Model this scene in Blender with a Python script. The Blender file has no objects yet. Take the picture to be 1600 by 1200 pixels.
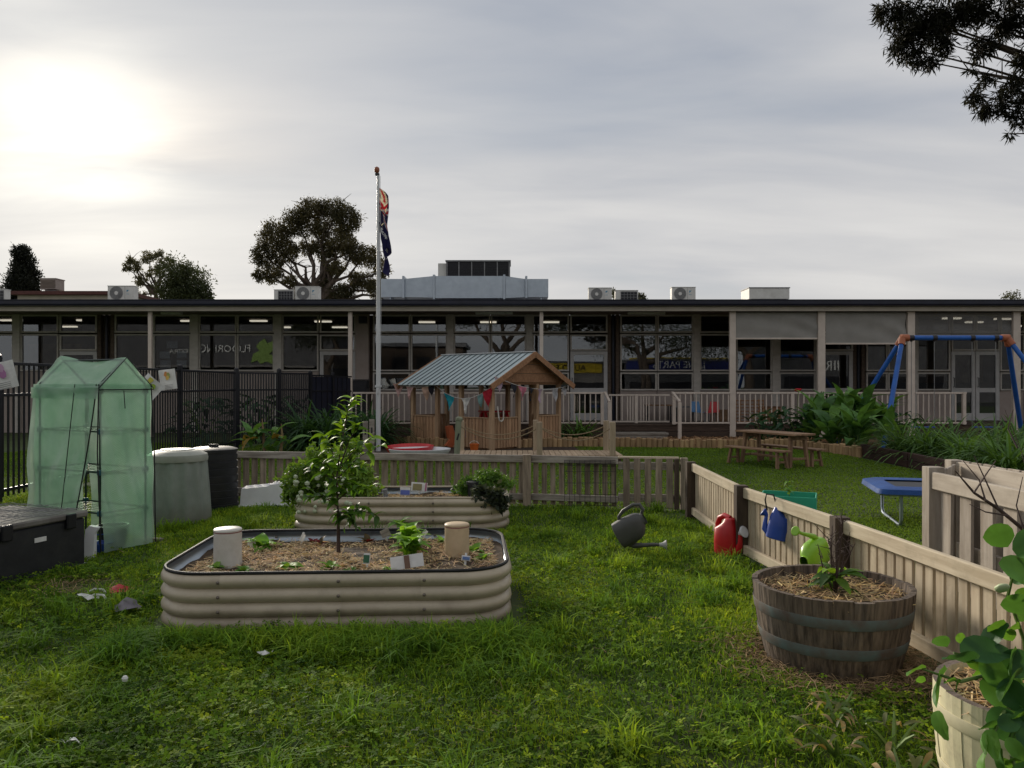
import bpy, bmesh, math, random
import numpy as np
from mathutils import Matrix, Vector, Euler
R = math.radians
random.seed(7); RNG = np.random.default_rng(11)
scene = bpy.context.scene
col = scene.collection
# ---------------------------------------------------------------- camera
CAM_H, FPX = 1.5, 1232.0          # eye height in metres, focal length in photo pixels (1600 wide)
cam_d = bpy.data.cameras.new('camera'); cam = bpy.data.objects.new('camera', cam_d); col.objects.link(cam)
cam.location = (0, 0, CAM_H); cam.rotation_euler = (R(90), 0, 0)
cam_d.sensor_width = 36; cam_d.lens = FPX / 1600 * 36; cam_d.clip_start = .05; cam_d.clip_end = 2000
scene.camera = cam
# ---------------------------------------------------------------- sun and sky
SUN_AZ, SUN_EL = R(-29), R(16)    # azimuth from +Y towards -X
sun_dir = Vector((math.sin(SUN_AZ) * math.cos(SUN_EL), math.cos(SUN_AZ) * math.cos(SUN_EL), math.sin(SUN_EL)))
sd = bpy.data.lights.new('sun', 'SUN'); sun = bpy.data.objects.new('sun', sd); col.objects.link(sun)
sd.energy = 2.8; sd.angle = R(14); sd.color = (1, .9, .76)
sun.rotation_euler = sun_dir.to_track_quat('Z', 'Y').to_euler()
scene.view_settings.view_transform = 'Standard'; scene.view_settings.look = 'None'
scene.view_settings.exposure = 0.58; scene.view_settings.gamma = 1.0
world = bpy.data.worlds.new('World'); scene.world = world; world.use_nodes = True

def build_world():
    nt = world.node_tree; N = nt.nodes; L = nt.links; N.clear()
    def nd(t, **k):
        n = N.new(t)
        for a, b in k.items(): setattr(n, a, b)
        return n
    def math_(op, a, b=None, clamp=False):
        n = nd('ShaderNodeMath', operation=op, use_clamp=clamp)
        for i, q in enumerate((a, b)):
            if q is None: continue
            if isinstance(q, (int, float)): n.inputs[i].default_value = q
            else: L.new(q, n.inputs[i])
        return n.outputs[0]
    out = nd('ShaderNodeOutputWorld'); bg = nd('ShaderNodeBackground'); bg.inputs[1].default_value = 1.0
    sky = nd('ShaderNodeTexSky', sky_type='NISHITA', sun_disc=False, sun_elevation=SUN_EL, sun_rotation=SUN_AZ)
    tc = nd('ShaderNodeTexCoord'); sep = nd('ShaderNodeSeparateXYZ'); L.new(tc.outputs['Generated'], sep.inputs[0])
    z = math_('MAXIMUM', sep.outputs[2], 0.0); zz = math_('ADD', z, .16)
    cx = math_('DIVIDE', sep.outputs[0], zz); cy = math_('DIVIDE', sep.outputs[1], zz)
    comb = nd('ShaderNodeCombineXYZ'); L.new(cx, comb.inputs[0]); L.new(cy, comb.inputs[1])
    mp = nd('ShaderNodeMapping'); L.new(comb.outputs[0], mp.inputs[0])
    mp.inputs['Rotation'].default_value = (0, 0, R(-38)); mp.inputs['Scale'].default_value = (.42, 1.1, 1)
    def noise(scale, det, rough, dist):
        n = nd('ShaderNodeTexNoise'); n.inputs['Scale'].default_value = scale; n.inputs['Detail'].default_value = det
        n.inputs['Roughness'].default_value = rough; n.inputs['Distortion'].default_value = dist
        L.new(mp.outputs[0], n.inputs['Vector']); return n.outputs['Fac']
    n1 = noise(.85, 6, .5, .35); n2 = noise(2.6, 6, .5, .5)
    f = math_('ADD', math_('MULTIPLY', n1, .72), math_('MULTIPLY', n2, .28))
    rmp = nd('ShaderNodeValToRGB'); L.new(f, rmp.inputs[0]); e = rmp.color_ramp.elements
    e[0].position = .34; e[0].color = (.285, .315, .375, 1)
    e[1].position = .68; e[1].color = (.63, .625, .615, 1)
    m = e.new(.46); m.color = (.415, .427, .455, 1)
    m = e.new(.56); m.color = (.525, .525, .53, 1)
    # paler, creamier towards the horizon
    hz = math_('POWER', math_('SUBTRACT', 1.0, z, True), 5.0)
    mix = nd('ShaderNodeMix', data_type='RGBA'); L.new(math_('MULTIPLY', hz, .75), mix.inputs['Factor'])
    L.new(rmp.outputs[0], mix.inputs['A']); mix.inputs['B'].default_value = (.60, .58, .555, 1)
    # bright veil of cloud in front of the sun
    dot = nd('ShaderNodeVectorMath', operation='DOT_PRODUCT'); L.new(tc.outputs['Generated'], dot.inputs[0])
    dot.inputs[1].default_value = sun_dir
    d = math_('MAXIMUM', dot.outputs['Value'], 0.0)
    g1 = math_('POWER', d, 230.0); g2 = math_('POWER', d, 14.0)
    br = nd('ShaderNodeMapRange'); L.new(n2, br.inputs[0])
    for i, q in ((1, .3), (2, .7), (3, .15), (4, 1.0)): br.inputs[i].default_value = q
    g = math_('ADD', math_('MULTIPLY', math_('MULTIPLY', g1, br.outputs[0]), .62), math_('MULTIPLY', g2, .13))
    gc = nd('ShaderNodeVectorMath', operation='SCALE'); gc.inputs[0].default_value = (1.0, .93, .74); L.new(g, gc.inputs['Scale'])
    add = nd('ShaderNodeVectorMath', operation='ADD'); L.new(mix.outputs['Result'], add.inputs[0]); L.new(gc.outputs[0], add.inputs[1])
    sk = nd('ShaderNodeVectorMath', operation='SCALE'); L.new(sky.outputs[0], sk.inputs[0]); sk.inputs['Scale'].default_value = .07
    thin = nd('ShaderNodeMapRange'); L.new(n1, thin.inputs[0])
    for i, q in ((1, .30), (2, .45), (3, .80), (4, .985)): thin.inputs[i].default_value = q
    fin = nd('ShaderNodeMix', data_type='RGBA'); L.new(thin.outputs[0], fin.inputs['Factor'])
    L.new(sk.outputs[0], fin.inputs['A']); L.new(add.outputs[0], fin.inputs['B'])
    L.new(fin.outputs['Result'], bg.inputs[0]); bg.inputs[1].default_value = .83; L.new(bg.outputs[0], out.inputs[0])
build_world()

# ---------------------------------------------------------------- helpers
def G(u, v):
    """photo pixel of a point on flat ground -> world x, y"""
    y = CAM_H * FPX / (v - 600); return ((u - 800) / FPX * y, y)
def PX(u, y): return (u - 800) / FPX * y
def PZ(v, y): return CAM_H - (v - 600) / FPX * y

WM = {}
def reg(o, M, parent):
    WM[o.name] = M if parent is None else WM[parent.name] @ M
def tag(o, label, cat, group=None):
    o['label'] = label; o['category'] = cat
    if group: o['group'] = group
    return o
def thing(name, label, cat, loc=(0, 0, 0), rz=0, group=None):
    o = bpy.data.objects.new(name, None); col.objects.link(o); o.empty_display_size = .1
    o.location = loc; o.rotation_euler = (0, 0, rz); reg(o, Matrix.Translation(loc) @ Matrix.Rotation(rz, 4, 'Z'), None)
    return tag(o, label, cat, group)
def put(name, me, parent=None, loc=(0, 0, 0), rot=(0, 0, 0), scale=(1, 1, 1), M=None, world=False, label=None):
    o = bpy.data.objects.new(name, me); col.objects.link(o)
    if isinstance(scale, (int, float)): scale = (scale,) * 3
    if M is None: M = Matrix.LocRotScale(Vector(loc), Euler(rot), Vector(scale))
    if parent is not None:
        o.parent = parent
        if world: M = WM[parent.name].inverted() @ M
    l, r, s = M.decompose(); o.location = l; o.rotation_euler = r.to_euler(); o.scale = s
    reg(o, M, parent)
    if label: o['label'] = label
    return o
def struct(o, kind='structure'):
    o['kind'] = kind; return o

class MB:
    """collects shapes and turns them into one mesh"""
    def __init__(s): s.v = []; s.f = []; s.m = []
    def add(s, vs, fs, mi=0):
        k = len(s.v); s.v += [tuple(p) for p in vs]; s.f += [tuple(i + k for i in f) for f in fs]; s.m += [mi] * len(fs); return s
    def box(s, c, d, M=None, mi=0):
        x, y, z = d[0] / 2, d[1] / 2, d[2] / 2
        vs = [Vector((a * x, b * y, e * z)) for a in (-1, 1) for b in (-1, 1) for e in (-1, 1)]
        if M is not None: vs = [M @ p for p in vs]
        vs = [p + Vector(c) for p in vs]
        return s.add(vs, [(0, 1, 3, 2), (4, 6, 7, 5), (0, 4, 5, 1), (2, 3, 7, 6), (0, 2, 6, 4), (1, 5, 7, 3)], mi)
    def beam(s, p0, p1, w, h, mi=0):
        p0 = Vector(p0); p1 = Vector(p1); d = p1 - p0
        M = align(d); return s.box((p0 + p1) / 2, (d.length, w, h), M, mi)
    def tube(s, pts, r, n=8, cap=True, mi=0, closed=False):
        pts = [Vector(p) for p in pts]; m = len(pts)
        rs = r if isinstance(r, (list, tuple)) else [r] * m
        vs = []; up = None
        for i, p in enumerate(pts):
            if closed: t = pts[(i + 1) % m] - pts[i - 1]
            else: t = pts[min(i + 1, m - 1)] - pts[max(i - 1, 0)]
            if t.length < 1e-9: t = Vector((0, 0, 1))
            t.normalize()
            if up is None: up = t.orthogonal().normalized()
            up = (up - t * up.dot(t));
            if up.length < 1e-6: up = t.orthogonal()
            up.normalize(); b = t.cross(up)
            for k in range(n):
                a = 2 * math.pi * k / n; vs.append(p + (up * math.cos(a) + b * math.sin(a)) * rs[i])
        fs = []
        for i in range(m if closed else m - 1):
            j = (i + 1) % m
            for k in range(n):
                q = (k + 1) % n; fs.append((i * n + k, i * n + q, j * n + q, j * n + k))
        if cap and not closed:
            fs.append(tuple(reversed(range(n)))); fs.append(tuple((m - 1) * n + k for k in range(n)))
        return s.add(vs, fs, mi)
    def lathe(s, prof, n=24, c=(0, 0, 0), mi=0, flute=0, fn=0):
        vs = []
        for (r, z) in prof:
            for k in range(n):
                a = 2 * math.pi * k / n; q = r * (1 + flute * math.cos(fn * a))
                vs.append((c[0] + q * math.cos(a), c[1] + q * math.sin(a), c[2] + z))
        fs = []
        for i in range(len(prof) - 1):
            for k in range(n):
                j = (k + 1) % n; fs.append((i * n + k, i * n + j, (i + 1) * n + j, (i + 1) * n + k))
        if prof[0][0] > 1e-4: fs.append(tuple(reversed(range(n))))
        if prof[-1][0] > 1e-4: fs.append(tuple((len(prof) - 1) * n + k for k in range(n)))
        return s.add(vs, fs, mi)
    def prism(s, poly, d0, d1, fn, mi=0):
        """poly: list of (a,b); fn(a,b,d)->point"""
        n = len(poly); vs = [fn(a, b, d0) for a, b in poly] + [fn(a, b, d1) for a, b in poly]
        fs = [tuple(reversed(range(n))), tuple(range(n, 2 * n))] + [(i, (i + 1) % n, n + (i + 1) % n, n + i) for i in range(n)]
        return s.add(vs, fs, mi)
    def mesh(s, name, mats, smooth=False, ang=38):
        me = bpy.data.meshes.new(name); me.from_pydata(s.v, [], s.f)
        for m in (mats if isinstance(mats, (list, tuple)) else [mats]): me.materials.append(m)
        if any(s.m): me.polygons.foreach_set('material_index', s.m)
        bm = bmesh.new(); bm.from_mesh(me); bmesh.ops.recalc_face_normals(bm, faces=bm.faces); bm.to_mesh(me); bm.free()
        if smooth:
            me.polygons.foreach_set('use_smooth', [True] * len(me.polygons)); me.set_sharp_from_angle(angle=R(ang))
        me.update(); return me
    def put(s, name, mats, parent=None, smooth=False, world=False, label=None, ang=38, **k):
        """world=True: vertices are world coordinates, re-based on the parent (or on the first loc)"""
        if world and parent is not None:
            Wi = WM[parent.name].inverted(); s.v = [tuple(Wi @ Vector(p)) for p in s.v]
        return put(name, s.mesh(name, mats, smooth, ang), parent, label=label, **k)

def align(d):
    """rotation whose x axis is d and whose z stays up"""
    x = Vector(d).normalized(); up = Vector((0, 0, 1)) if abs(x.z) < .98 else Vector((0, 1, 0))
    y = up.cross(x).normalized(); z = x.cross(y)
    return Matrix((x, y, z)).transposed()
_bx = {}
def box_mesh(size, mat, bev=.004):
    key = (tuple(round(q, 4) for q in size), mat.name, bev)
    if key not in _bx:
        bm = bmesh.new(); bmesh.ops.create_cube(bm, size=1); bmesh.ops.scale(bm, vec=size, verts=bm.verts)
        if bev: bmesh.ops.bevel(bm, geom=list(bm.edges), offset=min(bev, min(size) * .3), segments=1, affect='EDGES')
        me = bpy.data.meshes.new('box'); bm.to_mesh(me); bm.free(); me.materials.append(mat); _bx[key] = me
    return _bx[key]
def B(name, mat, parent, c, size, rot=(0, 0, 0), bev=.004, world=False, label=None):
    return put(name, box_mesh(size, mat, bev), parent, c, rot, world=world, label=label)
def beam(name, mat, parent, p0, p1, w, h, bev=.004, world=False):
    p0 = Vector(p0); p1 = Vector(p1); d = p1 - p0
    M = Matrix.Translation((p0 + p1) / 2) @ align(d).to_4x4()
    return put(name, box_mesh((d.length, w, h), mat, bev), parent, M=M, world=world)

# ---------------------------------------------------------------- materials
def new_mat(name):
    m = bpy.data.materials.new(name); m.use_nodes = True; return m, m.node_tree.nodes, m.node_tree.links, m.node_tree.nodes['Principled BSDF']
def pm(name, c1, c2=None, scale=(6, 6, 6), rough=.7, bump=.15, metal=0.0, spec=.35, rand=.0, detail=5, dist=.0, lo=.35, hi=.65, fine=0.0, bdist=.01, coat=0, dirt=None, dscale=3.0, damt=.5):
    """noise-driven paint, wood, stone: two tones, relief, per-object variation and optional stains"""
    m, N, L, P = new_mat(name)
    if c2 is None: c2 = tuple(q * .8 for q in c1)
    tc = N.new('ShaderNodeTexCoord'); oi = N.new('ShaderNodeObjectInfo')
    sc = N.new('ShaderNodeVectorMath'); sc.operation = 'SCALE'; sc.inputs[0].default_value = (7.3, 4.1, 9.7); L.new(oi.outputs['Random'], sc.inputs['Scale'])
    ad = N.new('ShaderNodeVectorMath'); L.new(tc.outputs['Object'], ad.inputs[0]); L.new(sc.outputs[0], ad.inputs[1])
    mp = N.new('ShaderNodeMapping'); mp.inputs['Scale'].default_value = scale; L.new(ad.outputs[0], mp.inputs[0])
    n = N.new('ShaderNodeTexNoise'); n.inputs['Scale'].default_value = 1; n.inputs['Detail'].default_value = detail; n.inputs['Distortion'].default_value = dist
    n.inputs['Roughness'].default_value = .6
    L.new(mp.outputs[0], n.inputs['Vector'])
    r = N.new('ShaderNodeValToRGB'); r.color_ramp.elements[0].position = lo; r.color_ramp.elements[1].position = hi
    r.color_ramp.elements[0].color = (*c2, 1); r.color_ramp.elements[1].color = (*c1, 1); L.new(n.outputs['Fac'], r.inputs[0])
    last = r.outputs[0]
    if dirt is not None:
        n3 = N.new('ShaderNodeTexNoise'); n3.inputs['Scale'].default_value = dscale; n3.inputs['Detail'].default_value = 8; n3.inputs['Roughness'].default_value = .7
        L.new(ad.outputs[0], n3.inputs['Vector'])
        mr = N.new('ShaderNodeMapRange'); L.new(n3.outputs['Fac'], mr.inputs[0])
        for i, q in ((1, .5), (2, .72), (3, 0.0), (4, damt)): mr.inputs[i].default_value = q
        mx = N.new('ShaderNodeMix'); mx.data_type = 'RGBA'; L.new(mr.outputs[0], mx.inputs['Factor']); L.new(last, mx.inputs['A']); mx.inputs['B'].default_value = (*dirt, 1)
        last = mx.outputs['Result']
    if rand:
        mr = N.new('ShaderNodeMapRange'); L.new(oi.outputs['Random'], mr.inputs[0]); mr.inputs[3].default_value = 1 - rand; mr.inputs[4].default_value = 1 + rand
        sv = N.new('ShaderNodeVectorMath'); sv.operation = 'SCALE'; L.new(last, sv.inputs[0]); L.new(mr.outputs[0], sv.inputs['Scale']); last = sv.outputs[0]
    L.new(last, P.inputs['Base Color'])
    P.inputs['Roughness'].default_value = rough; P.inputs['Metallic'].default_value = metal; P.inputs['Specular IOR Level'].default_value = spec
    P.inputs['Coat Weight'].default_value = coat
    if bump:
        bp = N.new('ShaderNodeBump'); bp.inputs['Strength'].default_value = bump; bp.inputs['Distance'].default_value = bdist
        L.new(n.outputs['Fac'], bp.inputs['Height']); L.new(bp.outputs[0], P.inputs['Normal'])
    return m
def leaf_mat(name, tint=(1, 1, 1), trans=.35, rough=.55, attr=True, c=(.06, .12, .02), spec=.22, rand=.15, gain=1.55):
    m, N, L, P = new_mat(name)
    out = N['Material Output']; oi = N.new('ShaderNodeObjectInfo')
    if attr:
        a = N.new('ShaderNodeAttribute'); a.attribute_name = 'col'; src = a.outputs['Color']
    else:
        tc = N.new('ShaderNodeTexCoord'); n = N.new('ShaderNodeTexNoise'); n.inputs['Scale'].default_value = 9; L.new(tc.outputs['Object'], n.inputs['Vector'])
        r = N.new('ShaderNodeValToRGB'); r.color_ramp.elements[0].color = (*[q * .65 for q in c], 1); r.color_ramp.elements[1].color = (*[q * 1.3 for q in c], 1)
        r.color_ramp.elements[0].position = .3; r.color_ramp.elements[1].position = .7
        L.new(n.outputs['Fac'], r.inputs[0]); src = r.outputs[0]
    mr = N.new('ShaderNodeMapRange'); L.new(oi.outputs['Random'], mr.inputs[0]); mr.inputs[3].default_value = (1 - rand) * gain; mr.inputs[4].default_value = (1 + rand) * gain
    sv = N.new('ShaderNodeVectorMath'); sv.operation = 'SCALE'; L.new(src, sv.inputs[0]); L.new(mr.outputs[0], sv.inputs['Scale'])
    L.new(sv.outputs[0], P.inputs['Base Color']); P.inputs['Roughness'].default_value = rough; P.inputs['Specular IOR Level'].default_value = spec
    t = N.new('ShaderNodeBsdfTranslucent')
    g = N.new('ShaderNodeVectorMath'); g.operation = 'MULTIPLY'; L.new(sv.outputs[0], g.inputs[0]); g.inputs[1].default_value = (1.5 * tint[0], 1.35 * tint[1], .7 * tint[2])
    L.new(g.outputs[0], t.inputs['Color'])
    mx = N.new('ShaderNodeMixShader'); mx.inputs[0].default_value = trans; L.new(P.outputs[0], mx.inputs[1]); L.new(t.outputs[0], mx.inputs[2]); L.new(mx.outputs[0], out.inputs[0])
    return m
def plain(name, c, rough=.5, metal=0, spec=.4, **k): return pm(name, c, tuple(q * .86 for q in c), (9, 9, 9), rough, .05, metal, spec, **k)
def emit(name, c, s):
    m, N, L, P = new_mat(name); P.inputs['Base Color'].default_value = (.8, .8, .8, 1); P.inputs['Emission Color'].default_value = (*c, 1); P.inputs['Emission Strength'].default_value = s; m.cycles.emission_sampling = 'NONE'; return m
def glass_mat(name, refl=.14, tint=(.75, .78, .8)):
    m, N, L, P = new_mat(name); out = N['Material Output']
    t = N.new('ShaderNodeBsdfTransparent'); t.inputs[0].default_value = (*tint, 1)
    g = N.new('ShaderNodeBsdfGlossy'); g.inputs['Roughness'].default_value = .0; g.inputs[0].default_value = (.92, .96, 1, 1)
    fr = N.new('ShaderNodeFresnel'); fr.inputs[0].default_value = 1.5
    ad = N.new('ShaderNodeMath'); ad.operation = 'ADD'; ad.inputs[1].default_value = refl; L.new(fr.outputs[0], ad.inputs[0])
    tc = N.new('ShaderNodeTexCoord'); n = N.new('ShaderNodeTexNoise'); n.inputs['Scale'].default_value = .9; L.new(tc.outputs['Object'], n.inputs['Vector'])
    bp = N.new('ShaderNodeBump'); bp.inputs['Strength'].default_value = .02; bp.inputs['Distance'].default_value = .05; L.new(n.outputs['Fac'], bp.inputs['Height']); L.new(bp.outputs[0], g.inputs['Normal'])
    mx = N.new('ShaderNodeMixShader'); L.new(ad.outputs[0], mx.inputs[0]); L.new(t.outputs[0], mx.inputs[1]); L.new(g.outputs[0], mx.inputs[2]); L.new(mx.outputs[0], out.inputs[0])
    return m
M = {}
M['soil_lawn'] = pm('soil_lawn', (.066, .10, .024), (.040, .052, .016), (2.2, 2.2, 2.2), .95, .5, detail=9, bdist=.03)
M['bark'] = pm('bark_mulch', (.20, .115, .06), (.07, .035, .018), (22, 22, 22), .95, .8, detail=6, bdist=.03)
M['bark_dark'] = pm('bark_dark', (.055, .036, .025), (.025, .016, .012), (14, 14, 14), .95, .8, detail=6, bdist=.03)
M['soil'] = pm('soil', (.10, .065, .038), (.022, .015, .010), (9, 9, 9), .95, .9, detail=8, bdist=.03)
M['straw'] = leaf_mat('straw', attr=True, trans=.12, rough=.85, spec=.1, gain=1.35)
M['fascia'] = pm('fascia_cream', (.46, .41, .34), (.39, .345, .285), (3, 3, 3), .6, .05)
M['cream'] = pm('cream_paint', (.60, .52, .45), (.52, .445, .38), (4, 4, 4), .5, .04, rand=.04)
M['wframe'] = pm('window_frame_paint', (.52, .48, .435), (.42, .385, .345), (4, 4, 8), .5, .05, rand=.06)
M['navy'] = pm('navy_gutter', (.016, .018, .035), (.011, .012, .023), (3, 3, 3), .35, .03)
M['roof'] = pm('roof_steel', (.16, .16, .17), (.12, .12, .13), (2, 2, 2), .5, .1)
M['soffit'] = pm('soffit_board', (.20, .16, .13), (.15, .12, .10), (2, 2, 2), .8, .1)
M['taupe'] = pm('taupe_render', (.36, .30, .27), (.31, .255, .225), (3, 3, 3), .8, .12)
M['brickwall'] = pm('brown_brickwork', (.13, .095, .07), (.075, .055, .045), (9, 9, 22), .9, .4)
M['glass'] = glass_mat('window_glass', .045, (.60, .63, .66))
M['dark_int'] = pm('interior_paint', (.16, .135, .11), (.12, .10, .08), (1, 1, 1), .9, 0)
M['tan_int'] = pm('interior_pinboard', (.30, .22, .13), (.16, .10, .06), (5, 5, 3), .9, 0)
M['alu'] = pm('door_aluminium', (.50, .48, .47), (.42, .41, .40), (5, 5, 5), .4, .03)
M['lamp'] = emit('ceiling_lamp', (1, .84, .62), 1.1)
M['paper'] = pm('paper', (.72, .72, .70), (.60, .60, .58), (12, 12, 12), .8, .05)
M['deckwood'] = pm('deck_boards', (.085, .055, .04), (.045, .03, .022), (3, 20, 20), .85, .3, rand=.15)
M['white_unit'] = pm('unit_white', (.62, .61, .57), (.53, .52, .48), (4, 4, 4), .5, .03, dirt=(.28, .26, .22), damt=.35)
M['grille'] = pm('grille_grey', (.23, .23, .23), (.16, .16, .16), (8, 8, 8), .5, .05)
M['zinc'] = pm('galvanised', (.40, .45, .50), (.345, .39, .44), (5, 5, 5), .38, .04, metal=.75, detail=8)
M['dark'] = pm('dark_metal', (.018, .018, .022), (.012, .012, .015), (8, 8, 8), .45, .04)
M['black'] = pm('black_powdercoat', (.012, .012, .017), (.009, .009, .012), (8, 8, 8), .4, .03)
M['blackplastic'] = pm('black_plastic', (.022, .023, .027), (.014, .015, .018), (7, 7, 7), .5, .08, dirt=(.07, .065, .055), damt=.4)
M['greywood'] = pm('weathered_wood', (.35, .285, .215), (.15, .115, .085), (26, 26, 2.2), .88, .35, rand=.20, dirt=(.10, .085, .06), dscale=5, damt=.5)  # grey-brown weathered timber, tone varied per object
M['greyrail'] = pm('weathered_rail', (.37, .335, .29), (.18, .155, .13), (2.2, 26, 26), .88, .35, rand=.12, dirt=(.12, .10, .08), dscale=5, damt=.4)
M['palewood'] = pm('bleached_pine', (.52, .44, .32), (.36, .285, .195), (22, 22, 1.8), .85, .3, rand=.12, dirt=(.16, .13, .09), dscale=6, damt=.45)
M['palerail'] = pm('bleached_rail', (.58, .50, .37), (.42, .345, .24), (1.8, 22, 22), .85, .3, rand=.08, dirt=(.2, .17, .11), dscale=6, damt=.4)
M['post'] = pm('brown_post', (.085, .06, .042), (.04, .028, .02), (20, 20, 2), .9, .4, rand=.1)
M['cedar'] = pm('cedar', (.44, .27, .155), (.29, .165, .09), (18, 18, 2), .75, .2, rand=.15)
M['cedar_h'] = pm('cedar_boards', (.34, .18, .095), (.23, .115, .058), (2, 18, 18), .75, .2, rand=.12)
M['cedar_post'] = pm('cedar_post', (.46, .31, .19), (.32, .20, .115), (18, 18, 1.5), .75, .2, rand=.1)
M['roofblue'] = pm('pale_blue_sheet', (.42, .49, .50), (.36, .43, .44), (4, 4, 4), .45, .04, metal=.2)
M['seam'] = pm('sheet_seam', (.12, .15, .16), (.09, .11, .12), (4, 4, 4), .5, .04)
M['log'] = pm('pine_log', (.40, .27, .14), (.25, .155, .08), (12, 12, 2), .85, .3, rand=.22)
M['sleeper'] = pm('dark_sleeper', (.05, .024, .018), (.028, .014, .011), (3, 14, 14), .9, .4, rand=.1)
M['tablewood'] = pm('table_timber', (.27, .165, .095), (.16, .09, .05), (2, 16, 16), .7, .2, rand=.15)
M['blue'] = pm('blue_powdercoat', (.015, .11, .42), (.012, .085, .34), (6, 6, 6), .35, .03)
M['orange'] = pm('orange_plastic', (.40, .13, .06), (.30, .09, .04), (6, 6, 6), .5, .04)
M['bedcream'] = pm('bed_cream_steel', (.50, .43, .325), (.44, .375, .28), (3, 3, 3), .38, .03, spec=.5, dirt=(.22, .17, .115), dscale=7, damt=.35)
def splash(m, c, z0, z1):
    N, L = m.node_tree.nodes, m.node_tree.links; P = N['Principled BSDF']; src = P.inputs['Base Color'].links[0].from_socket
    tc = N.new('ShaderNodeTexCoord'); sp = N.new('ShaderNodeSeparateXYZ'); L.new(tc.outputs['Object'], sp.inputs[0]); n = N.new('ShaderNodeTexNoise'); n.inputs['Scale'].default_value = 6; n.inputs['Detail'].default_value = 8; L.new(tc.outputs['Object'], n.inputs['Vector'])
    a = N.new('ShaderNodeMath'); a.operation = 'MULTIPLY_ADD'; L.new(n.outputs['Fac'], a.inputs[0]); a.inputs[1].default_value = -.22; L.new(sp.outputs[2], a.inputs[2])
    mr = N.new('ShaderNodeMapRange'); L.new(a.outputs[0], mr.inputs[0])
    for i, q in ((1, z1 - .11), (2, z0 - .11), (3, 0.0), (4, .75)): mr.inputs[i].default_value = q
    mx = N.new('ShaderNodeMix'); mx.data_type = 'RGBA'; L.new(mr.outputs[0], mx.inputs['Factor']); L.new(src, mx.inputs['A']); mx.inputs['B'].default_value = (*c, 1); L.new(mx.outputs['Result'], P.inputs['Base Color'])
splash(M['bedcream'], (.17, .125, .085), .0, .16)
M['rubber'] = pm('rubber_trim', (.014, .014, .015), (.01, .01, .011), (9, 9, 9), .6, .05)
M['bolt'] = pm('bolt', (.22, .19, .16), (.15, .13, .11), (9, 9, 9), .5, .03, metal=.5)
M['pvc'] = pm('white_pvc', (.64, .62, .57), (.54, .52, .47), (8, 8, 8), .5, .03, dirt=(.33, .28, .2), damt=.45)
M['pvc_cream'] = pm('cream_pvc', (.58, .45, .29), (.50, .38, .24), (8, 8, 8), .5, .03, dirt=(.3, .22, .14), damt=.4)
M['compost'] = pm('compost_plastic', (.25, .28, .25), (.18, .205, .18), (5, 5, 2.5), .55, .1, dirt=(.15, .15, .12), dscale=4, damt=.5)
splash(M['compost'], (.13, .12, .09), .0, .22)
M['red'] = pm('red_plastic', (.50, .012, .018), (.42, .009, .014), (6, 6, 6), .38, .03, spec=.5)
M['bluecan'] = pm('blue_plastic', (.02, .07, .38), (.016, .055, .30), (6, 6, 6), .38, .03, spec=.5)
M['lime'] = pm('lime_plastic', (.25, .50, .02), (.20, .42, .015), (6, 6, 6), .35, .03, spec=.5)
M['greycan'] = pm('grey_plastic', (.085, .085, .082), (.065, .065, .062), (6, 6, 6), .5, .05)
M['whiteplastic'] = pm('white_plastic', (.70, .71, .73), (.62, .63, .65), (5, 5, 5), .4, .03, dirt=(.4, .38, .33), damt=.3)
M['teal'] = pm('green_plastic', (.04, .40, .24), (.03, .33, .2), (5, 5, 5), .5, .03)
M['barrel'] = pm('old_oak', (.19, .145, .108), (.05, .037, .028), (40, 40, 2.5), .92, .7, rand=.12, dirt=(.12, .11, .10), dscale=4, damt=.5)
M['hoop'] = pm('painted_hoop', (.11, .15, .145), (.10, .075, .06), (7, 7, 7), .8, .3, detail=8)
M['bcream'] = pm('cream_painted_oak', (.66, .60, .38), (.56, .52, .34), (14, 14, 2.5), .75, .25, rand=.06, dirt=(.22, .17, .12), dscale=6, damt=.5)
M['rawwood'] = pm('raw_end_grain', (.20, .15, .12), (.10, .075, .06), (30, 30, 30), .9, .5)
M['trunk'] = pm('gum_bark', (.095, .072, .055), (.045, .034, .027), (9, 9, 3), .9, .5)
M['stem_green'] = pm('green_stem', (.14, .22, .05), (.10, .16, .04), (9, 9, 9), .6, .1)
M['twig'] = pm('bare_twig', (.085, .055, .045), (.05, .033, .028), (9, 9, 9), .8, .2)
M['leaf'] = leaf_mat('leaf'); M['leaf_dark'] = leaf_mat('leaf_dark', gain=1.0, trans=.25)
M['blade'] = leaf_mat('grass_blade', trans=.45, rough=.7, spec=.12, gain=1.75)
# ================================================================ SETTING
def sheet(name, pts, z, mat, kind='structure'):
    m = MB(); m.add([(x, y, z) for x, y in pts], [tuple(range(len(pts)))]); return struct(m.put(name, mat), kind)
def grid_sheet(name, x0, x1, y0, y1, nx, ny, zf, mat, inside=None):
    m = MB(); vs = []; fs = []
    for j in range(ny + 1):
        for i in range(nx + 1):
            x = x0 + (x1 - x0) * i / nx; y = y0 + (y1 - y0) * j / ny; vs.append((x, y, zf(x, y)))
    for j in range(ny):
        for i in range(nx):
            k = j * (nx + 1) + i; fs.append((k, k + 1, k + nx + 2, k + nx + 1))
    m.add(vs, fs); return m.put(name, mat, smooth=True)
g = MB(); g.add([(-400, -300, 0), (400, -300, 0), (400, 600, 0), (-400, 600, 0)], [(0, 1, 2, 3)])
struct(g.put('ground', M['soil_lawn']))

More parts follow.
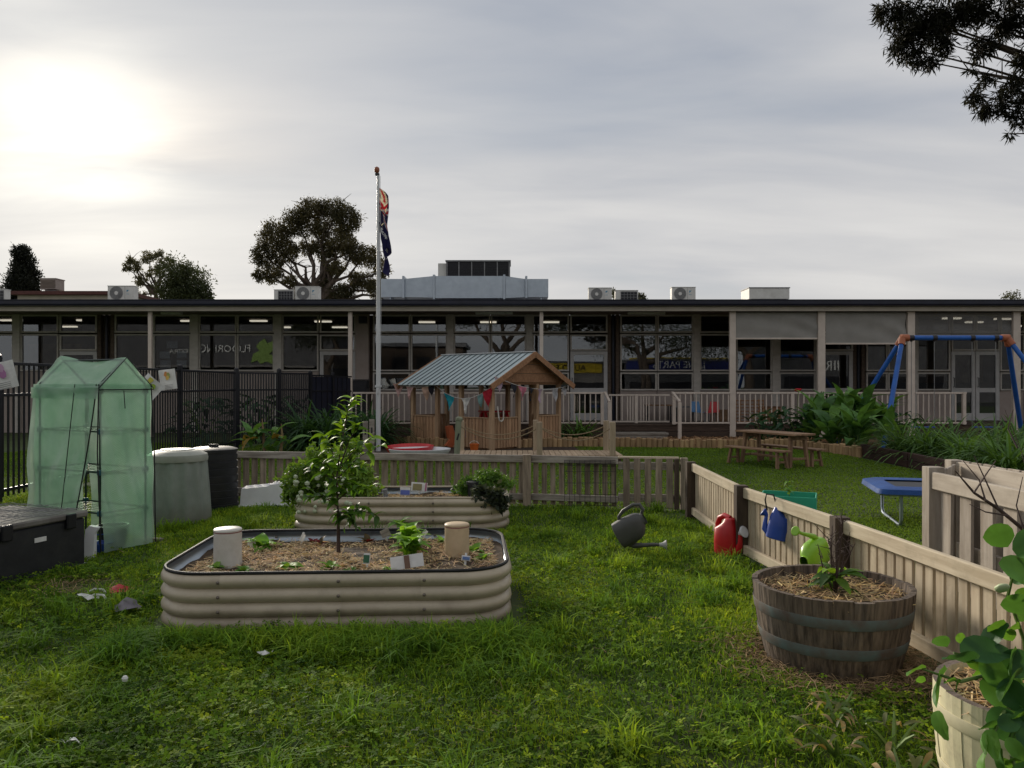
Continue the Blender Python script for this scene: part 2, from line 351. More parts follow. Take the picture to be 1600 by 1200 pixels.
YD, YF, ZD = 22.0, 24.3, .37       # deck front, facade, deck level
def fx(u): return PX(u, YF)
def fz(v): return PZ(v, YF)
ZS = 3.64                          # soffit / window head
SB = thing('school_building', 'long single storey school building with cream framed windows and navy gutter', 'building', (0, YF, 0))
XL, XR = -21.0, 21.0
def wbox(name, mat, c, size, parent=None, bev=.004): return B(name, mat, parent or SB, c, size, bev=bev, world=True)
# roof, gutter, fascia, soffit
r = MB(); yb = 36; zr = 3.78; sl = .088
r.add([(XL, 21.8, zr - .1), (XR, 21.8, zr - .1), (XR, 21.8, zr), (XL, 21.8, zr), (XL, yb, zr - .1 + sl * (yb - 21.8)), (XR, yb, zr - .1 + sl * (yb - 21.8)), (XR, yb, zr + sl * (yb - 21.8)), (XL, yb, zr + sl * (yb - 21.8))],
      [(0, 1, 2, 3), (4, 5, 6, 7), (3, 2, 6, 7), (0, 1, 5, 4), (0, 3, 7, 4), (1, 2, 6, 5)])
r.put('roof', M['roof'], SB, world=True)
gt = MB(); gp = [(-.0, 0), (-.11, .02), (-.13, .06), (-.13, .15), (-.145, .16), (-.145, .18), (-.12, .18), (0, .18)]
gt.prism(gp, XL, XR, lambda a, b, d: (d, 21.79 + a, 3.645 + b)); gt.put('gutter', M['navy'], SB, world=True)
wbox('fascia', M['fascia'], (0, 21.87, 3.585), (XR - XL, .06, .13))
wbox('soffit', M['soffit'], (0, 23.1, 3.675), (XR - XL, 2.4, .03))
wbox('rear_wall', M['taupe'], (0, 35.2, 2.3), (XR - XL, .2, 4.4))
for sx in (XL + .1, XR - .1): wbox('side_wall', M['taupe'], (sx, 29.8, 1.8), (.2, 11, 3.6))
# interior
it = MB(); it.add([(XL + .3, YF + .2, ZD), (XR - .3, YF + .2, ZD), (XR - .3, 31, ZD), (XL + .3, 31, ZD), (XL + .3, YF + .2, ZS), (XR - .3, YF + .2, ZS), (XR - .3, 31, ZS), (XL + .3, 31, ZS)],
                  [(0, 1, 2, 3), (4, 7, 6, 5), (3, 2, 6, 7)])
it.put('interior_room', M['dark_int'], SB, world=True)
for u, v in ((14, 500), (108, 510), (134, 500), (296, 501), (404, 501), (442, 511), (505, 502), (531, 511), (667, 503), (763, 503), (861, 503), (1487, 497), (1522, 503), (1568, 498), (1600, 509)):
    yy = 2.1 * FPX / (600 - v); wbox('ceiling_lamp', M['lamp'], (PX(u, yy), yy, ZS - .05), (.55, .16, .05))
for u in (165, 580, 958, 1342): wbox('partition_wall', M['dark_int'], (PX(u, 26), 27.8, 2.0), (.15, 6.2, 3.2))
wbox('pinboard', M['tan_int'], (PX(80, 28), 30.4, 2.3), (4.6, .06, 1.5)); wbox('pinboard', M['tan_int'], (PX(1500, 28), 30.4, 2.2), (4.5, .06, 1.3))
wbox('pinboard', M['tan_int'], (PX(530, 28), 30.4, 2.5), (2.4, .06, .8))
# facade
def window(u0, u1, v0, v1, bw=.045):
    x0, x1, z0, z1 = fx(u0), fx(u1), fz(v1), fz(v0)
    m = MB(); y = YF
    m.box(((x0 + x1) / 2, y, z1 - bw / 2), (x1 - x0, .08, bw)); m.box(((x0 + x1) / 2, y - .01, z0 + bw / 2), (x1 - x0, .10, bw))
    for x in (x0 + bw / 2, x1 - bw / 2): m.box((x, y, (z0 + z1) / 2), (bw, .08, z1 - z0 - 2 * bw))
    fr = m.put('window', M['wframe'], SB, world=True)
    p = MB(); p.box(((x0 + x1) / 2, y + .01, (z0 + z1) / 2), (x1 - x0 - 2 * bw, .006, z1 - z0 - 2 * bw)); p.put('pane', M['glass'], fr, world=True)
    return fr
def wallpiece(u0, u1, v0, mat, y=YF + .03, t=.16):
    x0, x1 = fx(u0), fx(u1); z1 = fz(v0); wbox('wall_panel', mat, ((x0 + x1) / 2, y + t / 2 - .03, z1 / 2 - .001), (x1 - x0, t, z1), bev=0)
def door(u0, u1):
    window(u0, u1, 523, 548); x0, x1 = fx(u0), fx(u1); z1 = fz(549); z0 = ZD + .01; s = .11; y = YF
    m = MB(); xm = (x0 + x1) / 2
    m.box((xm, y, z1 - s / 2), (x1 - x0, .06, s)); m.box((xm, y, z0 + s), (x1 - x0, .06, 2 * s)); zm = z0 + .93
    for x in (x0 + s / 2, x1 - s / 2): m.box((x, y, (z0 + z1) / 2 + s / 2), (s, .058, z1 - z0 - 3 * s + s))
    m.box((xm, y - .002, zm), (x1 - x0 - 2 * s, .06, .13))
    d = m.put('door', M['alu'], SB, world=True)
    for a, b in ((z0 + 2 * s, zm - .065), (zm + .065, z1 - s)):
        p = MB(); p.box((xm, y + .01, (a + b) / 2), (x1 - x0 - 2 * s, .006, b - a)); p.put('pane', M['glass'], d, world=True)
    h = MB(); h.tube([(x0 + s * .5, y - .03, zm + .1), (x0 + s * .5, y - .09, zm + .1), (x0 + s * .5, y - .09, zm + .38), (x0 + s * .5, y - .03, zm + .38)], .012, 6); h.put('handle', M['dark'], d, world=True)
cells = [(-330, -262, '2'), (-262, -200, '2'), (-200, -186, 'M'), (-186, -124, '2'), (-124, -62, '2'), (-62, -50, 'M'), (-50, 22, '2'), (22, 33, 'M'), (33, 92, '2'), (94, 152, 'D'), (152, 179, 'K'), (180, 239, '2'), (240, 299, '2'), (299, 311, 'M'), (311, 370, '2'), (371, 429, '2'), (429, 441, 'M'), (441, 498, '2'), (500, 556, 'D'),
         (556, 577, 'P'), (577, 583, 'K'), (583, 641, '3'), (642, 699, '3'), (699, 709, 'M'), (709, 766, '3'), (767, 822, '3'), (822, 832, 'M'), (832, 889, '3'), (891, 949, 'D'), (949, 968, 'K'), (969, 1026, '3'), (1027, 1083, '3'), (1083, 1093, 'M'), (1093, 1149, '3'),
         (1150, 1206, '3'), (1206, 1217, 'M'), (1217, 1274, '3'), (1274, 1280, 'M'), (1280, 1332, 'D'), (1332, 1352, 'K'), (1353, 1386, '3'), (1387, 1420, '3'), (1420, 1432, 'M'), (1432, 1484, '3'), (1486, 1523, 'D'), (1524, 1561, 'D'), (1562, 1600, '3'), (1600, 1612, 'M'), (1612, 1670, '3'), (1671, 1729, '3'), (1729, 1741, 'M'), (1741, 1800, '2'), (1801, 1860, '2')]
for u0, u1, t in cells:
    if t in '23D': window(u0, u1, 492, 520)
    if t in '23': window(u0, u1, 522, 580)
    if t == '3': window(u0, u1, 582, 610); wallpiece(u0, u1, 610.5, M['taupe'])
    if t == '2': wallpiece(u0, u1, 580.5, M['taupe'])
    if t == 'D': door(u0, u1)
    x0, x1 = fx(u0), fx(u1); xm = (x0 + x1) / 2
    if t == 'M': wbox('mullion', M['wframe'], (xm, YF, (ZS) / 2 - .003), (x1 - x0 - .004, .16, ZS))
    if t == 'P': wbox('pier', M['taupe'], (xm, YF, ZS / 2 - .003), (x1 - x0 - .004, .22, ZS))
    if t == 'K':
        wbox('recessed_pier', M['brickwall'], (xm, YF + .25, ZS / 2 - .003), (x1 - x0 + .02, .2, ZS))
        if u1 - u0 > 15:
            wbox('brick_pier', M['brickwall'], (x0 + .06, YF + .06, ZS / 2 - .003), (.11, .16, ZS)); wbox('brick_pier', M['brickwall'], (x1 - .06, YF + .06, ZS / 2 - .003), (.11, .16, ZS))
            dp = MB(); dp.tube([(xm, YF + .05, .3), (xm, YF + .05, ZS)], .045, 8); dp.put('downpipe', M['navy'], SB, smooth=True, world=True)
wbox('window_head', M['soffit'], (0, YF + .01, ZS + .01), (XR - XL, .14, .03))
# small slim lamps and a speaker under the eave
for u in (268, 772, 1010): wbox('eave_lamp', M['white_unit'], (PX(u, 23.4), 23.4, 3.6), (1.1 if u > 300 else .6, .12, .07))
wbox('loudspeaker', M['dark'], (PX(566, 23.9), 24.0, 3.45), (.22, .2, .2))
# veranda posts
for u, w in ((234, .10), (547, .11), (846, .10), (1145, .17), (1284, .2), (1424, .2), (1589, .2), (-90, .1)):
    wbox('veranda_post', M['cream'], (PX(u, YD), YD + .04, (3.52 + .02) / 2), (w, .10, 3.5))
# papers in the windows (things stuck on the glass)
for k, (u0, v0, u1, v1) in enumerate([(260, 533, 277, 544), (249, 549, 265, 560), (276, 549, 291, 559), (250, 563, 266, 575), (276, 563, 291, 575), (587, 590, 602, 602), (620, 591, 645, 601), (712, 591, 727, 602), (868, 596, 886, 604)]):
    m = MB(); x0, x1, z0, z1 = fx(u0), fx(u1), fz(v1), fz(v0); m.box(((x0 + x1) / 2, YF + .022, (z0 + z1) / 2), (x1 - x0, .004, z1 - z0))
    lab = ['single white notice above the cluster on the classroom window', 'white notice in the upper left of the window cluster', 'white notice in the upper right of the window cluster', 'white notice in the lower left of the window cluster', 'white notice in the lower right of the window cluster', 'small white card in low window beside the flagpole', 'long white card in low window above the cubby roof eave', 'white card in low window behind the cubby ridge', 'white card in low window beside the glazed door'][k]
    tag(m.put('notice', M['paper']), lab, 'notice', 'paper notices in the windows')
# roller blinds
def blind(u0, u1, v1, mat, label, seed):
    rr = random.Random(seed); x0, x1 = PX(u0, YD), PX(u1, YD); z1, z0 = 3.50, PZ(v1, YD)
    t = thing('roller_blind', label, 'blind', ((x0 + x1) / 2, YD + .04, z0), 0, 'roller blinds between the veranda posts')
    m = MB(); nx, nz = 26, 10; vs = []; fs = []
    for j in range(nz + 1):
        for i in range(nx + 1):
            a, b = i / nx, j / nz
            sag = .035 * math.sin(math.pi * b) * math.sin(6 * (b * 1.3 + (a - .1) ** 2 * 1.5) + seed) * (.3 + a)
            vs.append((x0 + (x1 - x0) * a, YD + .045 + sag, z0 + (z1 - z0) * b))
    for j in range(nz):
        for i in range(nx): k = j * (nx + 1) + i; fs.append((k, k + 1, k + nx + 2, k + nx + 1))
    m.add(vs, fs); m.put('fabric', mat, t, smooth=True, world=True)
    B('bottom_rail', M['cream'], t, (0, 0, -.015), (x1 - x0, .035, .045)); B('roller', M['dark'], t, (0, .0, z1 - z0 + .015), (x1 - x0, .05, .03))
M['blind'] = pm('blind_fabric', (.30, .285, .26), (.25, .24, .22), (2, 2, 2), .9, .1)
def mesh_fabric(name, c, alpha, scale):
    m, N, L, P = new_mat(name); out = N['Material Output']; P.inputs['Base Color'].default_value = (*c, 1); P.inputs['Roughness'].default_value = .9
    n = N.new('ShaderNodeTexNoise'); n.inputs['Scale'].default_value = 3; tc = N.new('ShaderNodeTexCoord'); L.new(tc.outputs['Object'], n.inputs['Vector'])
    mr = N.new('ShaderNodeMapRange'); L.new(n.outputs['Fac'], mr.inputs[0]); mr.inputs[3].default_value = alpha - .1; mr.inputs[4].default_value = alpha + .1
    t = N.new('ShaderNodeBsdfTransparent'); mx = N.new('ShaderNodeMixShader'); L.new(mr.outputs[0], mx.inputs[0]); L.new(t.outputs[0], mx.inputs[1]); L.new(P.outputs[0], mx.inputs[2]); L.new(mx.outputs[0], out.inputs[0])
    return m
M['blind_mesh'] = mesh_fabric('blind_mesh', (.22, .21, .20), .5, 1)
blind(1150, 1278, 528, M['blind'], 'opaque grey roller blind farthest from the blue swing, on a straight white bar', 1)
blind(1291, 1417, 536, M['blind'], 'lowest hanging grey roller blind, beside the blue swing', 2)
blind(1431, 1582, 527, M['blind_mesh'], 'see through dark mesh roller blind above the blue swing', 3)

# deck and balustrades
x0, x1 = PX(440, YD), PX(1900, YD)
DK = thing('veranda_deck', 'dark timber veranda deck running along the school building', 'deck', ((x0 + x1) / 2, YD, 0))
n = 16
for k in range(n): wbox('deck_board', M['deckwood'], ((x0 + x1) / 2, YD + .07 + k * .143, ZD - .02), (x1 - x0, .135, .035), DK)
for k, z in enumerate((.10, .26)): wbox('skirt_board', M['deckwood'], ((x0 + x1) / 2, YD + .03 + k * .004, z), (x1 - x0, .03, .15), DK)
for k in range(12): wbox('bearer_post', M['deckwood'], (x0 + .2 + k * (x1 - x0 - .4) / 11, YD + .12, .16), (.1, .1, .36), DK)
def rail(u0, u1, label, y=YD, step=8.4, dense=None, z1=1.27, posts=()):
    xa, xb = PX(u0, y), PX(u1, y)
    t = thing('balustrade', label, 'railing', ((xa + xb) / 2, y, ZD), 0, 'cream balustrades along the veranda')
    wbox('top_rail', M['cream'], ((xa + xb) / 2, y, z1 - .02), (xb - xa, .06, .05), t); wbox('bottom_rail', M['cream'], ((xa + xb) / 2, y, ZD + .045), (xb - xa, .04, .045), t)
    u = u0 + step / 2
    while u < u1:
        if not any(abs(u - p) < 5 for p in posts): wbox('baluster', M['cream'], (PX(u, y), y, (ZD + z1) / 2 + .012), (.03, .03, z1 - ZD - .13), t, .0)
        u += step / 2 if dense and dense[0] < u < dense[1] else step
    for p in posts: wbox('rail_post', M['cream'], (PX(p, y), y, (ZD + z1) / 2), (.09, .09, z1 - ZD), t)
    return t
rail(552, 842, 'long cream balustrade behind the cubby house, from the black fence to a veranda post', posts=(645,))
rail(851, 945, 'short cream balustrade section in front of the glazed door', posts=(941,))
rail(951, 1046, 'cream balustrade with closed gate set back at the deck opening', YD + .75, dense=(975, 1012), z1=1.2, posts=(994,))
rail(1050, 1140, 'short cream balustrade in front of the pale blue chair at the deck opening', posts=(1053,))
rail(1151, 1279, 'cream balustrade below the blind on a straight bar, behind the lattice', posts=(1238,))
rail(1290, 1418, 'cream balustrade partly hidden by tall broad leaved plants')
rail(1430, 1510, 'cream balustrade ending beside the blue swing frame', posts=(1506,))
def grab(u, label, du):
    y0 = YD - .02; X = PX(u, y0); t = thing('stair_handrail', label, 'handrail', (X, y0 - .4, 0), 0, 'sloping handrails at the deck opening')
    beam('rail', M['cream'], t, (X, y0 - .06, 1.27), (X + du, y0 - .75, 1.02), .07, .05, world=True)
    wbox('post', M['cream'], (X + du, y0 - .72, .50), (.09, .09, 1.0), t)
grab(945, 'cream sloping stair handrail near the glazed door', .04); grab(1050, 'cream sloping stair handrail near the blue chair', .06)
st = thing('deck_step', 'weathered timber step below the deck opening', 'step', (PX(998, 21.6), 21.6, 0))
B('tread', M['greyrail'], st, (0, 0, .15), (1.55, .5, .05)); B('riser', M['greyrail'], st, (0, -.2, .06), (1.5, .04, .12))
# things on the deck
def chair(u, y, m, label, rz=0):
    t = thing('child_chair', label, 'chair', (PX(u, y), y, ZD), rz, 'plastic chairs on the deck')
    q = MB(); nx = 6
    vs = []; fs = []
    for j in range(7):
        for i in range(nx + 1):
            a = i / nx - .5; b = j / 6
            y_ = .17 - .34 * min(b * 2, 1) if False else 0
            if j <= 3: p = (a * .34, -.16 + j * .11, .32 - .02 * math.cos(a * 3))
            else: p = (a * (.34 - .03 * (j - 3)), .17 + .025 * (j - 3) - .06 * a * a, .32 + (j - 3) * .10)
            vs.append(p)
    for j in range(6):
        for i in range(nx): k = j * (nx + 1) + i; fs.append((k, k + 1, k + nx + 2, k + nx + 1))
    q.add(vs, fs); q.put('seat_shell', m, t, smooth=True)
    for sx in (-1, 1):
        for sy in (-1, 1): l = MB(); l.tube([(sx * .13, sy * .12, .31), (sx * .16, sy * .16, 0)], .012, 6); l.put('leg', M['grille'], t)
chair(1091, 22.9, plain('sky_blue_plastic', (.10, .24, .45)), 'pale blue plastic chair on the deck behind the balustrade', .2)
chair(1112, 22.6, M['red'], 'upright red plastic chair on the deck beside the pale blue chair', -.6)
def table(u, y, w, d, h, m, label):
    t = thing('low_table', label, 'table', (PX(u, y), y, ZD)); B('table_top', m, t, (0, 0, h), (w, d, .035))
    for sx in (-1, 1):
        for sy in (-1, 1): B('leg', M['dark'], t, (sx * (w / 2 - .06), sy * (d / 2 - .06), h / 2 - .01), (.035, .035, h - .02))
table(1028, 23.5, .8, .5, .5, M['tablewood'], 'low dark table on the deck behind the gate'); table(1070, 23.6, .7, .5, .45, M['grille'], 'grey topped low table on the deck behind the blue chair')
lt = thing('lattice_crate', 'wooden lattice crate standing on the deck behind the balustrade', 'crate', (PX(1168, 22.6), 22.6, ZD))
for k in range(7): B('slat', M['cedar_h'], lt, (0, 0, .05 + k * .10), (.95, .02, .03))
for k in range(8): B('slat', M['cedar'], lt, (-.45 + k * .13, .03, .35), (.03, .02, .7))
for k, (u, w, h, m, lab) in enumerate([(1203, .5, .45, M['cedar_h'], 'plain brown timber box on the deck beside the lattice crate'), (1127, .55, .35, M['tablewood'], 'dark timber box on the deck beside the red chair')]):
    t = thing('timber_box', lab, 'box', (PX(u, 23.2), 23.2, ZD)); B('carcass', m, t, (0, 0, h / 2), (w, .4, h)); B('lid', M['tablewood'], t, (0, 0, h + .012), (w + .04, .44, .024))
bx = thing('dark_cabinet', 'tall dark cabinet beside the black fence on the deck', 'cabinet', (PX(562, 23.4), 23.4, ZD)); B('carcass', M['black'], bx, (0, 0, .62), (.5, .45, 1.22)); B('door_leaf', M['dark'], bx, (0, -.235, .62), (.44, .02, 1.1))
B('top', M['black'], bx, (0, 0, 1.25), (.54, .5, .03))

# ---------------------------------------------------------------- on the roof
def roof_z(y): return zr + sl * (y - 21.8)
def condenser(u0, u1, v0, label, y=25.3, side=False):
    x0, x1 = PX(u0, y), PX(u1, y); z1 = PZ(v0, y); z0 = roof_z(y) + .06; w = x1 - x0; h = z1 - z0
    t = thing('air_conditioner', label, 'air conditioner', ((x0 + x1) / 2, y, roof_z(y)), 0, 'air conditioner units on the school roof')
    d = .32; B('casing', M['white_unit'], t, (0, d / 2, .06 + h / 2), (w, d, h), bev=.012)
    B('lid', M['white_unit'], t, (0, d / 2, .06 + h + .008), (w + .02, d + .02, .018))
    for sx in (-1, 1): B('foot', M['grille'], t, (sx * w * .32, d / 2, .03), (.06, d, .06))
    zc = .06 + h * .55
    if not side:
        r_ = min(h * .42, w * .3); m = MB()
        for k in range(7): m.tube([(-w * .16 + r_ * (k + 1) / 7 * math.cos(a), -.012, zc + r_ * (k + 1) / 7 * math.sin(a)) for a in [i * math.pi / 12 for i in range(24)]], .006, 4, closed=True)
        for k in range(10): a = k * math.pi / 5; m.beam((-w * .16, -.008, zc), (-w * .16 + r_ * math.cos(a), -.008, zc + r_ * math.sin(a)), .006, .006)
        gr = MB(); gr.prism([(math.cos(i * math.pi / 12) * r_, math.sin(i * math.pi / 12) * r_) for i in range(24)], -.004, .004, lambda a, b, d_: (-w * .16 + a, d_, zc + b)); gr.put('fan_opening', M['grille'], t)
        fg = m.put('fan_grille', plain('grille_light', (.3, .3, .29)), t)
        hb = MB(); hb.prism([(math.cos(i * math.pi / 8) * r_ * .3, math.sin(i * math.pi / 8) * r_ * .3) for i in range(16)], -.022, -.012, lambda a, b, d_: (-w * .16 + a, d_, zc + b)); hb.put('hub', M['white_unit'], fg)
        lg = MB(); lg.prism([(0, 0), (.075, 0), (.0, -.075)], -.004, .002, lambda a, b, d_: (w * .23 + a, d_, zc + .1 + b)); lg.put('logo', plain('logo_blue', (.05, .22, .34)), t)
        lg = MB(); lg.box((w * .27, -.002, zc - .03), (.09, .004, .018)); lg.put('logo', plain('logo_grey', (.3, .42, .48)), t)
        B('side_seam', M['grille'], t, (w * .16, -.0005, .06 + h / 2), (.008, .004, h * .96), bev=0)
    else:
        B('coil', M['dark'], t, (w * .1, -.004, .06 + h / 2), (w * .72, .01, h * .82), bev=0)
        for k in range(6): B('coil_bar', M['grille'], t, (-w * .24 + w * .72 * k / 5 - .02, -.014, .06 + h / 2), (.012, .012, h * .84), bev=0)
        for k in range(4): B('coil_bar', M['grille'], t, (w * .1, -.02, .06 + h * (.15 + .235 * k)), (w * .74, .01, .012), bev=0)
condenser(168, 209, 447, 'white air conditioner standing alone on the roof beside the pale loose tree')
condenser(461, 498, 448, 'white air conditioner with fan in front of the large gum tree')
condenser(428, 459, 453, 'smaller air conditioner with exposed coil beside the fan unit at the gum tree', side=True)
condenser(920, 956, 450, 'fan air conditioner between the galvanised duct and a coil unit')
condenser(962, 997, 454, 'coil air conditioner standing between two fan units beyond the duct', side=True)
condenser(1050, 1087, 449, 'fan air conditioner alone on the roof, between the coil unit and flat box')
condenser(-18, 7, 452, 'air conditioner half out of view beside the cypress', side=True)
fb = thing('roof_cowl', 'low flat grey roof cowl above the grey blinds', 'roof cowl', (PX(1195, 25.5), 25.5, roof_z(25.5)))
B('cover', M['white_unit'], fb, (0, 0, .27), (1.28, .9, .34)); B('lid', M['grille'], fb, (0, 0, .455), (1.32, .94, .03)); B('curb', M['grille'], fb, (0, 0, .05), (1.1, .8, .1))
# duct
yd = 26.0
DU = thing('roof_duct', 'galvanised roof duct with tapered joints below a black louvred cooler', 'duct', (PX(727, yd), yd, roof_z(yd)))
secs = [(598, 438, 466, .7), (632, 438, 466, .7), (634, 438, 466, .7), (678, 434, 467, .8), (682, 434, 468, .85), (786, 434, 468, .85), (790, 434, 468, .8), (820, 438, 466, .7), (824, 438, 466, .7), (856, 438, 466, .7)]
for a, b in ((0, 1), (2, 3), (4, 5), (6, 7), (8, 9)):
    m = MB(); vs = []
    for q in (secs[a], secs[b]):
        X = PX(q[0], yd); za, zb = PZ(q[1], yd), PZ(q[2], yd); vs += [(X, yd - q[3] / 2, zb), (X, yd + q[3] / 2, zb), (X, yd + q[3] / 2, za), (X, yd - q[3] / 2, za)]
    m.add(vs, [(0, 1, 2, 3), (4, 7, 6, 5)] + [(i, (i + 1) % 4, 4 + (i + 1) % 4, 4 + i) for i in range(4)]); m.put('duct_section', M['zinc'], DU, world=True)
for u, h in ((633, 17), (680, 19), (788, 19), (822, 17)):
    wbox('flange', M['zinc'], (PX(u, yd), yd, PZ(451, yd)), (.07, .92, h * 2 / FPX * yd), DU)
for u in (612, 690, 780, 845): wbox('support', M['zinc'], (PX(u, yd), yd, (roof_z(yd) + PZ(466, yd)) / 2), (.05, .6, PZ(466, yd) - roof_z(yd) + .02), DU)
yc = 26.9; cx0, cx1 = PX(697, yc), PX(797, yc); cz0, cz1 = PZ(437, yc), PZ(408, yc)
CO = thing('evaporative_cooler', 'black louvred cooler box standing behind the galvanised duct', 'cooler', ((cx0 + cx1) / 2, yc, roof_z(yc)))
wbox('body', M['dark'], ((cx0 + cx1) / 2, yc + .6, (cz1 + roof_z(yc)) / 2), (cx1 - cx0, 1.1, cz1 - roof_z(yc) - .05), CO); wbox('lid', M['grille'], ((cx0 + cx1) / 2, yc + .58, cz1 + .01), (cx1 - cx0 + .05, 1.2, .05), CO)
for k in range(6): wbox('frame_bar', M['grille'], (cx0 + (cx1 - cx0) * k / 5 + (.03 if k == 0 else -.03 if k == 5 else 0), yc + .035, (cz1 + cz0) / 2), (.035, .04, cz1 - cz0), CO)
for k in range(12): wbox('louvre', M['black'], ((cx0 + cx1) / 2, yc + .045, cz0 + (cz1 - cz0) * (k + .5) / 12), (cx1 - cx0 - .06, .03, .02), CO, 0)
wbox('side_box', M['white_unit'], (PX(690, yc), yc + .6, (PZ(410, yc) + roof_z(yc)) / 2), (.28, .8, PZ(410, yc) - roof_z(yc)), CO)
# neighbour behind
yn = 40.0
NB = thing('neighbour_house', 'cream building with dark red roof edge behind the cypress', 'building', (PX(115, yn), yn, 0))
wbox('wall', M['fascia'], (PX(112, yn), yn + 3, (PZ(461, yn)) / 2), (5.5, 6, PZ(461, yn)), NB); wbox('roof', pm('maroon_steel', (.10, .035, .03), (.07, .025, .02)), (PX(112, yn), yn + 3, PZ(459, yn) + .02), (5.9, 6.6, .18), NB)
EV = thing('rooftop_cooler', 'brown slatted cooler box on the red edged roof beside the cypress', 'cooler', (PX(82, yn + 1), yn + 1, PZ(459, yn) + .11))
w = .85; hh = PZ(433, yn) - PZ(459, yn) - .1
B('stand', M['grille'], EV, (0, 0, .09), (.5, .5, .18)); B('body', plain('beige_box', (.32, .27, .24)), EV, (0, 0, .2 + (hh - .2) / 2), (w - .06, w - .06, hh - .2)); B('lid', plain('beige_box2', (.34, .29, .26)), EV, (0, 0, hh), (w, w, .05))
for k in range(6): B('slat', M['soffit'], EV, (0, -w / 2 + .0, .3 + k * (hh - .4) / 5), (w - .1, .04, .05), bev=0)
# ================================================================ GROUND PATCHES
def wpoly(pxs): return [G(u, v) for u, v in pxs]
edge_px = [(560, 690), (600, 694), (640, 697), (700, 699), (800, 700), (885, 698), (960, 698.5), (1040, 699.5), (1120, 700.5), (1200, 700), (1255, 703), (1300, 708), (1345, 715)]
edge_w = wpoly(edge_px)
mulch_pts = edge_w + [(7.2, 16.1), (7.08, 13.0), (7.0, 9.5), (13, 9.5), (16, 21.95), (-5, 21.95)]
def tri_sheet(name, pts, z, mat):
    bm = bmesh.new(); vs = [bm.verts.new((x, y, z)) for x, y in pts]; f = bm.faces.new(vs); bmesh.ops.triangulate(bm, faces=[f]); bmesh.ops.recalc_face_normals(bm, faces=bm.faces)
    me = bpy.data.meshes.new(name); bm.to_mesh(me); bm.free(); me.materials.append(mat); return struct(put(name, me))
tri_sheet('mulch_bed', mulch_pts, .006, M['bark'])
tri_sheet('bark_pit', [(-3.4, 17.0), (.2, 16.4), (1.6, 17.5), (1.7, 18.6), (.6, 18.75), (-2.9, 18.95)], .010, M['bark_dark'])

# log edging
def poly_walk(pts, step):
    out = []; carry = 0.0
    for a, b in zip(pts[:-1], pts[1:]):
        a = Vector(a); b = Vector(b); d = (b - a).length; s = carry
        while s < d: out.append(a + (b - a) * (s / d)); s += step
        carry = s - d
    return out
LE = thing('log_edging', 'row of short upright pine logs edging the mulched garden bed', 'edging', (edge_w[6][0], edge_w[6][1], 0))
rr = random.Random(3); logs = []
for k in range(5):
    m = MB(); h = .20 + .012 * k; m.lathe([(.062, 0), (.064, h - .012), (.05, h)], 10); logs.append(m.mesh('log', M['log'], True, 30))
for p in poly_walk(edge_w, .125):
    put('log', rr.choice(logs), LE, (p.x + rr.uniform(-.01, .01), p.y + rr.uniform(-.01, .01), -.01), (rr.uniform(-.05, .05), rr.uniform(-.05, .05), rr.uniform(0, 6)), world=True)
SL = thing('sleeper_edging', 'dark brown timber sleepers edging the strappy leaved bed', 'edging', (7.1, 14.5, 0))
pts = [(7.2, 16.2), (7.12, 14.1), (7.03, 12.0), (6.96, 9.9)]
for a, b in zip(pts[:-1], pts[1:]):
    for z in (.07, .205): beam('sleeper', M['sleeper'], SL, (a[0], a[1] - .01, z), (b[0], b[1] + .01, z - .006), .10, .13, .008, world=True)

# ================================================================ FLAGPOLE
yp = 17.5; FP = thing('flagpole', 'slim white flagpole with orange ball finial in front of the school', 'flagpole', (PX(591, yp), yp, 0))
zt = PZ(274, yp); M['polewhite'] = pm('pole_white', (.60, .61, .62), (.52, .53, .54), (4, 4, 1), .4, .03)
m = MB(); m.lathe([(.055, 0), (.052, 1.2), (.045, 3), (.032, zt)], 12); m.put('pole', M['polewhite'], FP, smooth=True, ang=60)
m = MB(); m.lathe([(.0, 0), (.05, .03), (.062, .08), (.05, .13), (0, .16)], 12, (-.03, 0, zt + .04)); m.put('finial', plain('finial_orange', (.30, .10, .05)), FP, smooth=True, ang=80)
B('truck', M['dark'], FP, (-.02, 0, zt + .02), (.09, .07, .05)); B('cleat', M['polewhite'], FP, (.0, -.07, 1.35), (.05, .05, .12)); B('clamp', M['polewhite'], FP, (0, -.0, 1.45), (.13, .13, .05))
m = MB(); m.tube([(.05, -.02, zt - .02), (.07, -.05, zt / 2), (.06, -.07, 1.35)], .005, 4); m.put('halyard', M['polewhite'], FP)
for u, hh, lab in ((571, .62, 'shorter slotted stake, farther from the flagpole'), (581, .66, 'taller slotted stake, right against the flagpole')):
    t = thing('garden_stake', lab, 'stake', (PX(u, 16.6), 16.6, 0), rz=.1, group='slotted stakes by the flagpole')
    B('stake', M['greyrail'], t, (0, 0, hh / 2 + .05), (.11, .04, hh + .1)); B('slot', M['dark'], t, (0, -.021, hh * .8), (.03, .006, .12), bev=0)
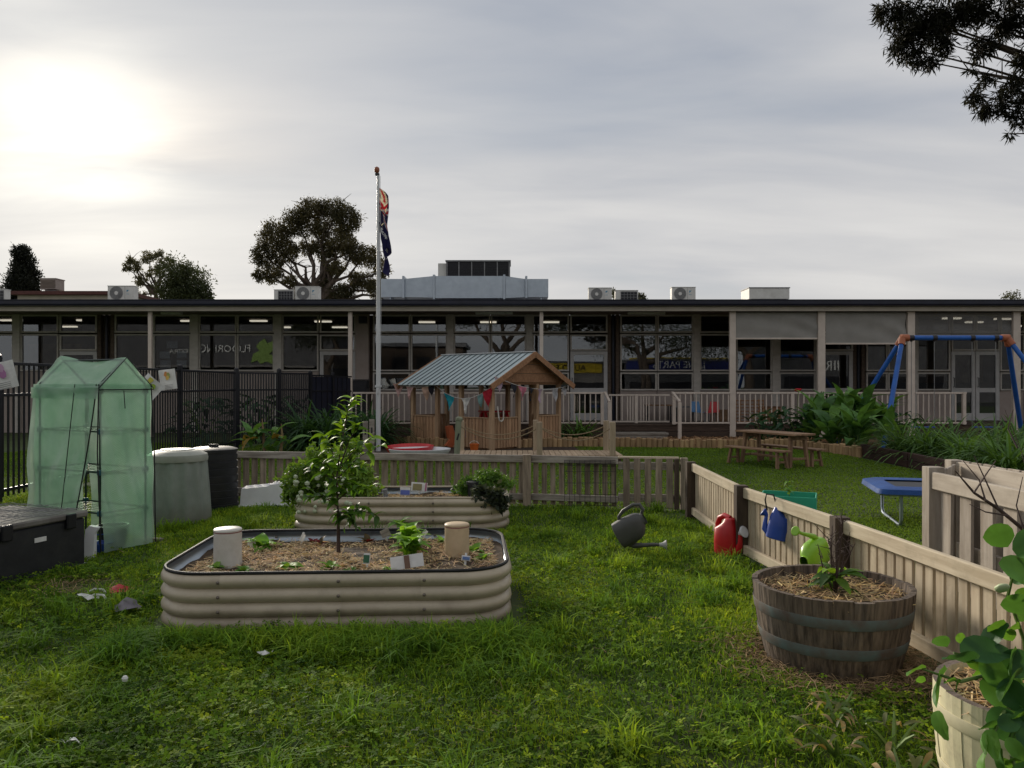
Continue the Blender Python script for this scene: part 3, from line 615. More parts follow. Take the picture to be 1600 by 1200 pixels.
# flag: limp blue ensign
def flag():
    H, W = .95, 1.9; nh, ns = 56, 96
    X0, Z0 = PX(587, yp) + .05, PZ(292, yp)
    vs = []; cl = []
    def colour(h, s):
        navy, white, red = (.012, .012, .06), (.62, .62, .62), (.36, .015, .03)
        c = navy
        if s < W / 2 and h > H / 2:
            x = s / (W / 2) * 2 - 1; y = (h - H / 2) / (H / 2) * 2 - 1; d = min(abs(x - y), abs(x + y))
            if d < .28: c = white
            if d < .11: c = red
            if abs(y) < .33 or abs(x) < .17: c = white
            if abs(y) < .2 or abs(x) < .1: c = red
        else:
            for sx, sy, r_ in ((W * .25, H * .25, .15), (W * .75, H * .83, .07), (W * .625, H * .56, .07), (W * .75, H * .17, .07), (W * .86, H * .63, .07), (W * .8, H * .45, .045)):
                a = math.atan2(h - sy, s - sx); q = math.hypot(h - sy, s - sx)
                if q < r_ * (.62 + .38 * math.cos(7 * a)): c = white
        return c
    for j in range(nh + 1):
        for i in range(ns + 1):
            h = H * j / nh; s = W * i / ns; q = s / W
            z = Z0 - (H - h) * (1 - .30 * q) - s * (.60 + .10 * q) + .06 * q * (1 - q)
            fold = math.sin(h * 15 + s * 1.2) * .05 * min(1, s * 4 + .15)
            x = X0 + .17 * min(1, s * 3) * (.35 + .65 * h / H) * (1 - q) + .20 * q + fold * 1.1 + .05 * math.sin(s * 5 + h * 6) * q
            y = yp + math.cos(h * 15 + s * 1.2) * .06 * min(1, s * 4 + .1)
            vs.append((x, y, z)); cl.append((*colour(h, s), 1))
    fs = [(j * (ns + 1) + i, j * (ns + 1) + i + 1, (j + 1) * (ns + 1) + i + 1, (j + 1) * (ns + 1) + i) for j in range(nh) for i in range(ns)]
    me = bpy.data.meshes.new('flag'); me.from_pydata([(x - X0, y - yp, z - Z0) for x, y, z in vs], [], fs)
    at = me.color_attributes.new('col', 'FLOAT_COLOR', 'POINT'); at.data.foreach_set('color', [q for c in cl for q in c])
    me.polygons.foreach_set('use_smooth', [True] * len(me.polygons)); me.materials.append(leaf_mat('flag_cloth', trans=.2, rough=.8, rand=0, gain=1)); me.update()
    tag(put('flag', me, None, (X0, yp, Z0)), 'limp dark blue flag with red and white crosses hanging on the pole', 'flag')
flag()

# ================================================================ BLACK FENCE (left)
def tubular(pts_, label, spacing=.105, h=1.78, solid=False, low=False):
    a, b = Vector((*pts_[0], 0)), Vector((*pts_[1], 0)); d = b - a; L_ = d.length; rz = math.atan2(d.y, d.x)
    t = thing('tubular_fence', label, 'fence', a, rz, 'black steel fence panels')
    po_ = B('post', M['black'], t, (0, 0, h / 2 + .03), (.085, .085, h + .06)); m = MB(); m.lathe([(.05, 0), (.05, .02), (.0, .05)], 8, (0, 0, h / 2 + .03)); m.put('post_cap', M['black'], po_)
    for z in (h - .02, h - .42, .16): B('rail', M['black'], t, (L_ / 2, 0, z), (L_, .035, .04))
    if solid: B('infill_sheet', M['navy'], t, (L_ / 2, .01, h / 2), (L_ - .06, .012, h - .1), bev=0)
    n = int(L_ / spacing); bw_ = .020 if spacing > .085 else .025; me = box_mesh((bw_, bw_, h - .1), M['black'], 0)
    for k in range(1, n): put('picket_bar', me, t, (k * L_ / n, 0, h / 2 + .03))
FX = -6.4
tubular([(FX, 5.0), (FX, 7.4)], 'black fence panel beside the black storage box'); tubular([(FX, 7.4), (FX, 9.8)], 'black fence panel behind the black storage box and greenhouse corner')
tubular([(FX, 9.8), (FX, 12.4)], 'black fence panel seen right behind the green greenhouse'); tubular([(FX, 12.4), (FX, 15.2)], 'black fence panel with two drawings pegged on it')
tubular([(FX, 15.2), (FX, 18.3)], 'black fence panel behind the grey compost bin', .105)
tubular([(FX, 18.3), (PX(436, 19.3), 19.3)], 'black fence panel turning towards the building', .075); tubular([(PX(436, 19.3), 19.3), (PX(485, 20.2), 20.2)], 'dense black fence panel above the strappy leaves', .06)
tubular([(PX(485, 20.2), 20.2), (PX(520, 21.0), 21.0)], 'solid navy infilled fence panel meeting the deck', .2, 1.74, True); tubular([(PX(520, 21.0), 21.0), (PX(549, 21.8), 21.8)], 'solid navy infilled end panel of fence at the deck corner', .2, 1.72, True)
def drawing(u, v, w, h, y, rot, seed, label):
    rr = random.Random(seed); t = thing('drawing', label, 'drawing', (PX(u, y), y, PZ(v, y)), 0, 'drawings pegged to the black fence')
    q = Matrix.Rotation(rot, 3, 'Y'); m = MB(); nx = 6; vs = []
    for i in range(nx + 1):
        for s in (0, 1): x = (i / nx - .5) * w; vs.append(q @ Vector((x, -.02 * math.sin(i * .9), (s - .5) * h)))
    m.add(vs, [(2 * i, 2 * i + 2, 2 * i + 3, 2 * i + 1) for i in range(nx)]); m.put('sheet', M['paper'], t)
    cols = {0: [(.45, .20, .40), (.55, .35, .5)], 1: [(.30, .45, .05), (.6, .55, .1)], 2: [(.6, .25, .08), (.65, .45, .12), (.3, .35, .12)]}[seed]
    for k in range(5):
        m = MB(); cx, cz = rr.uniform(-.22, .12) * w, rr.uniform(-.2, .3) * h; r_ = rr.uniform(.08, .18) * w
        pl = [(cx + r_ * rr.uniform(.5, 1.2) * math.cos(a), cz + r_ * rr.uniform(.6, 1.4) * math.sin(a)) for a in [i * .785 for i in range(8)]]
        m.add([q @ Vector((a, -.026 - .001 * k, b)) for a, b in pl], [tuple(range(8))]); m.put('crayon_patch', plain('crayon%d_%d' % (seed, k), rr.choice(cols), .8), t)
    for k in range(4):
        m = MB(); m.box(q @ Vector((w * .05, -.024, -h * .28 - k * .022)), (w * .5, .001, .006), q); m.put('writing_line', M['grille'], t)
drawing(4, 587, .30, .32, 9.2, R(-14), 0, 'purple crayon drawing with writing hung on the near fence panel')
drawing(233, 606, .34, .34, 12.6, R(42), 1, 'white sheet with green scribble hanging cornerwise beside the greenhouse')
drawing(262, 593, .27, .34, 13.2, R(-8), 2, 'orange crayon drawing pegged to the fence beside the greenhouse')

# ================================================================ PICKET FENCES
def pickets(parent, a, b, z0, z1, w, gap, t, mat, off, rr, skip=None, lean=.012):
    """a,b: world xy of the run; off: sideways offset of pickets"""
    a = Vector((*a, 0)); b = Vector((*b, 0)); d = b - a; L_ = d.length; d.normalize(); nrm = Vector((-d.y, d.x, 0)); rz = math.atan2(d.y, d.x)
    n = max(1, int(L_ / (w + gap))); st = L_ / n
    for k in range(n):
        p = a + d * (st * (k + .5)) + nrm * off; hh = z1 - z0 + rr.uniform(-.006, .006)
        me = box_mesh((w, t, round(hh, 2)), mat, .003)
        put('picket', me, parent, (p.x, p.y, (z0 + z1) / 2 + rr.uniform(-.006, .004)), (rr.uniform(-lean, lean) * .5, rr.uniform(-lean, lean), rz + rr.uniform(-.02, .02)), world=True)
def fence_run(a, b, label, h=.63, w=.078, gap=.03, pm_=None, rm=None, rail_side=-1, rz0=.12, cap=True, seed=1):
    rr = random.Random(seed); pm_ = pm_ or M['greywood']; rm = rm or M['greyrail']
    a3, b3 = Vector((*a, 0)), Vector((*b, 0)); d = (b3 - a3).normalized(); nrm = Vector((-d.y, d.x, 0))
    t = thing('picket_fence', label, 'fence', (a3 + b3) / 2, 0, 'low timber picket fence panels')
    pickets(t, a, b, .03, h - .035, w, gap, .018, pm_, 0, rr)
    o = nrm * rail_side * .032
    beam('top_rail', rm, t, a3 + o + Vector((0, 0, h - .045)), b3 + o + Vector((0, 0, h - .045)), .04, .09, .006, world=True)
    beam('bottom_rail', rm, t, a3 + o + Vector((0, 0, rz0)), b3 + o + Vector((0, 0, rz0)), .04, .08, .006, world=True)
    return t
PL, PM_, PG, PE = (PX(352, 10.3), 10.3), (PX(823, 9.68), 9.68), (PX(966, 9.46), 9.46), (PX(1062, 9.36), 9.36)
fence_run(PL, PM_, 'long weathered picket fence behind the garden beds', w=.080, gap=.034, seed=4)
tag(B('fence_post', M['greywood'], None, (PM_[0], PM_[1] - .06, .315), (.10, .09, .65)), 'weathered square fence post between two picket runs behind the beds', 'post')
fence_run((PM_[0] + .06, PM_[1]), PG, 'weathered picket run with black wire mesh leaning on it', w=.062, gap=.040, seed=5)
gt_ = thing('picket_gate', 'weathered picket gate at the end of the back fence', 'gate', ((PG[0] + PE[0]) / 2, PG[1], 0)); rr = random.Random(6)
pickets(gt_, (PG[0] + .03, PG[1] - .03), (PE[0] - .06, PE[1] - .03), .03, .615, .078, .028, .018, M['greywood'], 0, rr)
for z in (.52, .14): beam('rail', M['greyrail'], gt_, (PG[0], PG[1] + .01, z), (PE[0], PE[1] + .01, z), .035, .09, world=True)
beam('cap_rail', M['palerail'], gt_, (PG[0], PG[1] + .04, .618), (PE[0], PE[1] + .04, .618), .05, .025, world=True)
B('stile', M['post'], gt_, (PE[0] - .045, PE[1] - .035, .315), (.055, .05, .60), world=True); B('stile', M['greywood'], gt_, (PE[0] + .045, PE[1] - .02, .315), (.085, .06, .62), world=True)
B('latch', M['dark'], gt_, (PE[0] + .13, PE[1] - .06, .55), (.09, .03, .025), world=True)
# wire mesh panel
wm = thing('wire_mesh_panel', 'black wire mesh panel leaning against the picket fence', 'wire mesh', (PX(922, 9.35), 9.40, 0))
wx0, wx1, wz0, wz1 = PX(882, 9.4), PX(962, 9.4), .05, .59
m = MB()
for k in range(11): x = wx0 + (wx1 - wx0) * k / 10; m.tube([(x, 9.40, wz0), (x, 9.42, wz1)], .0035, 4)
for k in range(5): z = wz0 + (wz1 - wz0) * k / 4; m.tube([(wx0, 9.395 + .005 * k, z), (wx1, 9.395 + .005 * k, z)], .0035, 4)
for k in range(4): z = wz1 - .01 - k * .017; m.tube([(wx0, 9.40, z), (wx1, 9.40, z - .01)], .004, 4)
m.put('wires', M['black'], wm, world=True)
# right fence
RP = [(2.05, 8.8), (2.02, 6.78), (2.2, 5.17), (2.36, 3.1), (2.44, 1.6)]
labs = ['bleached picket run with red watering can standing at its end', 'bleached picket run with blue watering can hung over it', 'bleached picket run behind the dark half barrel', 'bleached picket run behind the cream painted barrel']
for k in range(4): fence_run(RP[k], RP[k + 1], labs[k], h=.615, w=.072, gap=.022, pm_=M['palewood'], rm=M['palerail'], rail_side=-1 if RP[k][1] > RP[k + 1][1] else 1, rz0=.085, seed=20 + k)
labs = ['brown end post of the bleached fence beside the gate', 'brown post of the bleached fence above the red watering can', 'brown post of the bleached fence behind the lime watering can', 'brown post of the bleached fence beside the cream painted barrel']
for k, p in enumerate(RP[:4]): tag(B('fence_post', M['post'], None, (p[0] - .05, p[1] + (.03 if k == 0 else 0), .31), (.10, .10, .64)), labs[k], 'post', 'posts of the bleached fence')
# tall picket planter on the right
tp = thing('picket_planter', 'tall open topped planter of wide weathered pickets behind the fence', 'planter', (3.15, 4.6, 0)); rr = random.Random(9)
M['tallwood'] = pm('grey_white_timber', (.42, .37, .31), (.27, .225, .18), (16, 16, 1.8), .88, .3, rand=.14, dirt=(.14, .115, .09), dscale=5, damt=.4)
M['tallrail'] = pm('grey_white_rail', (.52, .46, .38), (.38, .325, .26), (1.8, 16, 16), .88, .3, rand=.1, dirt=(.18, .15, .12), dscale=5, damt=.4)
for X, y0, y1 in ((2.93, 5.48, 3.4), (3.5, 6.2, 3.4)):
    pickets(tp, (X + .03, y0), (X + .03, y1), .02, .90 if X > 3 else .87, .13, .012 if X > 3 else .10, .02, M['tallwood'], 0, rr)
    for z in (.83, .2): beam('rail', M['tallrail'], tp, (X - .0, y0, z), (X - .0, y1, z), .035, .12, .006, world=True)
B('post', M['tallwood'], tp, (2.955, 5.53, .46), (.11, .10, .92), world=True); B('post', M['tallwood'], tp, (3.5, 6.24, .45), (.10, .10, .90), world=True)
pickets(tp, (3.02, 5.58), (3.46, 6.16), .02, .88, .13, .012, .02, M['tallwood'], 0, rr)

# ================================================================ CUBBY HOUSE
PLc = Vector((-2.5, 19.4, 0)); rzc = math.atan2(-1.8, 2.05); CL, CG = 2.73, 2.53
CB = thing('cubby_house', 'open cedar cubby house with pale blue ribbed metal roof', 'playhouse', PLc, rzc)
ze = 1.50; zrid = 2.14; pw = .095
def cpost(x, y, h=ze): B('post', M['cedar_post'], CB, (x, y, h / 2), (pw, pw, h))
for x in (0.05, .92, 1.72, CL - .05): cpost(x, .05)
for y in (.95, 1.62, CG - .05): cpost(CL - .05, y)
for x in (.05, 1.0, 1.8): cpost(x, CG - .05)
cpost(.05, 1.2)
def cpanel(a, b, z0=.05, z1=.72):
    a = Vector((*a, 0)); b = Vector((*b, 0)); d = b - a; L_ = d.length; d.normalize(); rz = math.atan2(d.y, d.x); n = round(L_ / .105)
    for k in range(n):
        p = a + d * (L_ * (k + .5) / n); B('wall_board', M['cedar'], CB, (p.x, p.y, (z0 + z1) / 2), (L_ / n - .02, .02, z1 - z0), (0, 0, rz), .003)
    for z in (z1 - .02, z0 + .08): c = (a + b) / 2; B('panel_rail', M['cedar_h'], CB, (c.x - d.y * .02, c.y + d.x * .022, z), (L_, .03, .06), (0, 0, rz))
    c = (a + b) / 2; B('panel_cap', M['cedar_post'], CB, (c.x, c.y, z1 + .012), (L_, .06, .024), (0, 0, rz))
cpanel((.10, .03), (.87, .03)); cpanel((1.77, .03), (CL - .10, .03)); cpanel((CL - .03, .10), (CL - .03, .90)); cpanel((CL - .03, 1.67), (CL - .03, CG - .1))
cpanel((.03, .1), (.03, 1.15)); cpanel((.1, CG - .03), (.95, CG - .03)); cpanel((1.85, CG - .03), (CL - .1, CG - .03))
for y in (.05, CG - .05): B('plate', M['cedar_h'], CB, (CL / 2, y, ze + .03), (CL + .1, .07, .09))
for x in (.05, CL - .05): B('plate', M['cedar_h'], CB, (x, CG / 2, ze + .03), (.07, CG - .12, .088))
OX, OY = .20, .24   # overhangs
th = math.atan2(zrid - ze, CG / 2); sl_len = (CG / 2 + OY) / math.cos(th)
for s in (0, 1):
    y_e = -OY if s == 0 else CG + OY; z_e = ze + .1 - OY * math.tan(th); yr = CG / 2; zr_ = zrid + .1
    n = 17; wd = (CL + 2 * OX) / n
    ang = th if s == 0 else -th
    for k in range(n):
        xk = -OX + wd * (k + .5)
        B('roof_sheet', M['roofblue'], CB, (xk, (y_e + yr) / 2, (z_e + zr_) / 2), (wd - .003, sl_len, .012), (ang, 0, 0), 0)
        if k: B('roof_rib', M['seam'], CB, (xk - wd / 2, (y_e + yr) / 2, (z_e + zr_) / 2 + .016), (.014, sl_len, .022), (ang, 0, 0), 0)
    for x in (-OX - .012, CL + OX + .012):
        B('barge_board', M['cedar_h'], CB, (x, (y_e + yr) / 2, (z_e + zr_) / 2 - .045), (.03, sl_len + .03, .13), (ang, 0, 0))
B('ridge_cap', M['polewhite'], CB, (CL / 2, CG / 2, zrid + .118), (CL + 2 * OX, .10, .02))
# gable boards
for xg in (CL + .02, -.02):
    hb = .21
    for k in range(3):
        za, zb = ze + .04 + k * hb, ze + .04 + (k + 1) * hb - .008
        def yy(z): return (z - ze - .06) / math.tan(th) - .02
        m = MB(); ya, yb2 = max(0.0, yy(za)) - .1 * (k == 0), min(yy(zb), CG / 2 - .01)
        pl = [(ya - 0.02, za), (CG - ya + .02, za), (CG - yb2, zb), (yb2, zb)]
        m.prism(pl, xg - .012 - .006 * (k % 2), xg + .012, lambda a, b, d: (d, a, b)); m.put('gable_board', M['cedar_h'], CB)
hk = MB(); hk.tube([(CL + .03, .15, 1.0), (CL + .06, .16, .75)] + [(CL + .06, .16 + .08 * (1 - math.cos(a)), .75 - .09 * math.sin(a)) for a in (.5, 1, 1.57, 2.1, 2.6, 3.14)] + [(CL + .06, .32, .9)], .016, 6); hk.put('hose_hook', M['pvc'], CB, smooth=True)
B('floor_frame', M['cedar_h'], CB, (CL / 2, CG / 2, .03), (CL - .2, CG - .2, .05))
# bunting
Rc = Matrix.Translation(PLc) @ Matrix.Rotation(rzc, 4, 'Z')
def cw(x, y, z): return Rc @ Vector((x, y, z))
fl_cols = {'pink': (.52, .33, .31), 'peach': (.50, .34, .26), 'turq': (.03, .33, .42), 'white': (.66, .66, .64), 'redsp': (.45, .03, .05), 'lilac': (.48, .36, .46), 'rose': (.55, .18, .25), 'black': (.03, .03, .04), 'grey': (.40, .40, .42), 'sea': (.20, .36, .36)}
def bunting(pts, flags, label):
    base = pts[len(pts) // 2]; t = thing('bunting', label, 'bunting', base, 0, 'strings of bunting on the cubby')
    m = MB(); m.tube(pts, .006, 4); m.put('string', M['paper'], t, world=True)
    pts = [Vector(p) for p in pts]
    for q, c, s, tw in flags:
        i = min(int(q), len(pts) - 2); p = pts[i].lerp(pts[i + 1], q - i); d = (pts[i + 1] - pts[i]).normalized(); d = Matrix.Rotation(tw, 3, 'Z') @ d; n_ = Vector((-d.y, d.x, 0))
        vs = []; fs = []
        for j in range(5):
            w = s * .5 * (1 - j / 4.0) + .002
            for i2 in (-1, 0, 1): vs.append(p + d * (i2 * w) + Vector((0, 0, -s * 1.25 * j / 4)) + n_ * (.03 * math.sin(j * 1.3 + i2 + q)))
        for j in range(4):
            for i2 in range(2): k = j * 3 + i2; fs.append((k, k + 1, k + 4, k + 3))
        b = MB(); b.add(vs, fs); b.put('pennant', M.setdefault('fl_' + c, leaf_mat('pennant_' + c, attr=False, c=fl_cols[c], trans=.2, rough=.9, rand=0, gain=1)), t, smooth=True, world=True)
def sag(a, b, n, s): return [a.lerp(b, i / n) + Vector((0, 0, -s * 4 * (i / n) * (1 - i / n))) for i in range(n + 1)]
front = sag(cw(-.25, -.2, 1.5), cw(1.0, -.1, 1.47), 4, .06)[:-1] + sag(cw(1.0, -.1, 1.47), cw(CL + .05, -.1, 1.42), 6, .28)
bunting(front, [(.1, 'pink', .26, .6), (1.3, 'pink', .26, 0), (3.1, 'peach', .28, .3), (3.6, 'black', .2, .2), (5.6, 'turq', .30, .1), (7.4, 'white', .28, 0), (9.0, 'sea', .24, .2), (9.75, 'redsp', .32, .3)], 'bunting string with turquoise, peach and white pennants along the roof side')
gab = sag(cw(CL + .16, -.1, 1.68), cw(CL + .1, CG + .1, 1.45), 8, .17)
bunting(gab, [(.5, 'lilac', .26, -.3), (2.0, 'black', .24, .2), (2.9, 'rose', .26, 0), (3.8, 'black', .24, .3), (4.8, 'lilac', .26, .2), (6.6, 'grey', .27, 0), (7.7, 'grey', .25, .3)], 'bunting string with lilac, rose and black pennants below the gable')
# inside and around the cubby
def picnic_kids(loc, rz, m, label):
    t = thing('child_picnic_table', label, 'picnic table', loc, rz); B('table_top', m, t, (0, 0, .52), (.75, .42, .04), bev=.015)
    for s in (-1, 1):
        B('bench', m, t, (0, s * .42, .30), (.75, .2, .04), bev=.015)
        q = MB(); q.beam((s * .28, -.42, .29), (s * .28, -.12, .51), .05, .06); q.beam((s * .28, .42, .29), (s * .28, .12, .51), .05, .06); q.beam((s * .28, -.45, 0), (s * .28, -.15, .5), .06, .07); q.beam((s * .28, .45, 0), (s * .28, .15, .5), .06, .07); q.put('leg_frame', m, t)
p = cw(1.9, 1.7, 0); picnic_kids((PX(772, 20.2), 20.2, .28), .3, M['red'], 'red plastic child picnic table on the platform behind the cubby')
pf = thing('timber_platform', 'low timber platform behind the cubby house carrying the red table', 'platform', (PX(760, 20.4), 20.4, 0))
for k in range(8): B('board', M['tablewood'], pf, (0, -.55 + k * .15, .255), (2.0, .14, .04))
for sx in (-1, 1):
    for sy in (-1, 1): B('leg', M['tablewood'], pf, (sx * .9, sy * .45, .115), (.09, .09, .23))
t = thing('toy_bucket', 'small orange toy bucket on the bark beside the cubby', 'bucket', (PX(741, 17.2), 17.2, .012)); m = MB(); m.lathe([(.075, 0), (.10, .17), (.108, .17), (.108, .185), (.09, .185), (.07, .02)], 16); m.put('tub', plain('bucket_orange', (.60, .13, .02)), t, smooth=True)
m = MB(); m.tube([(.1 * math.cos(a), -.02, .17 + .08 * math.sin(a)) for a in [i * math.pi / 8 for i in range(9)]], .005, 5); m.put('handle', M['paper'], t)
def slide_seat(u, y, c, label):
    t = thing('toy_rocker', label, 'toy', (PX(u, y), y, .0), .4); m = MB(); m.prism([(-.25, .05), (-.1, 0), (.1, 0), (.25, .05), (.22, .2), (.1, .16), (.02, .18), (-.08, .52), (-.2, .5), (-.14, .2)], -.12, .12, lambda a, b, d: (a, d, b)); m.put('body', c, t); m = MB(); m.tube([(.14, -.16, .30), (.14, .16, .30)], .015, 6); m.tube([(.14, 0, .16), (.14, 0, .30)], .015, 6); m.put('handlebar', M['red'], t)
slide_seat(710, 18.7, plain('toy_orange', (.45, .11, .04)), 'orange toy rocker inside the cubby opening')
slide_seat(729, 19.6, M['blue'], 'blue toy rocker inside the cubby house')
# clam shell pool
t = thing('clam_sandpit', 'white and red clam shell sandpit lying behind the picket fence', 'sandpit', (PX(656, 16.2), 16.2, 0), .08)
m = MB(); ns = 36; rim = []
vs = []; fs = []
for j, (q, z) in enumerate(((.82, 0), (.97, .12), (1.0, .17), (.96, .175), (.80, .10), (.0, .06))):
    for i in range(ns): a = 2 * math.pi * i / ns; r_ = (.62 + .03 * abs(math.sin(a * 5))) * q; vs.append((r_ * math.cos(a), r_ * .8 * math.sin(a), z))
for j in range(5):
    for i in range(ns): k = (i + 1) % ns; fs.append((j * ns + i, j * ns + k, (j + 1) * ns + k, (j + 1) * ns + i))
m.add(vs, fs); me_ = m.mesh('shell', [M['whiteplastic']], True); put('shell', me_, t)
m = MB(); vs = [(x * .8, y * .8, z) for x, y, z in vs]; m.add(vs, fs); m.put('shell', M['red'], t, smooth=True, loc=(-.22, .30, .035), rot=(.05, -.02, .4))
# boardwalk with rope posts
yb0, yb1 = 15.0, 16.15; bxa, bxb = PX(716, 15.5), PX(968, 15.5)
BW = thing('boardwalk', 'low pine boardwalk bridge behind the picket fence', 'boardwalk', ((bxa + bxb) / 2, (yb0 + yb1) / 2, 0))
M['pineboard'] = pm('pine_board', (.46, .345, .23), (.33, .235, .15), (16, 2, 16), .8, .2, rand=.15)
n = int((bxb - bxa) / .105)
for k in range(n): wbox('plank', M['pineboard'], (bxa + (k + .5) * (bxb - bxa) / n, (yb0 + yb1) / 2, .13), ((bxb - bxa) / n - .008, yb1 - yb0, .028), BW)
for y in (yb0 + .1, yb1 - .1): wbox('joist', M['deckwood'], ((bxa + bxb) / 2, y, .06), (bxb - bxa - .05, .06, .11), BW)
M['pinepost'] = pm('pine_post', (.44, .35, .24), (.32, .245, .165), (16, 16, 2), .85, .25, rand=.12)
M['greenpost'] = pm('green_stained_post', (.25, .27, .19), (.18, .19, .13), (16, 16, 2), .85, .25)
tops = {}
for nm, u, y, v, lab, mt, tilt in (('nl', 715, 15.05, 655, 'leaning greenish boardwalk post with a dark mark', M['greenpost'], .05), ('fl', 721, 16.2, 657, 'pine boardwalk post half hidden behind the greenish leaning post', M['pinepost'], 0), ('fm', 837, 16.2, 656, 'pine boardwalk post in the middle, set behind its twin', M['pinepost'], 0), ('nm', 843, 15.05, 659, 'pine boardwalk post in the middle, standing before its twin', M['pinepost'], 0), ('fr', 947, 16.2, 657, 'pine boardwalk end post set behind its twin', M['pinepost'], 0), ('nr', 957, 15.05, 659, 'pine boardwalk end post standing before its twin', M['pinepost'], 0)):
    z = PZ(v, y); t = thing('boardwalk_post', lab, 'post', (PX(u, y), y, 0), 0, 'posts of the boardwalk'); B('post', mt, t, (0, 0, z / 2), (.11, .10, z), (0, tilt, 0), .012)
    if nm == 'nl': B('mark', M['dark'], t, (.01, -.052, z * .6), (.03, .006, .13), (0, .3, 0), 0); B('cap', mt, t, (.03, 0, z), (.14, .12, .1), (0, .2, 0), .03)
    tops[nm] = Vector((PX(u, y), y, z - .1))
for a, b, dz, lab in (('fl', 'fm', .0, 'upper rope slung between the boardwalk posts in front of the cubby'), ('nl', 'nm', -.06, 'lower rope slung between the boardwalk posts in front of the cubby'), ('fm', 'fr', 0, 'upper rope slung towards the boardwalk end post'), ('nm', 'nr', -.06, 'lower rope slung towards the boardwalk end post')):
    m = MB(); pts = sag(tops[a], tops[b], 14, .2 - dz); c0 = pts[0].copy(); m.tube([p - c0 for p in pts], .011, 6); o = m.put('rope', pm('rope_%s%s' % (a, b), (.33, .25, .15), (.2, .15, .09), (60, 60, 60), .9, .3), None, smooth=True, loc=c0); tag(o, lab, 'rope', 'ropes of the boardwalk')

# ================================================================ PICNIC TABLE AND BENCHES
rt = math.atan2(-.894, .447); tc_ = Vector((4.85, 14.6, 0)); nv = Vector((.894, .447, 0))
t = thing('picnic_table', 'small brown timber picnic table on the lawn', 'table', tc_, rt)
for k in range(3): B('top_plank', M['tablewood'], t, (0, -.17 + k * .17, .60), (1.5, .162, .035))
for sx in (-1, 1):
    for sy in (-1, 1): beam('leg', M['tablewood'], t, (sx * .60, sy * .22, 0), (sx * .56, sy * .16, .585), .06, .06)
    B('cross_rail', M['tablewood'], t, (sx * .57, 0, .53), (.05, .42, .06)); B('cross_rail', M['tablewood'], t, (sx * .59, 0, .16), (.04, .40, .04))
B('stretcher', M['tablewood'], t, (0, 0, .16), (1.16, .04, .04))
for s, lab in ((-.42, 'brown timber bench on the near side of the picnic table'), (.42, 'brown timber bench on the far side of the picnic table')):
    lab = 'brown timber bench beside the picnic table, fully in view on the lawn' if s < 0 else 'brown timber bench half hidden behind the picnic table'
    b = thing('bench', lab, 'bench', tc_ + nv * s, rt, 'benches of the picnic table')
    for k in range(2): B('seat_plank', M['tablewood'], b, (0, -.062 + k * .124, .315), (1.45, .118, .03))
    for sx in (-1, 1):
        for sy in (-1, 1): beam('leg', M['tablewood'], b, (sx * .62, sy * .12, 0), (sx * .58, sy * .08, .30), .05, .05)
        B('cross_rail', M['tablewood'], b, (sx * .6, 0, .12), (.035, .20, .035))

# ================================================================ SWING
SW = thing('swing_set', 'blue tubular swing frame with orange corner joints among the plants', 'swing set', (10.2, 18.3, 0))
TA, TB = Vector((PX(1410, 18.3), 18.3, PZ(528, 18.3))), Vector((PX(1574, 18.3), 18.3, PZ(528, 18.3)))
def wt(name, pts, r, mat, par, n=10): m = MB(); m.tube(pts, r, n); return m.put(name, mat, par, smooth=True, world=True, ang=50)
wt('top_bar', [TA, TB], .06, M['blue'], SW)
for tp_, dx in ((TA, -1.05), (TB, 1.15)):
    wt('leg', [tp_, (tp_.x + dx, 17.05, 0)], .055, M['blue'], SW); wt('leg', [tp_, (tp_.x + dx, 19.5, 0)], .055, M['blue'], SW)
    dirf = Vector((dx, -1.25, -tp_.z)).normalized(); dirb = Vector((dx, 1.2, -tp_.z)).normalized()
    j = MB(); j.tube([tp_ + Vector((-.14 if dx > 0 else .14, 0, 0)), tp_ + Vector((.04 if dx > 0 else -.04, 0, 0))], .085, 10); j.tube([tp_, tp_ + dirf * .2], .078, 10); j.tube([tp_, tp_ + dirb * .2], .078, 10); j.put('corner_joint', M['orange'], SW, smooth=True, world=True, ang=50)
for k, (ua, ub) in enumerate(((1424, 1460), (1519, 1556))):
    t = thing('hanging_swing', ['blue swing seat on chains hanging nearer the canna plants', 'blue swing seat on chains hanging beside the far frame legs'][k], 'swing', ((PX(ua, 18.3) + PX(ub, 18.3)) / 2, 18.3, .5), 0, 'swings on the blue frame')
    for u in (ua, ub):
        x = PX(u, 18.3); m = MB(); z = TA.z
        m.tube([(x, 18.3, z - .03), (x, 18.3, .52)], .008, 5); m.put('chain', M['grille'], t, world=True)
        hh = MB(); hh.tube([(x, 18.3, z - .09), (x, 18.3, z - .02)], .025, 6); hh.tube([(x - .05, 18.3, z), (x + .05, 18.3, z)], .068, 10); hh.put('hanger', M['dark'], t, world=True)
    B('seat', M['bluecan'], t, (0, 0, .0), (.5, .16, .025))

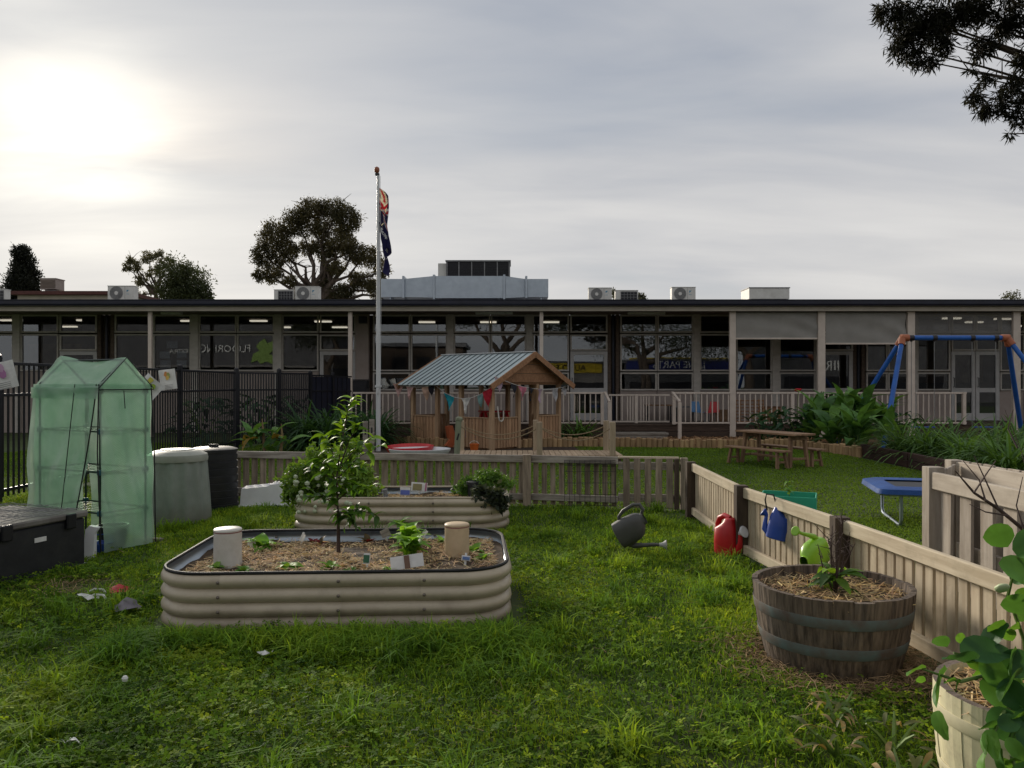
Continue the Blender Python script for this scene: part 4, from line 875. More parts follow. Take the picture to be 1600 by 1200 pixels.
# ================================================================ TRAMPOLINE, GREEN TUB
M['pad'] = pm('pad_blue', (.020, .085, .30), (.015, .060, .22), (5, 5, 5), .6, .5, bdist=.03)
tr = thing('trampoline', 'low rectangular trampoline with blue padded edge on the lawn', 'trampoline', (4.72, 8.55, 0), R(-14))
def ring(sx, sy, r_, z, n=5):
    out = []
    for cx, cy, a0 in ((1, 1, 0), (-1, 1, 90), (-1, -1, 180), (1, -1, 270)):
        for k in range(n + 1): a = R(a0 + 90 * k / n); out.append((cx * (sx - r_) + r_ * math.cos(a), cy * (sy - r_) + r_ * math.sin(a), z))
    return out
A_, B_ = .78, .52
m = MB(); o1 = ring(A_, B_, .12, .40); o2 = ring(A_ - .10, B_ - .10, .08, .425); o3 = ring(A_ - .2, B_ - .2, .05, .41); o0 = ring(A_ + .01, B_ + .01, .12, .35); n_ = len(o1)
m.add(o0 + o1 + o2 + o3, [(r_ * n_ + i, r_ * n_ + (i + 1) % n_, (r_ + 1) * n_ + (i + 1) % n_, (r_ + 1) * n_ + i) for r_ in range(3) for i in range(n_)]); m.put('pad', M['pad'], tr, smooth=True)
m = MB(); m.add(ring(A_ - .19, B_ - .19, .05, .395), [tuple(range(n_))]); m.put('mat', M['dark'], tr)
m = MB(); m.tube(ring(A_ - .02, B_ - .02, .12, .345), .018, 6, closed=True); m.put('frame_tube', M['zinc'], tr, smooth=True)
for s in (-1, 1):
    m = MB(); x = s * (A_ - .22); m.tube([(x, -B_ + .05, .34), (x, -B_ + .05, .08), (x, -B_ + .10, .02), (x + .0, -B_ + .2, .012), (x, B_ - .2, .012), (x, B_ - .1, .02), (x, B_ - .05, .08), (x, B_ - .05, .34)], .018, 8); m.put('leg_loop', M['zinc'], tr, smooth=True)
gb = thing('green_planter', 'bright green plastic planter box behind the picket fence', 'planter', (2.72, 7.75, 0), R(-22))
for n2, c, s in (('side', (0, -.2, .21), (.5, .012, .42)), ('side', (0, .2, .21), (.5, .012, .42)), ('end', (-.25, 0, .21), (.012, .39, .42)), ('end', (.25, 0, .21), (.012, .39, .42))): B(n2, M['teal'], gb, c, s)
B('soil', M['soil'], gb, (0, 0, .17), (.48, .38, .34))
# ================================================================ RAISED BEDS
def rrect(a, b, r, n=10):
    out = []
    for cx, cy, a0 in ((1, -1, -90), (1, 1, 0), (-1, 1, 90), (-1, -1, 180)):
        for k in range(n + 1): t = R(a0 + 90 * k / n); out.append((cx * (a - r) + r * math.cos(t), cy * (b - r) + r * math.sin(t), math.cos(t), math.sin(t)))
    return out
def nz(x, y, s=1.0, ph=0.0):
    return (math.sin(x * 3.1 * s + 1.3 + ph) * math.sin(y * 2.7 * s + .4 + ph * 2) + .6 * math.sin(x * 7.7 * s + y * 5.1 * s + ph) + .35 * math.sin(x * 15.3 * s - y * 13.7 * s + 2.1 + ph)) / 1.95
def strip_mesh(name, P, D, length, width, cols, mat):
    """flat slivers: P centres (n,3), D directions (n,3)"""
    n = len(P); up = np.array([0, 0, 1.0]) + RNG.normal(0, .35, (n, 3)); S = np.cross(D, up); S /= np.linalg.norm(S, axis=1, keepdims=True) + 1e-9
    l = length[:, None] / 2; w = width[:, None] / 2
    V = np.stack([P - D * l - S * w, P - D * l + S * w, P + D * l + S * w * .6, P + D * l - S * w * .6], 1).reshape(-1, 3)
    return quads_mesh(name, V, np.repeat(cols, 4, 0), mat)
def quads_mesh(name, V, C, mat, k=4):
    nv = len(V); nf = nv // k; me = bpy.data.meshes.new(name)
    me.vertices.add(nv); me.vertices.foreach_set('co', V.astype(np.float32).ravel())
    me.loops.add(nv); me.loops.foreach_set('vertex_index', np.arange(nv, dtype=np.int32))
    me.polygons.add(nf); me.polygons.foreach_set('loop_start', np.arange(0, nv, k, dtype=np.int32)); me.polygons.foreach_set('loop_total', np.full(nf, k, dtype=np.int32))
    at = me.color_attributes.new('col', 'FLOAT_COLOR', 'POINT'); at.data.foreach_set('color', np.concatenate([C, np.ones((nv, 1))], 1).astype(np.float32).ravel())
    me.materials.append(mat); me.update(calc_edges=True); me.validate(); return me
def straw(parent, n, fn, z, spread_z=.012, L=(.03, .10), tone=(.50, .37, .22)):
    P = np.array([fn() for _ in range(n)]); P = np.column_stack([P, [z(x, y) + abs(RNG.normal(0, spread_z)) for x, y in P]])
    a = RNG.uniform(0, 6.28, n); D = np.column_stack([np.cos(a), np.sin(a), RNG.normal(0, .25, n)]); D /= np.linalg.norm(D, axis=1, keepdims=True)
    c = np.array(tone) * RNG.uniform(.45, 1.25, (n, 1)) * (1 + RNG.normal(0, .06, (n, 3)))
    me = strip_mesh('straw', P, D, RNG.uniform(*L, n), RNG.uniform(.003, .008, n), np.clip(c, 0, 1), M['straw']); o = put('straw', me, parent); o['kind'] = 'stuff'; return o
def raised_bed(label, loc, rz, a, b, r, H, nr, seams, zs, seed):
    t = thing('raised_garden_bed', label, 'garden bed', loc, rz); ol = rrect(a, b, r); n = len(ol)
    # densify
    pts = []
    for i in range(n):
        p, q = ol[i], ol[(i + 1) % n]; d = math.hypot(q[0] - p[0], q[1] - p[1]); k = max(1, int(d / .06))
        for j in range(k): f = j / k; pts.append(tuple(p[c] + (q[c] - p[c]) * f for c in range(4)))
    n = len(pts); K = nr * 8; prof = [(H * k / K, .030 * abs(math.sin(math.pi * nr * k / K)) ** .8) for k in range(K + 1)]
    # cut the ring into overlapping panels at the seams
    per = [0]
    for i in range(n): p, q = pts[i], pts[(i + 1) % n]; per.append(per[-1] + math.hypot(q[0] - p[0], q[1] - p[1]))
    start = min(range(n), key=lambda i: abs(pts[i][1] + b) * 9 + abs(pts[i][0] - seams[0]))
    cuts = sorted(set(min(range(n), key=lambda i: abs(pts[i][0] - sx) + 9 * abs(pts[i][1] - sy * b)) for sx in seams for sy in (-1, 1)) | {min(range(n), key=lambda i: abs(pts[i][1]) + 9 * abs(pts[i][0] - sx * a)) for sx in (-1, 1)})
    for ci, c0 in enumerate(cuts):
        c1 = cuts[(ci + 1) % len(cuts)]; cnt = (c1 - c0) % n + 1; m = MB(); lift = .003 * (ci % 2)
        for side, off, mi in ((0, lift, 0), (1, lift - .004, 1)):
            vs = []; fs = []
            for i in range(cnt):
                x, y, nx, ny = pts[(c0 + i) % n]
                for z, o in prof: vs.append((x + nx * (o + off), y + ny * (o + off), z - .01))
            for i in range(cnt - 1):
                for k in range(K): q = i * (K + 1) + k; fs.append((q, q + K + 1, q + K + 2, q + 1))
            m.add(vs, fs, mi)
        me = bpy.data.meshes.new('panel'); me.from_pydata(m.v, [], m.f); me.materials.append(M['bedcream']); me.materials.append(M['zinc']); me.polygons.foreach_set('material_index', m.m)
        me.polygons.foreach_set('use_smooth', [True] * len(me.polygons)); me.set_sharp_from_angle(angle=R(50)); me.update(); put('panel', me, t)
    m = MB(); m.tube([(x + nx * .004, y + ny * .004, H - .004) for x, y, nx, ny in pts], .011, 6, closed=True); m.put('rim_trim', M['rubber'] if seed == 1 else M['bedcream'], t, smooth=True)
    bm_ = MB(); bm_.lathe([(.011, 0), (.009, .005), (.004, .009)], 8); bme = bm_.mesh('bolt', M['bolt'], True)
    for sx in seams:
        for k in range(nr): z = H * (k + .5) / nr - .01; put('bolt', bme, t, (sx + .006, -b - .033, z), (R(90), 0, 0)); put('bolt', bme, t, (sx + .006, b - .0, z), (R(90), 0, 0))
    # soil
    m = MB(); vs = []; fs = []; NR = 14
    zf = lambda x, y: zs + .022 * nz(x * 1.3, y * 1.3, 1, seed) + .012 * nz(x * 4, y * 4, 1, seed + 2)
    for j in range(NR + 1):
        s = 1 - j / NR
        for x, y, nx, ny in pts: X, Y_ = (x - nx * .002) * s, (y - ny * .002) * s; vs.append((X, Y_, zf(X, Y_)))
    for j in range(NR):
        for i in range(n): k = (i + 1) % n; fs.append((j * n + i, j * n + k, (j + 1) * n + k, (j + 1) * n + i))
    m.add(vs, fs); m.put('soil', M['soil'], t, smooth=True)
    return t, zf
BED1, zf1 = raised_bed('large cream corrugated raised bed with black rim holding the citrus sapling', (-1.14, 5.52, 0), R(3), 1.085, .70, .30, .355, 4, (-.68, .04, .56), .27, 1)
BED2, zf2 = raised_bed('smaller rounded cream corrugated raised bed in front of the picket fence', (-1.16, 8.42, 0), R(1), 1.10, .43, .38, .35, 4, (-.3, .35), .27, 2)
rs = random.Random(5)
def in_bed(a, b, pn, ph):
    while True:
        x, y = rs.uniform(-a, a), rs.uniform(-b, b)
        if nz(x * 1.6, y * 1.6, 1, ph) > pn + rs.uniform(-.4, .4): return (x, y)
straw(BED1, 9000, lambda: in_bed(1.02, .62, -.25, 3.0), zf1, L=(.02, .075)); straw(BED2, 1500, lambda: in_bed(.7, .3, -.1, 1.0), zf2, tone=(.45, .32, .17))
W1 = WM[BED1.name]; W2 = WM[BED2.name]
def on_bed1(u, v):
    """pixel on the soil of the front bed -> world point"""
    y = (CAM_H - .275) * FPX / (v - 600); p = Vector((PX(u, y), y, 0)); l = W1.inverted() @ p; return W1 @ Vector((l.x, l.y, zf1(l.x, l.y)))
def on_bed2(u, v):
    y = (CAM_H - .275) * FPX / (v - 600); p = Vector((PX(u, y), y, 0)); l = W2.inverted() @ p; return W2 @ Vector((l.x, l.y, zf2(l.x, l.y)))
def pipe(u, v0, v1, w, mat, capmat, label, pfn):
    p = pfn(u, v1); s = p.y / FPX; r_ = w * s / 2; h = (v1 - v0) * s
    t = thing('pipe_riser', label, 'pipe', p); m = MB(); m.lathe([(r_ * 1.02, -.05), (r_, h - .02)], 24); m.put('tube', mat, t, smooth=True)
    m = MB(); m.lathe([(r_ * 1.01, h - .02), (r_ * 1.01, h - .012)], 24); m.put('joint_ring', capmat, t); m = MB(); m.lathe([(r_ * 1.015, h - .012), (r_ * 1.015, h - .002), (r_ * .94, h + .004), (r_ * .5, h + .008), (0, h + .009)], 24); m.put('cap', mat, t, smooth=True)
M['ringred'] = plain('pipe_ring', (.25, .10, .09))
pipe(356, 823, 879, 42, M['pvc'], M['ringred'], 'white capped pipe standing in the front garden bed', on_bed1); pipe(714, 818, 866, 38, M['pvc_cream'], M['ringred'], 'yellowish cream capped pipe standing in the front garden bed', on_bed1)
p = on_bed2(741, 778); t = thing('worm_tower', 'black capped tube among the plants in the rear garden bed', 'pipe', p); m = MB(); m.lathe([(.07, -.03), (.07, .15), (.085, .15), (.085, .185), (.07, .19), (0, .19)], 18); m.put('tube', M['blackplastic'], t, smooth=True); m = MB(); m.lathe([(.03, .19), (.025, .205), (0, .206)], 10); m.put('cap_knob', M['blackplastic'], t)
def label_card(p, w, h, tilt, yaw, label, marks=None, mat=None, stake=True):
    t = thing('plant_label', label, 'label', p, yaw, 'plant labels in the garden beds')
    B('card', mat or M['paper'], t, (0, 0, h / 2 + .03), (w, .004, h), (R(-15), tilt, 0), 0)
    if stake: B('stake', M['paper'], t, (0, .012, .03), (.015, .004, .10), (R(-15), tilt, 0), 0)
    if marks: 
        for k, (x, z, ww, hh, c) in enumerate(marks): o = B('print', plain('print_%s_%d' % (label[:12], k), c), t, (x, -.006 + (h / 2 + .03 + z - .03) * .0, h / 2 + .03 + z), (ww, .004, hh), (R(-15), tilt, 0), 0); o.location.y = -.005 - z * math.tan(R(15)) * -1 * 0 + z * math.tan(R(15)) - .002
label_card(on_bed1(636, 893), .215, .085, R(-8), R(4), 'white card with brown strap standing in the front bed', [(0, 0, .035, .084, (.16, .09, .06))], stake=False)
label_card(on_bed1(728, 880), .06, .035, R(10), .3, 'small blue printed seed tag beside the cream pipe', [(0, 0, .05, .02, (.12, .2, .42))])
label_card(on_bed1(573, 888), .045, .07, 0, -.2, 'dark green seed packet standing in the front bed', [(0, .0, .04, .05, (.03, .12, .06))])
label_card(on_bed1(472, 850), .018, .07, R(20), 0, 'thin white stick label leaning in the front bed'); label_card(on_bed1(662, 845), .018, .06, R(35), 0, 'thin white stick label beside the tall lettuce')
label_card(on_bed1(602, 846), .07, .06, R(-25), .2, 'weathered grey wooden tag tilted in the front bed', mat=M['greyrail']); label_card(on_bed1(393, 860), .05, .04, R(30), 0, 'little white tag lying beside the white pipe')
label_card(on_bed2(633, 778), .11, .09, R(3), .1, 'blue and white plant label in the rear bed', [(0, -.01, .10, .05, (.10, .14, .45))]); label_card(on_bed2(655, 772), .18, .10, R(4), 0, 'wide pink edged plant label in the rear bed', [(-.02, 0, .10, .07, (.25, .22, .10)), (.075, 0, .015, .09, (.4, .12, .22))]); label_card(on_bed2(602, 782), .05, .10, R(-4), .4, 'black and white striped plant label in the rear bed', [(k * .012 - .018, 0, .006, .09, (.02, .02, .02)) for k in range(4)])

# ================================================================ BINS, TUB, BOX
c = thing('compost_bin', 'pale grey green fluted compost bin with round lid', 'compost bin', (PX(277, 8.62), 8.62, 0))
m = MB(); m.lathe([(.345, 0), (.342, .08), (.325, .35), (.305, .60), (.295, .70), (.27, .70)], 140, flute=.030, fn=14); m.put('body', M['compost'], c, smooth=True, ang=60)
m = MB(); m.lathe([(.315, .665), (.318, .70), (.31, .735), (.24, .772), (.18, .782), (.17, .79), (.10, .795), (0, .795)], 40); m.put('lid', pm('compost_lid', (.32, .33, .285), (.26, .265, .23), (6, 6, 6), .5, .06), c, smooth=True, ang=25)
c = thing('black_compost_bin', 'dark ribbed compost bin half hidden behind the grey green one', 'compost bin', (PX(334, 9.55), 9.55, 0))
m = MB(); pr = []
for k in range(8): z = k * .085; pr += [(.285 - .002 * k, z), (.29 - .002 * k, z + .06), (.276 - .002 * k, z + .062), (.276 - .002 * k, z + .083)]
m.lathe(pr + [(.25, .69)], 28); m.put('body', M['blackplastic'], c, smooth=True, ang=30); m = MB(); m.lathe([(.275, .68), (.278, .715), (.22, .735), (.0, .74)], 28); lid_ = m.put('lid', M['blackplastic'], c, smooth=True); B('lid_handle', M['blackplastic'], lid_, (0, 0, .755), (.11, .03, .035))
c = thing('white_tub', 'white plastic tub lying upside down against the picket fence', 'tub', (PX(418, 9.75), 9.78, 0), R(8))
m = MB(); m.prism([(-.31, .0), (.34, .0), (.31, .29), (.05, .27), (.02, .25), (-.29, .225)], -.17, .17, lambda a, b, d: (a, d * (1 - .15 * b), b)); m.put('shell', M['whiteplastic'], c); B('rim', M['whiteplastic'], c, (.02, 0, .015), (.70, .40, .03), bev=.01)
# black storage box
bxx = thing('garden_box', 'large black plastic garden box with wire netting laid on top', 'storage box', (-3.5, 6.48, 0), math.atan2(-.942, -.336)); Lb, Db, Hb = 2.1, .85, .45
B('body', M['blackplastic'], bxx, (Lb / 2, -Db / 2, Hb / 2 - .02), (Lb, Db, Hb - .04), bev=.02); B('lid', pm('grey_lid', (.20, .19, .17), (.12, .11, .10), (5, 5, 5), .8, .1), bxx, (Lb / 2, -Db / 2, Hb - .015), (Lb + .03, Db + .03, .05), bev=.012)
for k in range(4): B('latch', M['black'], bxx, (.16 + k * .55, .02, Hb - .05), (.09, .03, .12), bev=.008)
B('maker_plate', M['paper'], bxx, (.42, .003, .30), (.10, .006, .035), bev=0); B('base_board', M['black'], bxx, (Lb / 2, -Db / 2, .01), (Lb + .02, Db + .02, .05))
m = MB(); rs = random.Random(2)
def nzz(x, y): return Hb + .03 + .02 * nz(x * 2, y * 2)
for k in range(34): x = k * Lb / 33; m.tube([(x, -Db * j / 10, nzz(x, -Db * j / 10)) for j in range(11)], .0022, 3, cap=False)
for k in range(15): y = -Db * k / 14; m.tube([(Lb * j / 24, y, nzz(Lb * j / 24, y)) for j in range(25)], .0022, 3, cap=False)
m.put('wire_netting', M['grille'], bxx)

# ================================================================ GREENHOUSE
GH = thing('mini_greenhouse', 'green mesh plastic covered mini greenhouse with gabled top and open flap', 'greenhouse', (-3.61, 6.9, 0), math.atan2(.88, .47)); GW, GL, GE, GR = .49, .92, 1.50, 1.74
def gh_mat():
    m, N, L, P = new_mat('greenhouse_film'); out = N['Material Output']
    tc = N.new('ShaderNodeTexCoord'); w = []
    n = N.new('ShaderNodeTexNoise'); n.inputs['Scale'].default_value = 3.5; n.inputs['Detail'].default_value = 5; L.new(tc.outputs['Object'], n.inputs['Vector'])
    r = N.new('ShaderNodeValToRGB'); r.color_ramp.elements[0].color = (.36, .52, .41, 1); r.color_ramp.elements[1].color = (.58, .70, .60, 1); r.color_ramp.elements[0].position = .35; r.color_ramp.elements[1].position = .7; L.new(n.outputs['Fac'], r.inputs[0])
    ck = N.new('ShaderNodeTexChecker'); ck.inputs['Scale'].default_value = 120; L.new(tc.outputs['Object'], ck.inputs['Vector']); ck.inputs[1].default_value = (1, 1, 1, 1); ck.inputs[2].default_value = (.78, .86, .82, 1)
    mx0 = N.new('ShaderNodeMix'); mx0.data_type = 'RGBA'; mx0.blend_type = 'MULTIPLY'; mx0.inputs['Factor'].default_value = 1; L.new(r.outputs[0], mx0.inputs['A']); L.new(ck.outputs[0], mx0.inputs['B'])
    L.new(mx0.outputs['Result'], P.inputs['Base Color']); P.inputs['Roughness'].default_value = .22; P.inputs['Specular IOR Level'].default_value = .9
    bp = N.new('ShaderNodeBump'); bp.inputs['Strength'].default_value = .5; bp.inputs['Distance'].default_value = .02; L.new(n.outputs['Fac'], bp.inputs['Height']); L.new(bp.outputs[0], P.inputs['Normal'])
    tl = N.new('ShaderNodeBsdfTranslucent'); L.new(mx0.outputs['Result'], tl.inputs[0]); tr_ = N.new('ShaderNodeBsdfTransparent'); tr_.inputs[0].default_value = (.55, .78, .64, 1)
    a = N.new('ShaderNodeMixShader'); a.inputs[0].default_value = .45; L.new(P.outputs[0], a.inputs[1]); L.new(tl.outputs[0], a.inputs[2])
    b = N.new('ShaderNodeMixShader'); b.inputs[0].default_value = .36; L.new(a.outputs[0], b.inputs[1]); L.new(tr_.outputs[0], b.inputs[2]); L.new(b.outputs[0], out.inputs[0]); return m
M['film'] = gh_mat(); M['ghtube'] = pm('dark_green_tube', (.012, .03, .022), (.01, .022, .017), (6, 6, 6), .45, .03)
def cloth(name, fn, nx, ny, wr, ph):
    m = MB(); vs = []; fs = []
    for j in range(ny + 1):
        for i in range(nx + 1):
            a, b = i / nx, j / ny; p, nrm = fn(a, b); d = wr * (math.sin(a * 9 + b * 5 + ph) * .5 + math.sin(a * 4 - b * 11 + ph * 2) * .6 + .35 * math.sin(a * 23 + b * 17 + ph)) * (math.sin(math.pi * b) * .6 + .4 * (1 - b))
            vs.append(Vector(p) + Vector(nrm) * d)
    for j in range(ny):
        for i in range(nx): k = j * (nx + 1) + i; fs.append((k, k + 1, k + nx + 2, k + nx + 1))
    m.add(vs, fs); return m.put(name, M['film'], GH, smooth=True, ang=180)
fl = .045
cloth('gable_cover', lambda a, b: ((-.01 + (GW + .02) * a, -.012 - fl * (1 - b), .03 + (GE - .03) * b), (0, -1, 0)), 22, 34, .034, 1.0)
cloth('side_cover', lambda a, b: ((-.012 - fl * (1 - b) * 1.3, .02 + .30 * (1 - b) ** 1.3 + (GL + .03 - .02 - .30 * (1 - b) ** 1.3) * a + .05 * (1 - b) * a, .06 + (GE - .06) * b), (-1, 0, 0)), 28, 34, .026, 2.2)
cloth('side_cover', lambda a, b: ((GW + .012 + fl * (1 - b), GL * a, .06 + (GE - .06) * b), (1, 0, 0)), 16, 20, .02, .3)
cloth('gable_cover', lambda a, b: (((GW) * a, GL + .012 + fl * (1 - b), .06 + (GE - .06) * b), (0, 1, 0)), 12, 20, .02, 4.0)
cloth('roof_cover', lambda a, b: ((-.03 + (GW / 2 + .03) * b, -.03 + (GL + .06) * a, GE - .04 + (GR - GE + .04) * b - .05 * math.sin(math.pi * a) ** 2 * b + .03 * a * b), (-.6, 0, .8)), 24, 8, .02, .9)
cloth('roof_cover', lambda a, b: ((GW + .03 - (GW / 2 + .03) * b, -.03 + (GL + .06) * a, GE - .04 + (GR - GE + .04) * b - .05 * math.sin(math.pi * a) ** 2 * b + .03 * a * b), (.6, 0, .8)), 24, 8, .02, 1.9)
for y in (-.025, GL + .02):
    m = MB(); m.add([(-.02, y, GE - .04), (GW + .02, y, GE - .04), (GW / 2, y, GR)], [(0, 1, 2)]); m.put('gable_top', M['film'], GH)
cloth('valance', lambda a, b: ((-.035, -.03 + (GL + .06) * a, GE - .13 + .1 * b), (-1, 0, 0)), 20, 3, .008, .2)
def gt(name, pts, r_, mt=None): m = MB(); m.tube(pts, r_, 6); return m.put(name, mt or M['ghtube'], GH, smooth=True)
for x in (.02, GW - .02):
    for y in (.02, GL - .02): gt('frame_post', [(x, y, 0), (x, y, GE)], .010)
for y in (.02, GL - .02): gt('rafter', [(.02, y, GE), (GW / 2, y, GR - .02), (GW - .02, y, GE)], .010)
gt('ridge_tube', [(GW / 2, .02, GR - .02), (GW / 2, GL - .02, GR - .02)], .010)
M['ghconn'] = plain('blue_green_connector', (.02, .10, .13))
for z in (.36, .72, 1.08, 1.44):
    for x in (.02, GW - .02): gt('shelf_rail', [(x, .02, z), (x, GL - .02, z)], .009)
    for y in (.02, GL - .02): gt('shelf_rail', [(.02, y, z), (GW - .02, y, z)], .009)
    if z < 1.4:
        m = MB()
        for k in range(8): m.tube([(.03 + k * (GW - .06) / 7, .02, z), (.03 + k * (GW - .06) / 7, GL - .02, z)], .003, 4, cap=False)
        m.put('shelf_grid', M['ghtube'], GH)
    for x in (.02, GW - .02):
        for y in (.02, GL - .02): B('connector', M['ghconn'], GH, (x, y, z), (.04, .05, .05), bev=.008)
gt('piping', [(-.02, -.02, GE), (-.02 - .02, -.03, GE * .6), (-.03, -.065, .03)], .006, M['black']); gt('piping', [(GW + .01, -.02, GE), (GW + .03, -.04, GE * .6), (GW + .02, -.07, .03)], .006, M['black'])
gt('piping', [(-.014 - fl * (1 - b) * 1.3, .02 + .30 * (1 - b) ** 1.3, .06 + (GE - .06) * b) for b in [k / 10 for k in range(11)]], .006, M['black']); gt('piping', [(-.03 - fl * 1.3 * (1 - b), .30 + .16 * (1 - b), .06 + (GE - .06) * b) for b in [k / 8 for k in range(9)]], .004, M['black'])
gt('piping', [(-.03, -.03, GE - .04), (GW / 2, -.03, GR + .0), (GW + .03, -.03, GE - .04)], .005, M['black']); gt('piping', [(-.03, -.03, GE - .05), (GW + .03, -.03, GE - .05)], .005, M['black']); gt('tie', [(.20, -.05, GE - .06), (.205, -.06, GE - .22)], .004, M['black'])
t = thing('blue_tray', 'small blue plastic tray at the foot of the greenhouse', 'tray', (PX(158, 6.95), 6.95, .03), .3); m = MB(); m.lathe([(.07, 0), (.10, .07), (.11, .075), (.095, .072), (.065, .012), (0, .01)], 16); m.put('tray', M['bluecan'], t, smooth=True)
m = MB(); m.tube([(-.1, 0, .07), (-.05, .02, .14), (.05, .02, .14), (.1, 0, .07)], .006, 5); m.put('handle', M['bluecan'], t)
t = thing('white_bag', 'upright white plastic bag beside the black garden box', 'bag', (PX(140, 6.75), 6.75, 0), .2); m = MB(); m.prism([(-.04, 0), (.04, 0), (.045, .22), (.07, .27), (.0, .29), (-.035, .26)], -.05, .05, lambda a, b, d: (a + .01 * math.sin(b * 30), d * (1 - b * 1.5), b)); m.put('bag', M['whiteplastic'], t)
t = thing('dark_pot', 'dark plant pot inside the open greenhouse flap', 'pot', (-3.62, 7.15, 0)); m = MB(); m.lathe([(.09, 0), (.125, .2), (.135, .2), (.135, .225), (.12, .225), (.11, .19), (0, .19)], 18); m.put('pot', M['blackplastic'], t, smooth=True)

# ================================================================ BARRELS
def barrel(label, loc, R1, R0, H, zs, mats, hoops, hoopmat, seed, top=None):
    t = thing('half_barrel', label, 'barrel planter', loc); rr = random.Random(seed); n = 26
    rad = lambda z: R0 + (R1 - R0) * (z / H) + .012 * math.sin(math.pi * min(1, z / H))
    for k in range(n):
        a0, a1 = 2 * math.pi * (k + .008) / n, 2 * math.pi * (k + .992) / n; hh = H + rr.uniform(-.006, .004); off = rr.uniform(-.002, .002); m = MB(); lev = [hh * q / 6 for q in range(7)]; vs = []
        for z in lev:
            for (a, dr) in ((a0, 0), ((a0 + a1) / 2, .001), (a1, 0), (a1, -.028), (a0, -.028)): r_ = rad(z) + dr + off; vs.append((r_ * math.cos(a), r_ * math.sin(a), z))
        fs = [tuple(range(5))[::-1], tuple(30 + q for q in range(5))]
        for j in range(6):
            for q in range(5): w = (q + 1) % 5; fs.append((j * 5 + q, j * 5 + w, (j + 1) * 5 + w, (j + 1) * 5 + q))
        m.add(vs, fs); mi = [0] * len(fs)
        if top is not None: m.m[1] = 1
        m.put('stave', [mats, top] if top else mats, t)
    for za, zb in hoops:
        m = MB(); m.lathe([(rad(za) + .003, za), (rad(za) + .0045, za + .003), (rad(zb) + .0045, zb - .003), (rad(zb) + .003, zb)], 64); ob = m.put('hoop', hoopmat, t, smooth=True, ang=40)
    m = MB(); vs = [(0, 0, zs)]; fs = []; nn = 30
    for j in range(1, 7):
        for i in range(nn): a = 2 * math.pi * i / nn; r_ = (rad(zs) - .024) * j / 6; vs.append((r_ * math.cos(a), r_ * math.sin(a), zs + .02 * nz(r_ * 8 * math.cos(a), r_ * 8 * math.sin(a), 1, seed)))
    for i in range(nn): fs.append((0, 1 + i, 1 + (i + 1) % nn))
    for j in range(5):
        for i in range(nn): q = (i + 1) % nn; fs.append((1 + j * nn + i, 1 + j * nn + q, 1 + (j + 1) * nn + q, 1 + (j + 1) * nn + i))
    m.add(vs, fs); m.put('soil', M['soil'], t, smooth=True)
    def rp():
        r_ = (rad(zs) - .03) * math.sqrt(rr.random()); a = rr.uniform(0, 6.283); return (r_ * math.cos(a), r_ * math.sin(a))
    straw(t, 900, rp, lambda x, y: zs + .012, .012, (.03, .12), (.50, .36, .19)); return t
BRL = barrel('weathered dark oak half barrel with two greenish hoops and straw mulch', (1.725, 4.26, 0), .41, .335, .43, .365, M['barrel'], [(.13, .185), (.285, .34)], M['hoop'], 3)
M['bcream_hoop'] = pm('cream_painted_hoop', (.62, .57, .37), (.55, .50, .33), (9, 9, 9), .7, .1, dirt=(.3, .25, .15), dscale=8, damt=.3)
BRC = barrel('cream painted half barrel with raw wood showing at its rim', (1.875, 2.80, 0), .335, .30, .41, .365, M['bcream'], [(.10, .14), (.30, .345)], M['bcream_hoop'], 4, M['rawwood'])

